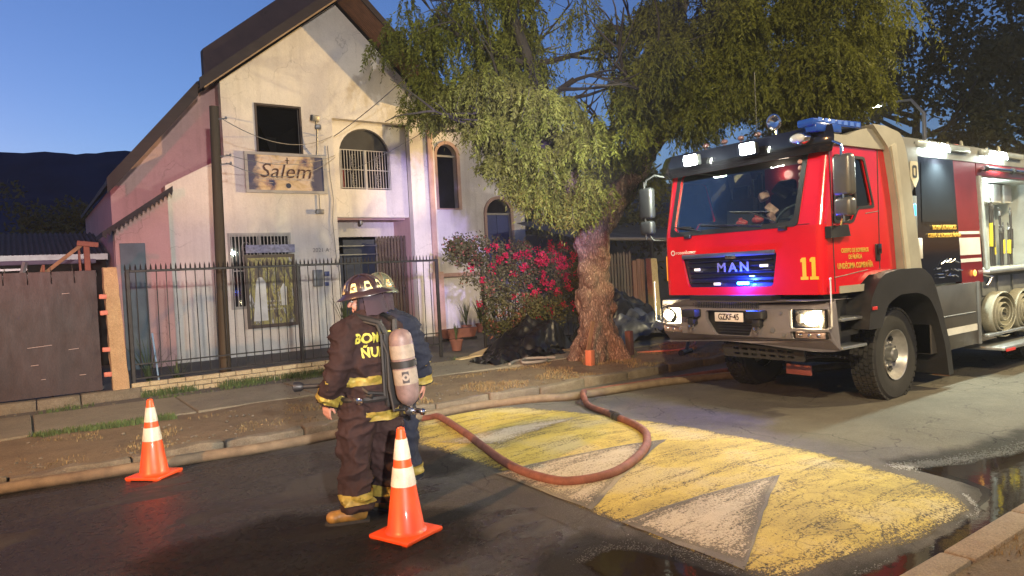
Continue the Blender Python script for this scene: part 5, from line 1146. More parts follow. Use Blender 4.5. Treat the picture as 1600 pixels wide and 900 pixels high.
# blue light bars along the roof edges, cream roof trim and roll bar
for Y, sg in ((YN, 1), (YR, -1)):
    s = MB(); s.box((7.62 if sg > 0 else 7.95, Y+sg*.10, 3.335 if sg > 0 else 3.32), (1.0 if sg > 0 else .6, .20, .085), Euler((0, -.035, 0)), .02)
    if sg > 0: s.box((7.42, Y+sg*.06, 3.27), (.52, .13, .10), Euler((0, -.03, 0)), .015)
    lb = s.build('light_bar', BLUEP, eng)
    s = MB()
    for i in range(7 if sg > 0 else 0): s.box((7.25+i*.13, Y-sg*.002, 3.345), (.07, .006, .045))
    s.build('reflector', mat('blue_facet', (.10, .22, .75), .25, coat=.5), lb)
    s = MB(); s.prism([(7.42, 3.085), (8.66, 3.085), (8.66, 3.30), (8.15, 3.31), (7.95, 3.27), (7.72, 3.20), (7.42, 3.20)], 'y', Y-sg*.03, Y+sg*.12); s.build('roof_trim', CREAM, eng)
    s = MB(); P = rpoly([(8.50, 3.36), (8.88, 3.30), (9.00, 3.10), (9.30, 1.58), (8.84, 1.58), (8.72, 2.5), (8.58, 3.10), (8.22, 3.36)], [.02, .08, .1, .02, .02, .2, .1, .02]); s.prism(P, 'y', Y-sg*.075, Y+sg*.16)
    s.build('roll_bar', CREAM, eng, 30)
    s = MB(); s.prism([(8.60, 3.12), (8.72, 3.16), (8.97, 1.62), (8.86, 1.60), (8.74, 2.5)], 'y', Y-sg*.095, Y-sg*.074); s.build('roll_bar_rib', mat('engine_cream_light', (.46, .42, .32), .4, coat=.15), eng)
s = MB(); s.prism([(8.3, 3.30), (8.9, 3.28), (8.9, 3.34), (8.3, 3.37)], 'y', YN+.16, YR-.16); s.build('roof_bridge', CREAM, eng)
# wiper, hinges, grille
for (y, w) in ((4.78, 0), (6.18, 0)): s = MB(); s.box(fp(y, 2.19, .02), (.05, .10, .05), None, .01); s.build('windscreen_hinge', BLK, eng)
for a, b in (((5.05, 2.24), (5.75, 2.30)), ((5.95, 2.24), (6.42, 2.33)), ((4.85, 2.26), (5.25, 2.42))):
    s = MB(); s.tube([fp(a[0], a[1], .04), fp((a[0]+b[0])/2, (a[1]+b[1])/2+.01, .05), fp(b[0], b[1], .03)], .010, 5); s.tube([fp(b[0]-.28, b[1]-.02, .02), fp(b[0]+.28, b[1]+.03, .02)], .007, 4); s.build('wiper', BLK, eng)
s = MB(); s.plate(GR, [], lambda u, v, w: fp(u, v, -.05-w), .01); gr = s.build('grille', mat('grille_dark', (.012, .014, .03), .35, coat=.3), eng)
for i in range(5):
    z = 1.58+i*.066; s = MB(); s.box((XF+.03, 5.58, z), (.04, 1.22+.04*i*.25, .018), Euler((0, .5, 0)), .004, 1); s.build('louvre', GBLK, gr)
s = MB(); s.box((XF-.006, 5.6, 1.925), (.03, 1.40, .055), None, .012); s.build('grille_cap', mat('blue_grey_trim', (.16, .19, .26), .3, .6), gr)
LT = mat('silver_letter', (.55, .55, .60), .25, .7)
def wtext(name, t, size, y, z, off, mt, parent=eng, sx=1, curve=False, **k):
    me = text_mesh(t, size, .0025, **k); me.transform(Matrix.Diagonal((sx, 1, 1, 1)))
    for v in me.vertices: v.co = Vector(fp(y-v.co.x, z+v.co.y, off+v.co.z))
    return link(name, me, mt, parent)
wtext('letter_M', 'M', .16, 5.67, 1.76, .008, LT, gr, 1.15, bold=.004).name = 'letter'
wtext('letter', 'A', .16, 5.50, 1.76, .008, LT, gr, 1.15, bold=.004); wtext('letter', 'N', .16, 5.33, 1.76, .008, LT, gr, 1.15, bold=.004)
s = MB(); s.box((XF-.012, 5.52, 1.90), (.02, .16, .06), None, .01); s.build('badge', CHR, gr)
for (y, z, w) in ((6.06, 1.75, .09), (5.06, 1.77, .11), (5.75, 1.56, .10)): s = MB(); s.box((XF-.002, y, z), (.02, w, .032), None, .006); s.build('led_strip', L_WHT, gr)
s = MB(); s.box((XF-.03, 5.34, 1.565), (.05, .15, .035), None, .012); s.build('blue_flasher', L_BLUE, gr)
wtext('maker_lettering', 'rosenbauer', .068, 6.24, 1.985, .003, mat('white_print', (.8, .7, .66), .5), eng, 1.1)
s = MB(); s.lathe([(.022, 0), (.036, 0), (.036, -.004), (.022, -.004)], frame_m(fp(6.46, 1.985, .003), (0, -1, 0), (0, 0, 1)), 18); s.build('round_logo', MATS['white_print'], eng)
for k in (0, 1):
    g0 = 4.585-.115*k; s = MB(); s.plate([(g0, 1.59), (g0, 1.625), (g0-.024, 1.625), (g0-.024, 1.79), (g0-.002, 1.79), (g0-.002, 1.82), (g0-.024, 1.84), (g0-.070, 1.84), (g0-.070, 1.625), (g0-.094, 1.625), (g0-.094, 1.59)], [], lambda u, v, w: fp(u, v, .003+w), .003); s.build('digit', YNUM, eng)
s = MB(); s.grid(lambda u, w: fp(YR-.055-.0*u, 1.60+.34*w, .006), 1, 1)
s = MB(); s.box((XF+.06, YR-.0, 1.78), (.02, .03, .34), None, .006); s.build('side_marker', AMB, eng)
# interior seen through the windscreen
INT = mat('cab_interior', (.035, .03, .03), .8, var=.4); SEAT = mat('seat_cloth', (.03, .03, .035), .9); PNK = mat('reflective_kit', (.45, .25, .22), .5, var=.6, scale=14)
LIN = [(XF+.16, 1.5), (8.75, 1.65), (8.68, 2.6), (8.56, 3.10), (XF+.14+lean(ZT), 3.10), (XF+.14, ZS)]
s = MB(); s.plate(LIN, [SW_], pside(YN+.045, 1), .02); s.plate(LIN, [SW_], pside(YR-.045, -1), .02); s.b2(7.42, 8.6, YN+.07, YR-.07, 3.09, 3.12)
s.plate([(YN+.1, ZS-.1), (YR-.1, ZS-.1), (YR-.1, ZT-.04), (YN+.1, ZT-.04)], [WS], lambda u, v, w: fp(u, v, -.046-w), .01); s.build('cab_lining', INT, eng)
s = MB(); s.b2(7.3, 9.2, YN+.06, YR-.06, 1.5, 1.56); s.b2(9.2, 9.24, YN+.06, YR-.06, 1.5, 3.1); s.build('cab_floor', INT, eng)
s = MB(); s.prism([(7.30, 1.6), (7.30, 2.22), (7.55, 2.26), (7.72, 2.15), (7.72, 1.6)], 'y', YN+.08, YR-.08); s.build('dashboard', INT, eng)
s = MB(); s.prism([(8.55, 2.50), (8.62, 2.50), (8.62, 3.1), (8.55, 3.1)], 'y', YN+.08, YR-.7); s.build('red_headliner', DRED, eng)
for y in (4.85, 5.45, 6.15):
    s = MB(); s.box((8.05, y, 1.98), (.50, .46, .14), None, .05); s.box((8.30, y, 2.36), (.14, .46, .72), Euler((0, .15, 0)), .06); s.box((8.34, y, 2.78), (.10, .28, .2), Euler((0, .1, 0)), .05); s.build('seat', SEAT, eng)
s = MB(); s.lathe([(.21+.018*math.cos(a), .018*math.sin(a)) for a in [2*PI*i/8 for i in range(9)]], Matrix.Translation((7.72, 4.98, 2.33)) @ Euler((0, -.9, 0)).to_matrix().to_4x4(), 28); s.ball((7.73, 4.98, 2.32), (.05, .07, .05), 10, 8); s.tube([(7.72, 4.80, 2.33), (7.72, 5.16, 2.33)], .014, 5); s.build('steering_wheel', BLK, eng)
rn = random.Random(5)
for i in range(9):
    s = MB(); s.box((8.0+rn.uniform(-.12, .1), 4.62+rn.uniform(0, .95), 2.45+rn.uniform(-.12, .35)), (rn.uniform(.05, .12), rn.uniform(.05, .15), rn.uniform(.05, .2)), Euler((rn.uniform(-1, 1), rn.uniform(-.5, .5), rn.uniform(-1, 1))), .015); s.build('cab_kit', PNK if i % 3 else SEAT, eng)
for (y, z) in ((5.64, 2.32), (5.40, 2.34)):
    s = MB(); s.ball((7.62, y, z), (.06, .085, .05), 14, 8); s.box((7.60, y, z+.045), (.03, .05, .05), None, .01); s.build('dash_item', mat('kit_red', (.45, .06, .05), .4, var=.7, scale=30), eng)
s = MB(); s.tube([(8.2, 5.75, 2.28), (8.2, 5.75, 3.0)], .03, 6); s.build('grab_pole', BLK, eng)
s = MB()
for i in range(4): s.ball((XF+.16, 4.64, 2.72+i*.075), (.012, .03, .03), 10, 6)
s.build('pillar_buttons', PNK, eng)
# mirrors
def mirror(Y, sg, name='mirror'):
    s = MB(); s.tube([(7.44, Y, 3.02), (7.25, Y+sg*.14, 3.08), (7.20, Y+sg*.26, 3.02), (7.20, Y+sg*.27, 2.95)], .016, 7); s.tube([(7.20, Y+sg*.27, 2.30), (7.24, Y+sg*.2, 2.18), (7.40, Y+.0, 2.16)], .016, 7); s.tube([(7.17, Y+sg*.27, 2.2), (7.17, Y+sg*.27, 3.0)], .014, 7); r = s.build(name, CHR if sg < 0 else BLK, eng)
    s = MB(); s.box((7.21, Y+sg*.27, 2.70), (.13, .22, .44), Euler((0, 0, .15*sg)), .045, 3); s.build('mirror_housing', mat('mirror_grey', (.13, .125, .11), .32, .3, coat=.3) if sg < 0 else BLK, r)
    s = MB(); s.box((7.21, Y+sg*.27, 2.36), (.13, .21, .20), Euler((0, 0, .15*sg)), .045, 3); s.build('mirror_housing', MATS['mirror_grey'] if sg < 0 else BLK, r)
    return r
mirror(YN, -1); mirror(YR, 1)
s = MB(); s.prism([(7.26, 2.04), (7.26, 2.17), (7.62, 2.19), (7.66, 2.06)], 'y', YN-.07, YN-.001); s.build('side_handle_block', BLK, eng)
# bumper: one shaped mass with pods, recess, lamps
def bshape(z):  # forward reach of the bumper at height z
    return .14 if z > 1.0 else .14-(1.0-z)*.35
def bf(y, z, off=0):
    r = .20; x0 = XF-bshape(z); a_ = 4.22; b_ = 6.69
    if y < a_+r: a = min(1, (a_+r-y)/r)*PI/2; return (x0+r-(r+off)*math.cos(a), a_+r-(r+off)*math.sin(a), z)
    if y > b_-r: a = min(1, (y-b_+r)/r)*PI/2; return (x0+r-(r+off)*math.cos(a), b_-r+(r+off)*math.sin(a), z)
    return (x0-off, y, z)
BF = lambda u, v, w: bf(u, v, -w)
def ss(a, b, n): return [a+(b-a)*i/n for i in range(n+1)]
lowz = lambda y: .80 if (y < 4.8 or y > 6.2) else .80
bo_ = [(y, 1.36) for y in ss(6.69, 4.22, 34)]+[(y, .82+.03*math.cos((y-5.5)*2.6)) for y in ss(4.22, 6.69, 34)]
PODR = rrect(4.27, 1.045, 4.66, 1.265, .03, 3); PODL = rrect(6.25, 1.045, 6.64, 1.265, .03, 3)
LOWR = rrect(4.28, .925, 4.66, 1.015, .015, 2); LOWL = rrect(6.25, .925, 6.63, 1.015, .015, 2)
CEN = rpoly([(5.22, .93), (5.72, .93), (5.84, 1.12), (5.84, 1.235), (5.12, 1.235), (5.12, 1.12)], .03)
s = MB(); s.plate(bo_, [PODR, PODL, LOWR, LOWL, CEN], BF, .05); bmesh.ops.triangulate(s.bm, faces=s.bm.faces[:])
s.grid(lambda u, w: (lambda p: (p[0]+.35*w, p[1], 1.36))(bf(4.22+2.47*u, 1.36)), 34, 1)
bum = s.build('bumper', DGR, eng, 30)
s = MB(); s.b2(7.28, 7.5, 4.3, 6.7, .9, 1.33); s.build('bumper_core', BLK, bum)
s = MB(); s.b2(7.10, 7.3, 4.9, 6.1, 1.365, 1.42); s.build('bumper_lip', BLK, bum)
for PY, sgn in ((4.465, -1), (6.445, 1)):
    s = MB(); s.box((XF-.045, PY, 1.155), (.02, .36, .19), None, .01); hd = s.build('headlight', mat('lamp_bowl', (.25, .24, .22), .25, .8), eng)
    s = MB(); s.ball((XF-.085, PY-sgn*-.045, 1.155), (.035, .10, .072), 18, 10); s.build('main_lamp', L_HEAD, hd)
    s = MB(); s.ball((XF-.075, PY-sgn*.10, 1.155), (.02, .055, .055), 16, 10); s.build('side_lamp', mat('clear_lens', (.6, .62, .6), .1, coat=.5), hd)
    s = MB(); s.box((XF-.115, PY, 1.155), (.006, .36, .20), None, .003); s.build('lens', glass('lamp_glass', (1, 1, 1), .02, 1), hd)
    s = MB(); s.box((XF-.055, PY, .97), (.02, .36, .075), None, .01); fgl = s.build('fog_light', mat('pink_reflector', (.28, .20, .18), .3, var=.6, scale=40), eng)
    for k in (-.11, 0, .11): s = MB(); s.ball((XF-.07, PY+k, .97), (.012, .026, .022), 10, 6); s.build('bulb', CHR, fgl)
s = MB(); s.box((XF-.125, 5.50, 1.155), (.012, .42, .115), None, .006); pl8 = s.build('number_plate', mat('plate_white', (.72, .66, .62), .45, var=.1), eng)
wt = text_mesh('GZKF·45', .105, .002, .0015, spacing=1.0); wt.transform(Matrix.Diagonal((.78, 1, 1, 1))); wt.transform(FACE_W((XF-.1335, 5.50, 1.155))); link('plate_lettering', wt, mat('plate_black', (.03, .01, .01), .5), pl8)
s = MB(); s.b2(XF-.02, XF+.0, 5.10, 5.86, .9, 1.25); s.build('recess_back', BLK, bum)
for i in range(4): s = MB(); s.box((XF-.04, 5.47, .96+i*.035), (.03, .5, .010)); s.build('mesh_slat', BLK, bum)
for y in (6.02, 5.05):
    s = MB(); s.box((XF-.20, y, 1.20), (.14, .22, .10), None, .02); s.box((XF-.18, y, 1.10), (.10, .10, .09), None, .015); s.build('tow_block', BLK, eng)
    s = MB(); s.tube([(XF-.22+.0*math.cos(a), y+.035*math.cos(a), 1.045+.045*math.sin(a)) for a in [PI*.95+i*PI*1.1/10 for i in range(11)]], .011, 6); s.build('shackle', CHR, eng)
for (y, z, r) in ((4.88, 1.02, .03), (6.18, 1.10, .02), (6.12, 1.0, .018), (4.76, 1.22, .018), (4.74, .97, .02)):
    s = MB(); s.cyl(bf(y, z, .0), bf(y, z, .012), r, n=14); s.build('plug', GREYM, bum)
s = MB(); 
for i in range(34): s.box((XF-.146, 5.95-i*.027, 1.305), (.006, .012, .075))
s.build('bumper_grid', BLK, bum)
wtext('bumper_mark', '>||', .07, 6.0, 1.31, .15, CHR, bum)
for (Y, xx) in ((4.165, 7.10), (6.71, 7.10)): s = MB(); s.tube([(xx+.04, Y+.04*(1 if Y < 5 else -1), 1.06), (xx, Y, 1.08), (xx, Y, 1.60)], .008, 6); s.ball((xx, Y, 1.60), .014, 8, 6); s.build('width_rod', WHT2, eng)
# underrun bar with rows of slots, axle, chassis
s = MB(); s.plate(rrect(4.62, .64, 5.75, .80, .03, 3), [rrect(y, z, y+.09, z+.03, .008, 1) for y in ss(4.75, 5.5, 6) for z in (.67, .735)], lambda u, v, w: (7.26+w+(.8-v)*.2, u, v), .03); s.build('underrun_bar', TYRE, eng)
s = MB()
for y in (5.05, 5.95): s.b2(7.4, 14.2, y-.06, y+.06, .80, 1.10)
s.tube([(8.86, 4.6, .58), (8.86, 5.2, .50), (8.86, 5.8, .50), (8.86, 6.4, .58)], [.10, .09, .12, .10], 10); s.tube([(8.9, 5.5, .62), (12, 5.5, .7)], .05, 8)
s.b2(7.5, 14.2, 4.9, 6.1, 1.1, 1.38); s.b2(9.9, 13.9, 4.5, 6.5, .55, .62); s.build('chassis', BLK, eng)
s = MB(); s.box((7.75, 5.0, .47), (.03, .34, .13), None, .01); s.build('red_hang_plate', mat('faded_red_plate', (.40, .12, .10), .6), eng)
s = MB()
for i in range(6): s.tube([(7.5+.1*i, 4.55, .72-.02*i), (7.52+.1*i, 4.9, .62), (7.6+.1*i, 5.3, .7)], .014, 5)
s.build('under_hoses', BLK, eng)
# wheels
def wheel(Y, sg, X=8.86, steer=0):
    """sg -1: outer face toward -Y"""
    R = .575; M = Matrix.Translation((X, Y, R)) @ Euler((0, 0, steer)).to_matrix().to_4x4() @ Euler((PI/2 if sg < 0 else -PI/2, 0, 0)).to_matrix().to_4x4()
    w = thing('wheel', None, None, (0, 0, 0)); w.parent = eng; ORI[w] = ORI[eng]; w.location = (0, 0, 0)
    s = MB(); s.lathe([(.30, -.14), (.44, -.155), (.53, -.150), (.565, -.125), (R, -.09), (R, .09), (.565, .125), (.53, .150), (.44, .155), (.33, .14), (.30, .12), (.30, -.12)], M, 64)
    for i in range(44):
        a = 2*PI*i/44
        for k, h in enumerate((-.115, -.058, 0, .058, .115)):
            b = a+(.07 if k % 2 else 0); s.box((0, 0, 0), (.03, .065, .048))
            vs = s.bm.verts[-8:] if False else None
    s.bm.verts.ensure_lookup_table(); vv = s.bm.verts[-44*5*8:]
    j = 0
    for i in range(44):
        for k, h in enumerate((-.115, -.058, 0, .058, .115)):
            b = 2*PI*i/44+(.07 if k % 2 else 0); T = M @ Matrix.Rotation(b, 4, 'Z') @ Matrix.Translation((R+.002, 0, h))
            for v in vv[j:j+8]: v.co = T @ v.co
            j += 8
    s.build('tyre', TYRE, w, 30)
    s = MB(); s.lathe([(.0, .02), (.10, .02), (.20, .0), (.235, -.02), (.262, .03), (.285, .10), (.305, .145), (.315, .15), (.305, .12), (.30, -.12)], M, 48); s.build('rim', STEEL, w, 30)
    s = MB()
    for i in range(10):
        a = 2*PI*i/10+.2; q = M @ Matrix.Rotation(a, 4, 'Z'); s.box((0, 0, 0), (1, 1, 1)); s.bm.verts.ensure_lookup_table()
        for v in s.bm.verts[-8:]: v.co = q @ Vector((.238+v.co.x*.045, v.co.y*.06, .012+v.co.z*.03))
    s.build('rim_slot', BLK, w)
    s = MB(); s.lathe([(0, .14), (.07, .14), (.085, .12), (.09, .05), (.155, .045), (.16, .01)], M, 32); s.build('hub', GREYM, w, 30)
    for i in range(10):
        a = 2*PI*i/10; q = M @ Matrix.Rotation(a, 4, 'Z') @ Matrix.Translation((.145, 0, .02)); s = MB(); s.lathe([(.022, 0), (.022, .035), (.015, .05), (0, .05)], q, 6); s.build('wheel_nut', STEEL, w)
    return w
wheel(4.52, -1, steer=.03); wheel(6.40, 1, steer=.03); wheel(4.52, -1, 13.2); wheel(6.40, 1, 13.2)
# front mudguard
def guard(Y0, Y1):
    s = MB(); O = rpoly([(7.86, .98), (7.94, 1.34), (8.20, 1.60), (8.60, 1.645), (9.20, 1.64), (9.46, 1.50), (9.66, 1.1), (9.86, .62), (9.93, .22), (9.80, .22), (9.72, .62), (9.54, 1.02), (9.34, 1.26), (9.05, 1.34), (8.60, 1.34), (8.30, 1.24), (8.16, .98)], [.01, .1, .15, .1, .1, .1, .1, .1, .01, .01, .1, .1, .1, .1, .1, .1, .01])
    s.prism(O, 'y', Y0, Y1); return s.build('mudguard', BLK, eng, 30)
guard(4.17, 4.80); guard(6.2, 6.83)
s = MB(); s.b2(8.0, 9.75, 4.80, 4.86, .9, 1.6); s.b2(9.60, 9.64, 4.3, 4.8, .5, 1.3); s.build('arch_liner', BLK, eng)
s = MB(); s.box((7.98, 4.155, 1.22), (.10, .012, .04), None, .004); s.build('red_reflector', mat('red_reflector', (.6, .03, .03), .3), eng)
s = MB(); s.box((9.87, 4.3, .26), (.03, .22, .14), None, .01); s.build('mud_flap', mat('tan_flap', (.28, .16, .10), .7), eng)
# cab steps
for z in (1.12, .80):
    s = MB(); s.box((7.72, 4.36, z), (.52, .20, .035), None, .008); st = s.build('cab_step', ALP, eng)
s = MB(); s.b2(7.45, 7.98, 4.46, 4.52, .75, 1.4); s.b2(7.45, 7.98, 4.36, 4.46, .92, .98); s.build('step_well', BLK, eng)
# crew cabin, gold lettering, body side
s = MB(); s.prism([(9.02, 1.58), (9.34, 1.58), (9.36, 2.55), (9.18, 2.55), (8.98, 3.15)], 'y', YN-.01, YN+.1); s.build('cabin_post', mat('grey_paint', (.17, .17, .16), .5, coat=.2), eng)
s = MB(); s.plate([(9.15, 1.40), (10.58, 1.40), (10.42, 3.06), (9.30, 3.06), (9.36, 2.5)], [], pside(YN-.005, 1), .06); s.build('crew_door', GBLK, eng)
s = MB(); s.plate([(9.48, 2.22), (10.40, 2.22), (10.32, 2.98), (9.50, 2.98)], [], pside(YN-.012, 1), .006); s.build('crew_window', mat('black_glass', (.012, .014, .018), .06, coat=.3), eng)
s = MB(); s.prism([(8.97, 3.20), (9.36, 3.20), (9.37, 2.78), (9.17, 2.58), (9.10, 2.8)], 'y', YN-.035, YN-.013); shd = s.build('emblem_panel', MATS['grey_paint'], eng)
s = MB(); s.prism(rpoly([(9.16, 2.98), (9.35, 2.98), (9.36, 2.76), (9.26, 2.64), (9.15, 2.78)], .03), 'y', YN-.043, YN-.036); s.build('shield_emblem', mat('shield_cream', (.55, .50, .36), .5), shd)
s = MB(); s.plate(rrect(9.20, 2.77, 9.31, 2.93, .03), [rrect(9.225, 2.80, 9.285, 2.90, .02)], lambda u, v, w: (u, YN-.044-w, v), .003); s.build('shield_mark', BLK, shd)
s = MB(); s.box((9.245, YN-.02, 2.37), (.085, .03, .15), None, .01); s.build('blue_marker', L_CY, eng)
for t, z, sz in (('BOMBA LAS PERDICES', 2.145, .085), ('CUERPO DE BOMBEROS ÑUÑOA', 2.04, .078)):
    me = text_mesh(t, sz, .002, .001); me.transform(Matrix.Diagonal((.82, 1, 1, 1))); me.transform(FACE_S((10.08, YN-.0205, z))); link('gold_lettering', me, YTXT, eng)
for t, z, sz, x in (('CUERPO DE BOMBEROS', 1.895, .07, 7.86), ('DE ÑUÑOA', 1.82, .07, 7.86), ('UNDÉCIMA COMPAÑÍA', 1.72, .092, 7.86)):
    me = text_mesh(t, sz, .002, .001); me.transform(Matrix.Diagonal((.78, 1, 1, 1))); me.transform(FACE_S((x, YN-.004, z))); link('gold_lettering', me, YTXT, eng)
me = text_mesh('Metz-Lift', .075, .002, 0, .3); me.transform(FACE_S((8.06, YN-.004, 2.13))); bpy.data.meshes.remove(me)
s = MB(); s.box((9.40, YN-.012, 1.88), (.10, .02, .26), None, .008); s.build('white_tag', WHT2, eng)
s = MB(); s.plate([(10.585, 1.36), (11.28, 1.36), (11.12, 3.06), (10.425, 3.06)], [], pside(YN, 1), .08); s.build('red_panel', DRED, eng)
for z0, z1 in ((2.05, 2.09), (1.76, 2.00), (1.66, 1.71)):
    s = MB(); xs = lambda z: 10.59+(1.36-z)*.094+.0; s.plate([(xs(z0)+.01, z0), (xs(z0)+.66, z0), (xs(z1)+.66, z1), (xs(z1)+.01, z1)], [], pside(YN-.004, 1), .003); s.build('white_stripe', WHT2, eng)
for x in (9.47, 10.95): s = MB(); s.ball((x, YN-.02, 1.50), (.03, .02, .045), 12, 8); s.build('amber_marker', glow('amber_small', (1, .45, .08), .5), eng)
s = MB()
rn = random.Random(3)
for i in range(14): x = 9.6+rn.uniform(0, .85); z = 1.48+rn.uniform(0, .22); s.tube([(x, YN-.02, z), (x+rn.uniform(.05, .15), YN-.03, z+rn.uniform(-.05, .05))], .008, 5)
s.build('latch_parts', CHR, eng)
s = MB(); s.b2(9.60, 11.05, YN-.02, YN+.3, .50, 1.375, .012); s.build('side_locker', mat('locker_grey', (.055, .05, .045), .45, var=.3, coat=.15), eng)
s = MB(); s.b2(9.80, 10.95, YN-.03, YN-.0205, .70, .79); s.build('white_stripe', WHT2, eng)
s = MB(); s.tube([(9.85, YN-.03, .96), (10.9, YN-.03, .96)], .008, 5); s.b2(10.99, 11.03, YN-.05, YN-.02, .5, 1.38); s.build('locker_rail', GREYM, eng)
# body top: roof band with LED strips
s = MB(); s.plate([(8.98, 3.06), (14.6, 3.06), (14.6, 3.26), (8.98, 3.28)], [], pside(YN-.01, 1), .12); s.plate([(8.98, 3.06), (14.6, 3.06), (14.6, 3.26), (8.98, 3.28)], [], pside(YR+.01, -1), .12); s.plate([(8.98, YN+.1), (14.6, YN+.1), (14.6, YR-.1), (8.98, YR-.1)], [], lambda u, v, w: (u, v, 3.2+w), .04); s.build('roof_band', MATS['grey_paint'], eng)
for x0 in (9.48, 11.35):
    s = MB(); s.box((x0+.62, YN-.035, 3.205), (1.5, .05, .075), None, .012); s.build('light_rail', mat('pale_rail', (.42, .46, .44), .35, .5), eng)
    for k in (0, .34):
        s = MB(); s.box((x0+.25+k, YN-.068, 3.19), (.19, .02, .10), Euler((-.25, 0, 0)), .008); hd = s.build('side_light', L_SIDE, eng)
s = MB(); s.b2(11.16, 14.6, YN-.0, YN+.08, 2.88, 3.058); s.build('locker_header', DRED, eng)
s = MB(); s.tube([(11.25, YN-.05, 2.98), (14.6, YN-.05, 2.98)], .028, 10); s.build('awning_tube', CHR, eng)
for x in (11.35, 12.3, 13.4): s = MB(); s.cyl((x-.03, YN-.05, 2.98), (x+.03, YN-.05, 2.98), .045, n=12); s.build('tube_clamp', BLK, eng)
# open locker with tools
LKI = mat('locker_white', (.52, .56, .55), .5, var=.25, scale=3)
s = MB(); s.b2(11.2, 14.6, 4.98, 5.02, 1.52, 2.9); s.b2(11.2, 14.6, YN+.02, 5.0, 1.48, 1.54); s.b2(11.2, 14.6, YN+.02, 5.0, 2.86, 2.9); s.b2(13.6, 13.64, YN+.02, 5.0, 1.52, 2.9); s.b2(14.55, 14.6, YN+.02, 5, .4, 3.05); s.build('locker_shell', LKI, eng)
s = MB(); s.prism([(11.22, 2.88), (11.30, 2.88), (11.50, 1.54), (11.42, 1.54)], 'y', YN-.01, YN+.04); s.build('door_frame', mat('bright_frame', (.55, .62, .60), .35, .4), eng)
for i in range(3):
    s = MB(); s.b2(12.1+.42*i, 12.4+.42*i, 4.6, 4.96, 2.55, 2.84, .01); s.build('locker_box', mat('pale_case', (.5, .5, .47), .5), eng)
rn = random.Random(9); YEL_T = mat('tool_yellow', (.70, .55, .03), .4, var=.2); HND = mat('tool_dark', (.035, .03, .03), .5, var=.4)
for i in range(13):
    x = 11.50+i*.105+rn.uniform(-.015, .02); h = rn.uniform(.85, 1.15) if i < 7 else rn.uniform(.5, .8); y = 4.50+rn.uniform(-.06, .06); t = rn.uniform(-.05, .05)
    tl = MB(); tl.tube([(x, y, 1.56), (x+t, y, 1.56+h)], .019, 8); o = tl.build('tool_handle', HND, eng)
    tl = MB(); tl.tube([(x+t*.35, y-.006, 1.56+h*.33), (x+t*.75, y-.006, 1.56+h*.72)], .027, 8)
    if i in (1, 2, 4, 5, 7, 10, 11): tl.build('yellow_grip', YEL_T, o)
    else: tl.build('grey_grip', HND, o)
    tl = MB(); tl.box((x+t, y, 1.56+h+.03), (.05, .035, .09), Euler((0, rn.uniform(-.5, .5), 0)), .01); tl.tube([(x+t, y, 1.6+h), (x+t+rn.uniform(-.05, .05), y, 1.68+h)], .012, 6); tl.build('tool_head', GREYM, o)
s = MB(); s.box((12.4, YN+.05, 1.50), (2.2, .25, .05), None, .01); s.build('tray_edge', ALP, eng)
s = MB(); s.b2(11.32, 14.3, YN+.12, YN+.6, .55, 1.47, .01); s.build('pump_panel', mat('panel_grey', (.14, .15, .15), .5, var=.3), eng)
for x in (11.5, 12.05, 12.6): s = MB(); s.b2(x, x+.45, YN+.10, YN+.118, 1.14, 1.42, .01); s.build('panel_door', mat('panel_grey_light', (.20, .21, .21), .45, var=.3), eng)
s = MB(); s.tube([(11.38, YN+.06, 1.47), (11.50, YN-.02, 1.42), (11.44, YN+.02, 1.30)], .03, 8); s.build('coupling', CHR, eng)
s = MB(); s.box((12.8, YN-.02, .42), (3.3, .52, .05), None, .01); s.build('fold_down_step', ALP, eng)
s = MB(); s.box((12.8, YN-.05, .60), (3.3, .10, .04), None, .01); s.build('step_rail', ALP, eng)
s = MB(); s.box((11.35, YN-.285, .40), (.30, .012, .035)); s.build('red_step_reflector', MATS['red_reflector'], eng)
# rolled hoses lying on the fold-down step
HOSE = mat('canvas_hose', (.30, .29, .23), .85, var=.35, fine=.3)
def roll(x, lab):
    t = thing('hose_roll', lab, 'hose', (x, 4.35, .45), 'rolled hoses on the step of the fire engine'); s = MB(); pts = []
    for i in range(150):
        a = i*.16; r = .05+a*.0128; pts.append((x+r*1.35*math.cos(a), 0, .88+r*.85*math.sin(a)*1.15))
    for sgn in (1,):
        A = [[s.bm.verts.new((p[0], y, p[2])) for y in (4.22, 4.235, 4.30, 4.365, 4.38)] for p in pts]
        for k, p in enumerate(pts):
            d = Vector((math.cos(k*.16), 0, math.sin(k*.16)))*.012
            for j, v in enumerate(A[k]): v.co += d*(1 if j in (1, 2, 3) else .0)
        for i in range(149):
            for j in range(4): s._f([A[i][j], A[i+1][j], A[i+1][j+1], A[i][j+1]])
    o = s.build('coil', HOSE, t, 50); md = o.modifiers.new('s', 'SOLIDIFY'); md.thickness = .012
    return t
roll(11.78, 'canvas hose coiled on the fire engine step, the coil nearest the cab'); roll(12.62, 'second coiled canvas hose on the step, further from the cab')
# things on the roof
s = MB(); s.box((11.4, 4.7, 3.38), (.55, .08, .05), Euler((0, -.1, .2)), .02); s.build('red_roof_tool', mat('dull_red', (.45, .05, .03), .5), eng)
s = MB()
for i in range(7): s.tube([(10.6+.45*i, 4.6, 3.25), (10.8+.45*i, 4.7, 3.36+.05*(i % 3)), (11.0+.45*i, 4.8, 3.27)], .022, 6)
s.b2(10.4, 14.5, 4.8, 5.4, 3.24, 3.34, .02); s.build('roof_gear', mat('pale_roof_gear', (.35, .34, .26), .6, var=.4), eng)
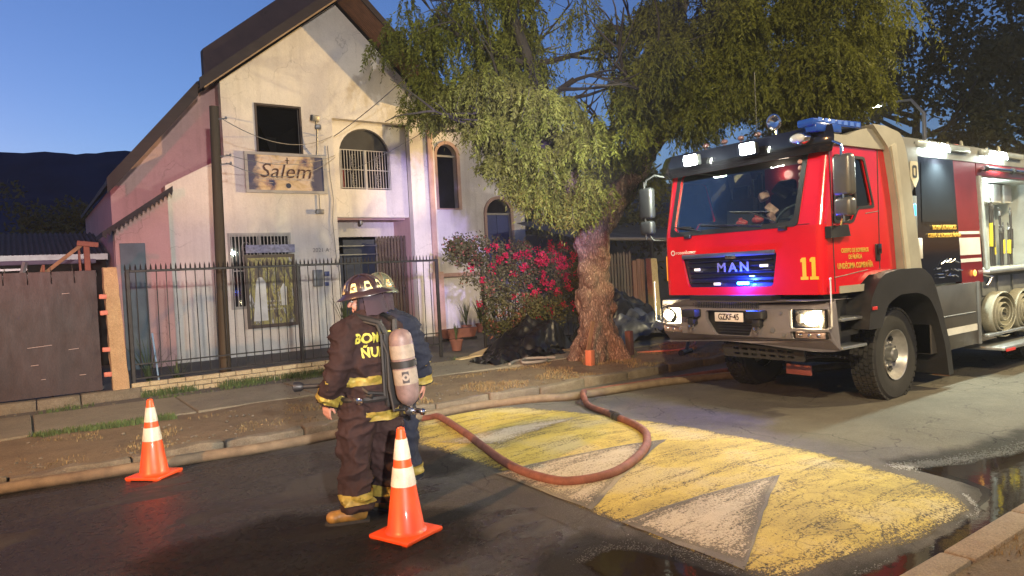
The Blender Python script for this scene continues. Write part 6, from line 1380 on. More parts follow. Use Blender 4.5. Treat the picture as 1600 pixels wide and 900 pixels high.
# lamps' own light
def lit(x, y, z, tgt, col, pw, ang, size=.05, nm='lamp_light'): 
    o = lamp(nm, 'SPOT', (x, y, z), col, pw, tgt, size, ang, .5); return o
lit(XF-.16, 6.02, 3.165, (4.5, 11.5, 2.0), (.90, 1, .78), 95, 112); lit(XF-.16, 5.16, 3.165, (4.5, 11.5, 2.0), (.90, 1, .78), 95, 112)
for y in (4.51, 6.50): lit(XF-.16, y, 1.155, (2, y+.4, .2), (1, .85, .6), 18, 100, .04)
lamp('flasher_light', 'POINT', (XF-.10, 5.34, 1.565), (.03, .08, 1), 24, size=.03)
for x in (9.9, 11.77): lit(x, YN-.12, 3.17, (x, 2.6, 0), (.85, 1, .88), 110, 140, .06)
lamp('cab_light', 'POINT', (8.5, 5.6, 2.98), (1, .75, .6), .7, size=.08)
lamp('locker_light', 'POINT', (12.2, 4.55, 2.75), (.85, 1, .95), 7, size=.1)
# ================================================================ firefighters
from mathutils.bvhtree import BVHTree
TURN = mat('turnout_cloth', (.030, .016, .015), .85, spec=.2, var=.3, scale=5, bmp=.35, bscale=220, fine=.15)  # warm red light on navy cloth is put into this brown tint
TURNB = mat('turnout_cloth_blue', (.016, .019, .032), .85, spec=.2, var=.3, scale=5, bmp=.35, bscale=220, fine=.15)
LIME = mat('lime_band', (.42, .32, .06), .55, var=.25, scale=12); SILV = mat('silver_band', (.46, .42, .30), .4, var=.3, scale=20)
SKIN = mat('skin', (.42, .20, .14), .55, var=.12); LEATH = mat('boot_leather', (.26, .14, .03), .5, var=.4, scale=10); SOLE = mat('boot_sole', (.02, .018, .015), .8)
HELM = mat('helmet_dark', (.035, .02, .02), .3, coat=.4, var=.2); HELY = mat('helmet_pale', (.11, .12, .075), .35, coat=.3, var=.25, scale=12); HOOD = mat('hood_cloth', (.035, .02, .03), .9)
WEB = mat('webbing', (.015, .014, .014), .6); TXTY = mat('back_lettering', (.46, .42, .06), .6, var=.2, scale=30); GLOVE = mat('glove_leather', (.30, .10, .07), .7, var=.3, scale=15)
def folds(amp=1.0, seed=0):
    def f(c, n):
        q = Vector((c.x*6+seed, c.y*6, c.z*10)); r = Vector((c.x*14, c.y*14+seed, c.z*22+3*mnoise.noise(q)))
        rid = 1-abs(mnoise.noise(q*1.0)); return amp*(.024*(rid**4-.5)+.009*mnoise.noise(r)+.006*(1-abs(mnoise.noise(r*1.7)))**3)
    return f
def cut(me, p, no, keep_pos=True):
    bm = bmesh.new(); bm.from_mesh(me); bmesh.ops.bisect_plane(bm, geom=bm.verts[:]+bm.edges[:]+bm.faces[:], plane_co=p, plane_no=no, clear_inner=keep_pos, clear_outer=not keep_pos); bm.to_mesh(me); bm.free(); return me
def band(src, p, ax, hw, parent, name='reflective_band', filt=None, off=.006):
    """reflective trim: the cloth surface between two cuts, lifted a little; lime edges, silver middle"""
    p = Vector(p); ax = Vector(ax).normalized(); bm = bmesh.new(); bm.from_mesh(src)
    if filt: bmesh.ops.delete(bm, geom=[f for f in bm.faces if not filt(f.calc_center_median())], context='FACES')
    bmesh.ops.bisect_plane(bm, geom=bm.verts[:]+bm.edges[:]+bm.faces[:], plane_co=p-ax*hw, plane_no=ax, clear_inner=True)
    bmesh.ops.bisect_plane(bm, geom=bm.verts[:]+bm.edges[:]+bm.faces[:], plane_co=p+ax*hw, plane_no=ax, clear_outer=True)
    for s_ in (-.36, .36): bmesh.ops.bisect_plane(bm, geom=bm.verts[:]+bm.edges[:]+bm.faces[:], plane_co=p+ax*hw*s_, plane_no=ax)
    bm.normal_update(); nr = {v: v.normal.copy() for v in bm.verts}
    for v, n in nr.items(): v.co += n*off
    for f in bm.faces: f.material_index = 1 if abs((f.calc_center_median()-p).dot(ax)) < hw*.36 else 0
    r = bmesh.ops.extrude_face_region(bm, geom=bm.faces[:])
    me = bpy.data.meshes.new(name); bm.to_mesh(me); bm.free(); shade(me, 40)
    o = link(name, me, [LIME, SILV], parent, True); return o
def hand(mb, w, e, palm_dir, grip=.35, thumb=1, sc=1.0):
    """w wrist, e unit vector along the palm, palm_dir normal of the palm; five fingers, curled by grip"""
    w = Vector(w); e = Vector(e).normalized(); n = Vector(palm_dir); n = (n-e*n.dot(e)).normalized(); s = e.cross(n)*thumb
    for k in range(4): capsule(mb, w+s*(.020-.014*k)*sc, w+(e*.085+s*(.030-.020*k))*sc, .017*sc, .012*sc)
    for k, (L, sp) in enumerate(((.072, .034), (.082, .012), (.076, -.010), (.060, -.031))):
        q = w+(e*.088+s*sp)*sc; d = e.copy(); g = grip
        pts = [q]; 
        for j, fr in enumerate((.45, .32, .23)):
            d = (e*math.cos(g*(j+.6))+n*math.sin(g*(j+.6))).normalized(); pts.append(pts[-1]+d*L*fr*sc)
        chain(mb, pts, [.0095*sc, .0090*sc, .0084*sc, .0076*sc])
    b = w+(e*.025+s*.028)*sc; chain(mb, [b, b+(e*.030+s*.026+n*.012)*sc, b+(e*.058+s*.034+n*.026)*sc], [.013*sc, .011*sc, .009*sc])
def firefighter(label, loc, rot, P, cloth, helm, seed, text_=True):
    t = thing('person', label, 'person', loc, 'firefighters standing together on the road'); ORI[t] = Vector((0, 0, 0)); t.rotation_euler = (0, 0, rot)
    sh, el, wr = P['arm_l']; shr, elr, wrr = P['arm_r']; hl, kl, al = P['leg_l']; hr, kr, ar = P['leg_r']
    hc = Vector(P['head']); hy = P['head_yaw']; HM = Matrix.Translation(hc) @ Matrix.Rotation(hy, 4, 'Z') @ Matrix.Rotation(P.get('nod', -.12), 4, 'X')
    hp_ = lambda x, y, z: HM @ Vector((x, y, z))
    # body: one continuous surface
    b = MB(); chain(b, [(0, 0, .92), (0, 0, 1.1), (0, .0, 1.3), (0, -.01, 1.42)], [.13, .12, .14, .12]); chain(b, [(0, 0, 1.42), hc+Vector((0, 0, -.10))], [.065, .058])
    b.ball(hp_(0, -.01, .025), (.076, .096, .10), 20, 14, HM.to_3x3().to_4x4()); chain(b, [hp_(0, .035, -.055), hp_(0, .062, -.085)], [.055, .030]); chain(b, [hp_(0, .088, .012), hp_(0, .112, -.022)], [.012, .017])
    for sx in (-1, 1):
        b.ball(hp_(sx*.078, -.005, -.01), (.012, .02, .032), 10, 8, HM.to_3x3().to_4x4()); b.ball(hp_(sx*.035, .07, -.03), (.028, .02, .03), 10, 8); capsule(b, hp_(sx*.012, .088, .03), hp_(sx*.045, .078, .032), .011, .009)
    capsule(b, hp_(-.018, .092, -.058), hp_(.018, .092, -.058), .008, .008); capsule(b, hp_(-.014, .09, -.070), hp_(.014, .09, -.070), .009, .009)
    for (s0, e0, w0) in ((sh, el, wr), (shr, elr, wrr)): chain(b, [(0, 0, 1.4), s0, e0, w0], [.09, .06, .045, .030])
    for (h0, k0, a0) in ((hl, kl, al), (hr, kr, ar)): chain(b, [(0, 0, .95), h0, k0, a0], [.12, .085, .06, .045])
    hand(b, wr, P['hand_l'][0], P['hand_l'][1], P['hand_l'][2], 1); hand(b, wrr, P['hand_r'][0], P['hand_r'][1], P['hand_r'][2], -1)
    me = fuse(b, .0065, 2); link('body', me, SKIN, t, True)
    for sx in (-1, 1):
        s = MB(); s.ball(hp_(sx*.031, .083, .012), .0115, 12, 8); o = s.build('eye', mat('eye_white', (.5, .48, .45), .2), t); s = MB(); s.ball(hp_(sx*.031, .092, .012), .006, 10, 6); s.build('iris', BLK, o)
    # coat
    c = MB(); c.ball((0, 0, 1.36), (.25, .17, .15), 24, 16); c.ball((0, -.01, 1.20), (.245, .18, .22), 24, 16); c.ball((0, 0, 1.02), (.238, .18, .2), 24, 16); c.ball((0, 0, .88), (.245, .19, .2), 24, 16); c.cyl((0, 0, .95), (0, 0, .66), .19, .21, 24)
    chain(c, [(0, -.01, 1.42), (hc.x*.6, hc.y*.6-.01, 1.53)], [.13, .098])
    for (s0, e0, w0) in ((sh, el, wr), (shr, elr, wrr)):
        s0, e0, w0 = Vector(s0), Vector(e0), Vector(w0); chain(c, [(s0.x*.5, -.01, 1.42), s0, s0.lerp(e0, .5), e0, e0.lerp(w0, .6), w0-(w0-e0).normalized()*-.03], [.12, .108, .094, .086, .078, .072])
    cm = fuse(c, .013, 5, 0, 8, folds(1.25, seed)); cut(cm, (0, 0, P.get('hem', .74)), (0, 0, 1))
    for (e0, w0) in ((el, wr), (elr, wrr)):   # open the cuffs
        e0, w0 = Vector(e0), Vector(w0); ax = (w0-e0).normalized(); pc = w0+ax*.015
        bm = bmesh.new(); bm.from_mesh(cm); bmesh.ops.delete(bm, geom=[v for v in bm.verts if (v.co-pc).dot(ax) > 0 and (v.co-pc).length < .13], context='VERTS'); bm.to_mesh(cm); bm.free()
    coat = link('coat', cm, cloth, t, True); md = coat.modifiers.new('s', 'SOLIDIFY'); md.thickness = .008; md.offset = -1
    tor = lambda co: abs(co.x) < .245+(.0 if co.z > .9 else .2)
    def torso_only(co):
        for (e0, w0) in ((el, wr), (elr, wrr)):
            e0, w0 = Vector(e0), Vector(w0); d = w0-e0; k = max(-.6, min(1.2, (co-e0).dot(d)/d.length_squared)); 
            if (co-e0-d*k).length < .098 and (Vector((co.x, co.y, 0))).length > .2: return False
        return True
    band(cm, (0, 0, 1.06), (0, 0, 1), .032, t, filt=torso_only); band(cm, (0, 0, P.get('hem', .74)+.04), (0, 0, 1), .034, t)
    for (e0, w0) in ((el, wr), (elr, wrr)):
        e0, w0 = Vector(e0), Vector(w0); ax = (w0-e0).normalized(); pc = w0-ax*.045; band(cm, pc, ax, .032, t, filt=lambda co: (co-pc).length < .13 and (co-pc).dot(ax) > -.06)
    # trousers
    q = MB(); q.ball((0, 0, .92), (.19, .15, .16), 20, 14)
    for (h0, k0, a0) in ((hl, kl, al), (hr, kr, ar)):
        h0, k0, a0 = Vector(h0), Vector(k0), Vector(a0); chain(q, [h0, h0.lerp(k0, .5), k0, k0.lerp(a0, .5), a0+Vector((0, 0, .02))], [.15, .138, .118, .116, .124])
        q.box(h0.lerp(k0, .7)+Vector((-.10 if h0.x < 0 else .10, 0, 0)), (.06, .16, .19), None, .02)
    tm_ = fuse(q, .013, 5, 0, 8, folds(1.5, seed+5)); cut(tm_, (0, 0, .10), (0, 0, 1))
    link('trousers', tm_, cloth, t, True)
    for (k0, a0) in ((kl, al), (kr, ar)):
        a0 = Vector(a0); band(tm_, (0, 0, .19), (0, 0, 1), .036, t, filt=lambda co: (Vector((co.x, co.y, 0))-Vector((a0.x, a0.y, 0))).length < .17 and co.z < .4)
    # boots
    for a0, yw in ((Vector(al), P['toe'][0]), (Vector(ar), P['toe'][1])):
        M = Matrix.Translation((a0.x, a0.y, 0)) @ Matrix.Rotation(yw, 4, 'Z'); g = lambda x, y, z: M @ Vector((x, y, z))
        s = MB(); chain(s, [g(0, -.01, .22), g(0, -.01, .10), g(0, -.02, .075)], [.072, .064, .060]); chain(s, [g(0, -.03, .06), g(0, .08, .062), g(0, .17, .055)], [.052, .053, .048]); s.ball(g(0, .17, .055), (.055, .065, .048), 14, 10)
        bmh = fuse(s, .010, 3); cut(bmh, (0, 0, .022), (0, 0, 1)); bt = link('boot', bmh, LEATH, t, True)
        s = MB(); s.prism([tuple((M @ Vector((x, y, 0)))[:2]) for x, y in [(-.04, -.09), (.04, -.09), (.045, .02), (.055, .12), (.045, .20), (.015, .235), (-.015, .235), (-.045, .20), (-.055, .12), (-.045, .02)]], 'z', .0, .026); s.build('sole', SOLE, bt)
    # helmet with brim, crown ridges, reflective trapezoids, neck cloth
    s = MB()
    def dome(u, w):
        a = 2*PI*u; e = PI/2*w; f = 1+.03*math.cos(8*a)*math.sin(e*1.0)*0
        rx, ry, rz = .125, .152, .135; return hp_(rx*math.cos(e)*math.cos(a)*f, -.012+ry*math.cos(e)*math.sin(a)*f, .055+rz*math.sin(e))
    s.grid(dome, 36, 12); bmesh.ops.remove_doubles(s.bm, verts=s.bm.verts[:], dist=.0005)
    h = s.build('helmet', helm, t, 50)
    s = MB()
    prof = lambda a: (1.32+.22*max(0, -math.sin(a))**2+.10*max(0, math.sin(a))**4)
    for k in range(36):
        a0, a1 = 2*PI*k/36, 2*PI*(k+1)/36; ring = []
        for a in (a0, a1):
            ring.append([hp_(.122*math.cos(a), -.012+.149*math.sin(a), .068), hp_(.122*prof(a)*math.cos(a), -.012+.149*prof(a)*math.sin(a), .030), hp_(.122*prof(a)*math.cos(a)*1.0, -.012+.149*prof(a)*math.sin(a), .024), hp_(.118*math.cos(a), -.012+.145*math.sin(a), .052)])
        for j in range(3): s.face([ring[0][j], ring[1][j], ring[1][j+1], ring[0][j+1]])
    bmesh.ops.remove_doubles(s.bm, verts=s.bm.verts[:], dist=.0005); s.build('brim', helm, h, 50)
    for k in range(8):
        a = 2*PI*(k+.5)/8; pts = [(a-.20, .12), (a+.20, .12), (a+.13, .62), (a-.13, .62)]
        s = MB(); A = [hp_(.129*math.cos(e)*math.cos(q_), -.012+.157*math.cos(e)*math.sin(q_), .056+.138*math.sin(e)) for q_, e in pts]; s.face(A)
        s.build('reflective_patch', mat('patch_yellow', (.75, .66, .28), .4) if helm is HELM else mat('patch_orange', (.75, .30, .08), .4), h)
    s = MB()
    for k in range(4):
        a = PI*k/4; s.tube([hp_(.128*math.cos(e)*math.cos(a), -.012+.155*math.cos(e)*math.sin(a), .056+.140*math.sin(e)) for e in [.25+i*(PI-.5)/12 for i in range(13)]], .0065, 6)
    s.build('crown_ridge', helm, h)
    s = MB(); s.grid(lambda u, w: hp_((.118+.015*w)*math.cos(PI*1.0+PI*u)*1.0, -.012+(.14+.02*w)*math.sin(PI*1.0+PI*u), .045-.17*w+.006*math.sin(u*30)), 26, 6); s.build('neck_flap', HOOD, h, 60)
    s = MB(); s.tube([hp_(-.10, .02, .03), hp_(-.082, .045, -.05), hp_(-.03, .075, -.105), hp_(.03, .075, -.105), hp_(.082, .045, -.05), hp_(.10, .02, .03)], .008, 5); s.build('chin_strap', WEB, h)
    s = MB(); s.ball(hp_(0, -.012, -.02), (.092, .108, .115), 20, 14); me = s.mesh(); cut(me, hp_(0, .035, 0), HM.to_3x3() @ Vector((0, -1, -.15))); link('hood', me, HOOD, h, True)
    if text_:
        bvh = BVHTree.FromPolygons([v.co.copy() for v in cm.vertices], [list(p.vertices) for p in cm.polygons])
        for tx, z, sz, cx in (('BOMBEROS', 1.375, .100, .015), ('ÑUÑOA', 1.268, .100, .0)):
            me = text_mesh(tx, sz, .0, .004, spacing=1.05); me.transform(Matrix.Diagonal((.84, 1, 1, 1))); bm = bmesh.new(); bm.from_mesh(me); bmesh.ops.subdivide_edges(bm, edges=[e for e in bm.edges if e.calc_length() > .02], cuts=3)
            for v in bm.verts:
                x, zz = cx+v.co.x, z+v.co.y; hit = bvh.ray_cast(Vector((x, -.6, zz)), Vector((0, 1, 0)), 1); y = hit[0].y if hit[0] else -.15; v.co = Vector((x, y-.005, zz))
            bm.to_mesh(me); bm.free(); link('back_lettering', me, TXTY, coat, True)
    return t, coat
POSE1 = dict(arm_l=((-.215, -.01, 1.40), (-.300, -.02, 1.14), (-.30, .13, .92)), arm_r=((.215, .0, 1.40), (.30, .06, 1.14), (.20, .27, 1.02)),
             leg_l=((-.105, 0, .86), (-.155, .03, .48), (-.185, .0, .10)), leg_r=((.105, 0, .86), (.125, .02, .48), (.12, -.02, .10)),
             head=(.0, .03, 1.655), head_yaw=.85, nod=-.16, hand_l=((.08, .35, -.93), (.9, .2, 0), .28), hand_r=((-.5, .8, 0), (0, 0, -1), .9), toe=(.95, .2), hem=.755)
ff1, coat1 = firefighter('firefighter in dark turnout coat, tinted as red-lit, with BOMBEROS lettering, seen from behind, head turned left', (2.14, 5.0, road_z(5.0)), math.radians(13), POSE1, TURN, HELM, 1)
POSE2 = dict(arm_l=((-.215, -.0, 1.40), (-.30, .10, 1.16), (-.14, .28, 1.06)), arm_r=((.215, -.01, 1.40), (.31, -.02, 1.13), (.33, .05, .90)),
             leg_l=((-.105, 0, .86), (-.13, .05, .48), (-.15, .02, .10)), leg_r=((.105, 0, .86), (.13, .0, .48), (.14, -.03, .10)),
             head=(.0, .04, 1.665), head_yaw=-.45, nod=-.05, hand_l=((.6, .8, -.1), (0, 0, -1), .9), hand_r=((.0, .2, -.98), (-1, .2, 0), .4), toe=(.3, -.3), hem=.76)
ff2, coat2 = firefighter('second firefighter in navy coat and pale yellow helmet, mostly hidden behind the first', (2.48, 5.48, road_z(5.4)), math.radians(-22), POSE2, TURNB, HELY, 4, False)
s = MB(); s.ball((.07, .19, 1.74), (.03, .035, .03), 12, 8); s.build('helmet_lamp', CHR, ff2)
# pocket and radio strap on the near man
s = MB(); s.tube([(-.20, .02, 1.10), (-.15, -.17, .98), (.08, -.22, .94), (.22, -.05, .95)], .014, 6); s.build('strap', WEB, ff1)
# breathing set worn on his back
T1 = Matrix.Translation((2.14, 5.0, road_z(5.0))) @ Matrix.Rotation(math.radians(13), 4, 'Z')
ba = thing('breathing_apparatus', 'battered pale air cylinder with black straps on the back of the nearer firefighter', 'air cylinder', (2.14, 5.0, .9)); W1 = lambda x, y, z: T1 @ Vector((x, y, z))
a_, b_ = W1(.115, -.315, .865), W1(.065, -.30, 1.43); ax = (b_-a_).normalized(); CM = Matrix.Translation(a_) @ ax.to_track_quat('Z', 'Y').to_matrix().to_4x4(); L = (b_-a_).length
CYP = mat('cylinder_paint', (.18, .12, .11), .5, var=.5, scale=14, fine=.3); CYL_ = mat('cylinder_label', (.27, .22, .17), .55, var=.3, scale=25, fine=.2)
s = MB(); s.lathe([(.02, -.01), (.035, .0), (.06, .02), (.082, .055), (.088, .09), (.088, L-.09), (.082, L-.045), (.06, L-.015), (.03, L), (0, L+.003)], CM, 36); cyo = s.build('cylinder', CYP, ba)
for h0, h1 in ((.16, .275), (.355, .455)): s = MB(); s.lathe([(.0885, h0), (.0905, h0+.001), (.0905, h1-.001), (.0885, h1)], CM, 36); s.build('label', CYL_, cyo)
em = MB()
vdir = (Vector((0, 0, 1.85))-a_); loc_v = CM.inverted().to_3x3() @ vdir; ang = math.atan2(loc_v.y, loc_v.x)
em.grid(lambda u, w: CM @ Vector((.0918*math.cos(ang-.28+.56*u), .0918*math.sin(ang-.28+.56*u), .175+.085*w)), 8, 4)
em.build('emblem', mat('emblem_dark', (.04, .03, .03), .5), cyo)
em = MB(); em.lathe([(.010, 0), (.026, 0), (.026, .002), (.010, .002)], Matrix.Translation(CM @ Vector((.0925*math.cos(ang), .0925*math.sin(ang), .218))) @ (CM.to_3x3() @ Vector((math.cos(ang), math.sin(ang), 0))).to_track_quat('Z', 'Y').to_matrix().to_4x4(), 20); em.build('emblem_ring', CYL_, cyo)
s = MB(); s.lathe([(.089, .285), (.096, .288), (.096, .335), (.089, .338)], CM, 36); s.box(CM @ Vector((-.05, .03, .31)), (.05, .03, .05), None, .008); s.build('cylinder_strap', WEB, ba)
s = MB(); s.box(W1(.06, -.20, 1.13), (.16, .05, .56), Euler((0, 0, math.radians(13))), .02); s.tube([W1(-.02, -.20, .92), W1(-.03, -.21, 1.4)], .014, 6); s.tube([W1(.14, -.20, .92), W1(.14, -.21, 1.4)], .014, 6); s.build('back_plate', WEB, ba)
for sx in (-1, 1):
    s = MB(); P_ = [W1(.06+sx*.03, -.21, 1.36), W1(.05+sx*.07, -.18, 1.49), W1(sx*.12, -.02, 1.545), W1(sx*.13, .13, 1.42), W1(sx*.15, .17, 1.15), W1(sx*.19, .06, .98), W1(sx*.12, -.19, .95)]
    s.tube(P_, .022, 6); s.build('shoulder_strap', WEB, ba)
s = MB(); s.tube([W1(.23*math.cos(a), -.01+.19*math.sin(a), .925) for a in [2*PI*i/24 for i in range(24)]], .022, 6, closed=True); s.build('waist_belt', WEB, ba)
s = MB(); s.cyl(CM @ Vector((0, 0, -.06)), CM @ Vector((0, 0, .01)), .022, n=12); s.box(CM @ Vector((.0, .0, -.055)), (.10, .06, .05), Euler((.2, .1, .3)), .012); s.cyl(CM @ Vector((.0, .02, -.05)), CM @ Vector((.09, .05, -.055)), .018, n=10); s.ball(CM @ Vector((.11, .05, -.055)), .026, 12, 8); s.build('valve', CHR, ba)
s = MB(); s.tube([CM @ Vector((-.08, .02, -.03)), CM @ Vector((-.05, -.03, -.05)), CM @ Vector((.06, -.04, -.04))], .014, 6); s.ball(CM @ Vector((-.08, .02, -.03)), (.03, .03, .03), 10, 8); s.box(CM @ Vector((-.05, -.03, -.05)), (.05, .05, .07), Euler((.4, .2, 0)), .01); s.box(CM @ Vector((.06, -.04, -.04)), (.05, .04, .04), Euler((.4, .7, 0)), .01); s.build('regulator', BLK, ba)
s = MB(); s.tube([CM @ Vector((-.04, 0, -.04)), W1(-.02, -.30, .84), W1(-.02, -.26, 1.0), W1(-.00, -.235, 1.25), W1(-.05, -.19, 1.47), W1(-.12, .0, 1.52)], .013, 7); s.build('air_hose', WEB, ba)
s = MB(); s.box(W1(-.20, -.14, .925), (.05, .05, .05), Euler((.2, .1, .7)), .01); s.build('belt_buckle', CHR, ba)
# torch clipped at his chest, pointing left
tc = thing('torch', 'black hand torch clipped to the coat front of the nearer firefighter', 'torch', (1.7, 5.1, 1.02))
hand_p = W1(-.30, .30, 1.02); d = Vector((-.82, .57, .0)); s = MB(); s.tube([hand_p+d*.10, hand_p-d*.02, hand_p-d*.03, hand_p-d*.12], [.018, .018, .0, .0][:2]+[.018, .018], 12); s.build('handle', WEB, tc)
s = MB(); s.tube([hand_p+d*.08, hand_p+d*.10, hand_p+d*.15, hand_p+d*.155], [.022, .036, .038, .030], 14); s.build('head', BLK, tc)
# ================================================================ cones, hoses, small things
ORG = mat('cone_orange', (.85, .085, .015), .42, var=.3, fine=.12, coat=.25, scale=6); CWH = mat('cone_reflective', (.60, .54, .43), .4, var=.4, scale=9, fine=.3)
def cone(lab, x, y, rot, tilt=0):
    z = gz(x, y); t = thing('traffic_cone', lab, 'traffic cone', (x, y, z), 'traffic cones around the firefighters'); ORI[t] = Vector((0, 0, 0)); t.rotation_euler = (0, tilt, rot)
    s = MB(); s.box((0, 0, .022), (.37, .37, .032), None, .012, 2)
    for sx in (-1, 1):
        for sy in (-1, 1): s.box((sx*.15, sy*.15, .006), (.05, .05, .012))
    s.build('base', ORG, t)
    rr = lambda h: .135-.108*(h-.03)/.73
    s = MB(); s.lathe([(.150, .036), (.142, .045), (rr(.06), .06), (rr(.42), .42), (rr(.50), .50), (rr(.755), .755), (rr(.76)-.006, .762), (rr(.76)-.010, .755), (rr(.7)-.008, .7)], n=40); s.build('body', ORG, t)
    for h0, h1 in ((.36, .49), (.545, .685)):
        s = MB(); s.lathe([(rr(h0)+.001, h0), (rr(h0)+.004, h0+.001), (rr(h1)+.004, h1-.001), (rr(h1)+.001, h1)], n=40); s.build('reflective_collar', CWH, t)
    return t
cone('orange traffic cone close in front of the firefighters boots', 2.12, 4.47, .35)
cone('orange traffic cone standing alone on the road beside the long kerb hose', .97, 7.68, .75)
def spline(P, n=8):
    P = [Vector(p) for p in P]; out = []
    for i in range(len(P)-1):
        p0 = P[max(i-1, 0)]; p1, p2 = P[i], P[i+1]; p3 = P[min(i+2, len(P)-1)]
        for k in range(n):
            t = k/n; out.append(.5*((2*p1)+(p2-p0)*t+(2*p0-5*p1+4*p2-p3)*t*t+(3*p1-p0-3*p2+p3)*t**3))
    return out+[P[-1]]
def hose(lab, pts, r, mt, grp=None, lift=True, n=8, sides=14):
    S_ = spline([(p[0], p[1], (p[2] if len(p) > 2 else 0)) for p in pts], n)
    if lift: S_ = [Vector((p.x+.01*mnoise.noise(p*2.1), p.y+.012*mnoise.noise(p*2.3+Vector((9, 0, 0))), max(p.z, gz(p.x, p.y))+r*.86)) for p in S_]
    s = MB(); s.tube(S_, [r*(1+.03*mnoise.noise(p*9)) for p in S_], sides); return tag(s.build('fire_hose', mt), lab, 'hose', grp)
TAN = mat('tan_hose', (.17, .125, .075), .8, var=.5, scale=9, fine=.35, bmp=.3, bscale=150); RDH = mat('dusty_red_hose', (.22, .085, .055), .75, var=.6, scale=9, fine=.35, bmp=.3, bscale=150)
hose('long tan supply hose lying in the gutter along the far kerb', [(-3, 8.12), (-1.2, 8.1), (-.27, 8.12), (.24, 8.06), (.77, 8.0), (1.36, 7.96), (1.97, 7.86), (2.76, 7.84), (3.48, 7.88), (4.4, 8.0), (5.1, 7.98), (5.8, 7.62), (6.72, 7.42), (7.8, 7.3), (8.65, 7.0), (9.8, 6.4), (11.5, 5.9)], .058, TAN)
hose('dusty red hose looping across the painted speed hump', [(3.2, 8.12), (3.8, 8.08), (4.12, 7.85), (4.0, 7.07), (3.72, 6.0), (3.52, 5.2), (3.50, 4.66), (3.62, 4.40), (3.96, 4.30), (4.42, 4.47), (4.95, 4.86), (5.30, 5.32), (5.60, 6.05), (5.84, 6.70), (6.18, 7.25, .10), (6.7, 7.66, .02), (7.38, 7.62), (8.2, 7.5), (9.2, 7.4), (10.6, 7.0)], .040, RDH)
s = MB(); s.tube([(5.50, 5.84, gz(5.5, 5.84)+.036), (5.57, 5.97, gz(5.57, 5.97)+.036), (5.64, 6.12, gz(5.64, 6.12)+.036)], .047, 16); s.tube([(5.555, 5.95, gz(5.57, 5.97)+.036), (5.585, 6.0, gz(5.57, 5.97)+.036)], .056, 16); tag(s.build('hose_coupling', mat('dark_coupling', (.10, .09, .08), .4, .7)), 'dark metal coupling joining the red hose beyond its loop', 'coupling')
hose('thin red hose lying on the verge right of the trunk', [(9.9, 9.9, .12), (10.6, 9.5, .12), (11.0, 9.6, .12), (11.6, 9.9, .12), (12.2, 10.4, .12)], .022, mat('thin_red_hose', (.5, .16, .10), .6), None, False)
hose('grey flat hose coiled on the verge left of the trunk foot', [(7.3, 10.6, .14), (7.7, 10.9, .14), (8.2, 10.7, .14), (7.9, 10.35, .15), (7.5, 10.45, .16), (7.8, 10.75, .18), (8.3, 10.5, .16)], .026, mat('grey_hose', (.25, .24, .2), .8), None, False)
nz = thing('hose_nozzle', 'black branch nozzle lying on the verge in front of the engine', 'nozzle', (10.6, 8.8, .12))
s = MB(); s.tube([(10.1, 8.95, .15), (10.5, 9.05, .16)], [.06, .04], 10); s.tube([(10.28, 8.98, .16), (10.75, 9.25, .52)], .035, 8); s.build('barrel', BLK, nz)
pq = thing('plank', 'weathered board leaning on the left foot of the tree trunk', 'plank', (8.2, 9.45, .12)); s = MB(); s.box((8.30, 9.50, .48), (.09, .03, .82), Euler((.08, .22, 0)), .004, 1); s.build('board', WOOD, pq)
bk = tag((lambda s: s.box((8.22, 9.40, .24), (.14, .12, .28), Euler((0, .04, .3)), .01) and s)(MB()).build('orange_block', mat('orange_block', (.55, .17, .08), .7)), 'orange block standing at the left foot of the tree trunk', 'block')
dk = tag((lambda s: s.box((9.55, 9.75, .34), (.12, .12, .5), Euler((0, -.03, .2)), .01) and s)(MB()).build('dark_stump_post', mat('dark_red_post', (.12, .05, .04), .8)), 'short dark red post against the right foot of the trunk', 'post')
# street lamps whose light falls here (they stand outside the frame) and one far lamp that shows between the trees
def street_lamp(lab, x, y, z, ax, ay, col, e=25):
    t = thing('street_lamp', lab, 'street lamp', (x, y, 0)); s = MB(); s.tube([(x-ax*1.6, y-ay*1.6, 0), (x-ax*1.6, y-ay*1.6, z-.6), (x-ax*1.2, y-ay*1.2, z-.05), (x, y, z+.08)], [.09, .065, .05, .04], 10); s.build('post', GREYM, t)
    s = MB(); s.box((x, y, z+.05), (.5, .22, .10), Euler((0, 0, math.atan2(ay, ax))), .03); s.build('lantern', GREYM, t)
    s = MB(); s.box((x, y, z-.012), (.3, .14, .02), Euler((0, 0, math.atan2(ay, ax)))); s.build('lens', glow('street_lamp_lens_'+lab[:4], col, e), t)
street_lamp('warm street lamp on the near pavement to the right', *LAMPS['right']['loc'], 0, 1, (1, .8, .5))
street_lamp('amber street lamp down the road to the left', *LAMPS['left']['loc'], 0, 1, (1, .5, .2))
street_lamp('yellowish street lamp behind the photographer', *LAMPS['near']['loc'], 0, 1, (1, .75, .4))
street_lamp('small distant white street lamp glowing between the trees above the cab', 25.6, 13, 7.15, 0, 1, (.9, 1, .85), 90)
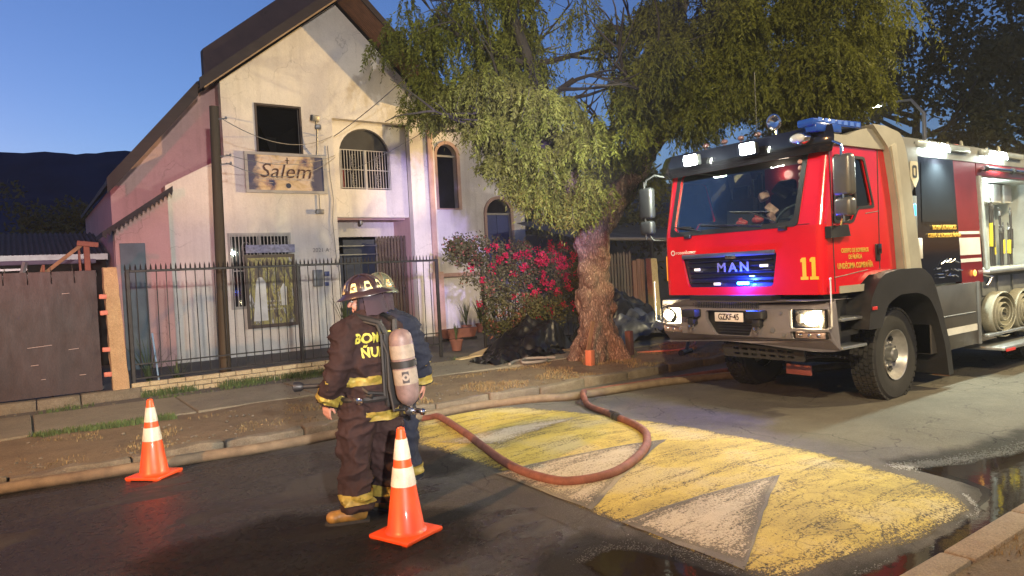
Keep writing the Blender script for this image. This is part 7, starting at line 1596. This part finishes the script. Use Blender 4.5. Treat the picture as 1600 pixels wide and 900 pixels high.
# every copy of a piece under a setting object keeps its plain name; the lamps above are only as bright as the photograph needs
# ================================================================ smoke-laden evening air; the thin haze is added for lamp glow
hz = MB(); hz.b2(-12, 70, -8, 60, -1.3, 22); hb__ = hz.build('haze', None, None, 0); hb__['kind'] = 'stuff'
hm = bpy.data.materials.new('thin_glow_haze'); hm.use_nodes = True; nt = hm.node_tree; nt.nodes.clear(); o_ = N(nt, 'ShaderNodeOutputMaterial'); pv = N(nt, 'ShaderNodeVolumePrincipled')
pv.inputs['Color'].default_value = (.85, .88, .9, 1); pv.inputs['Density'].default_value = .0009; pv.inputs['Anisotropy'].default_value = .3; nt.links.new(pv.outputs[0], o_.inputs['Volume']); hb__.data.materials.append(hm)
# a thicker drift of smoke round the front of the engine and the burnt yard
sm = MB(); sm.ball((11.0, 11.6, 3.2), (5.6, 6.4, 2.7), 32, 20); so_ = sm.build('smoke', None, None, 0); so_['kind'] = 'stuff'
sm_ = bpy.data.materials.new('drifting_smoke'); sm_.use_nodes = True; nt = sm_.node_tree; nt.nodes.clear(); o_ = N(nt, 'ShaderNodeOutputMaterial'); pv = N(nt, 'ShaderNodeVolumePrincipled')
mp = N(nt, 'ShaderNodeMapping', vector_type='POINT'); mp.inputs['Location'].default_value = (-11.0/5.6, -11.6/6.4, -3.2/2.7); mp.inputs['Scale'].default_value = (1/5.6, 1/6.4, 1/2.7)
ge = N(nt, 'ShaderNodeNewGeometry'); nt.links.new(ge.outputs['Position'], mp.inputs[0]); gr_ = N(nt, 'ShaderNodeTexGradient', gradient_type='SPHERICAL'); nt.links.new(mp.outputs[0], gr_.inputs[0])
nz_ = ramp(nt, noise(nt, ge.outputs['Position'], .55, 3, .55), [(.35, .15), (.7, 1.0)])
nt.links.new(math_(nt, 'MULTIPLY', math_(nt, 'MULTIPLY', gr_.outputs['Fac'], nz_), .016), pv.inputs['Density'])
pv.inputs['Color'].default_value = (.85, .9, .88, 1); nt.links.new(pv.outputs[0], o_.inputs['Volume']); so_.data.materials.append(sm_)
S.cycles.volume_step_rate = 2.0; S.cycles.volume_max_steps = 64
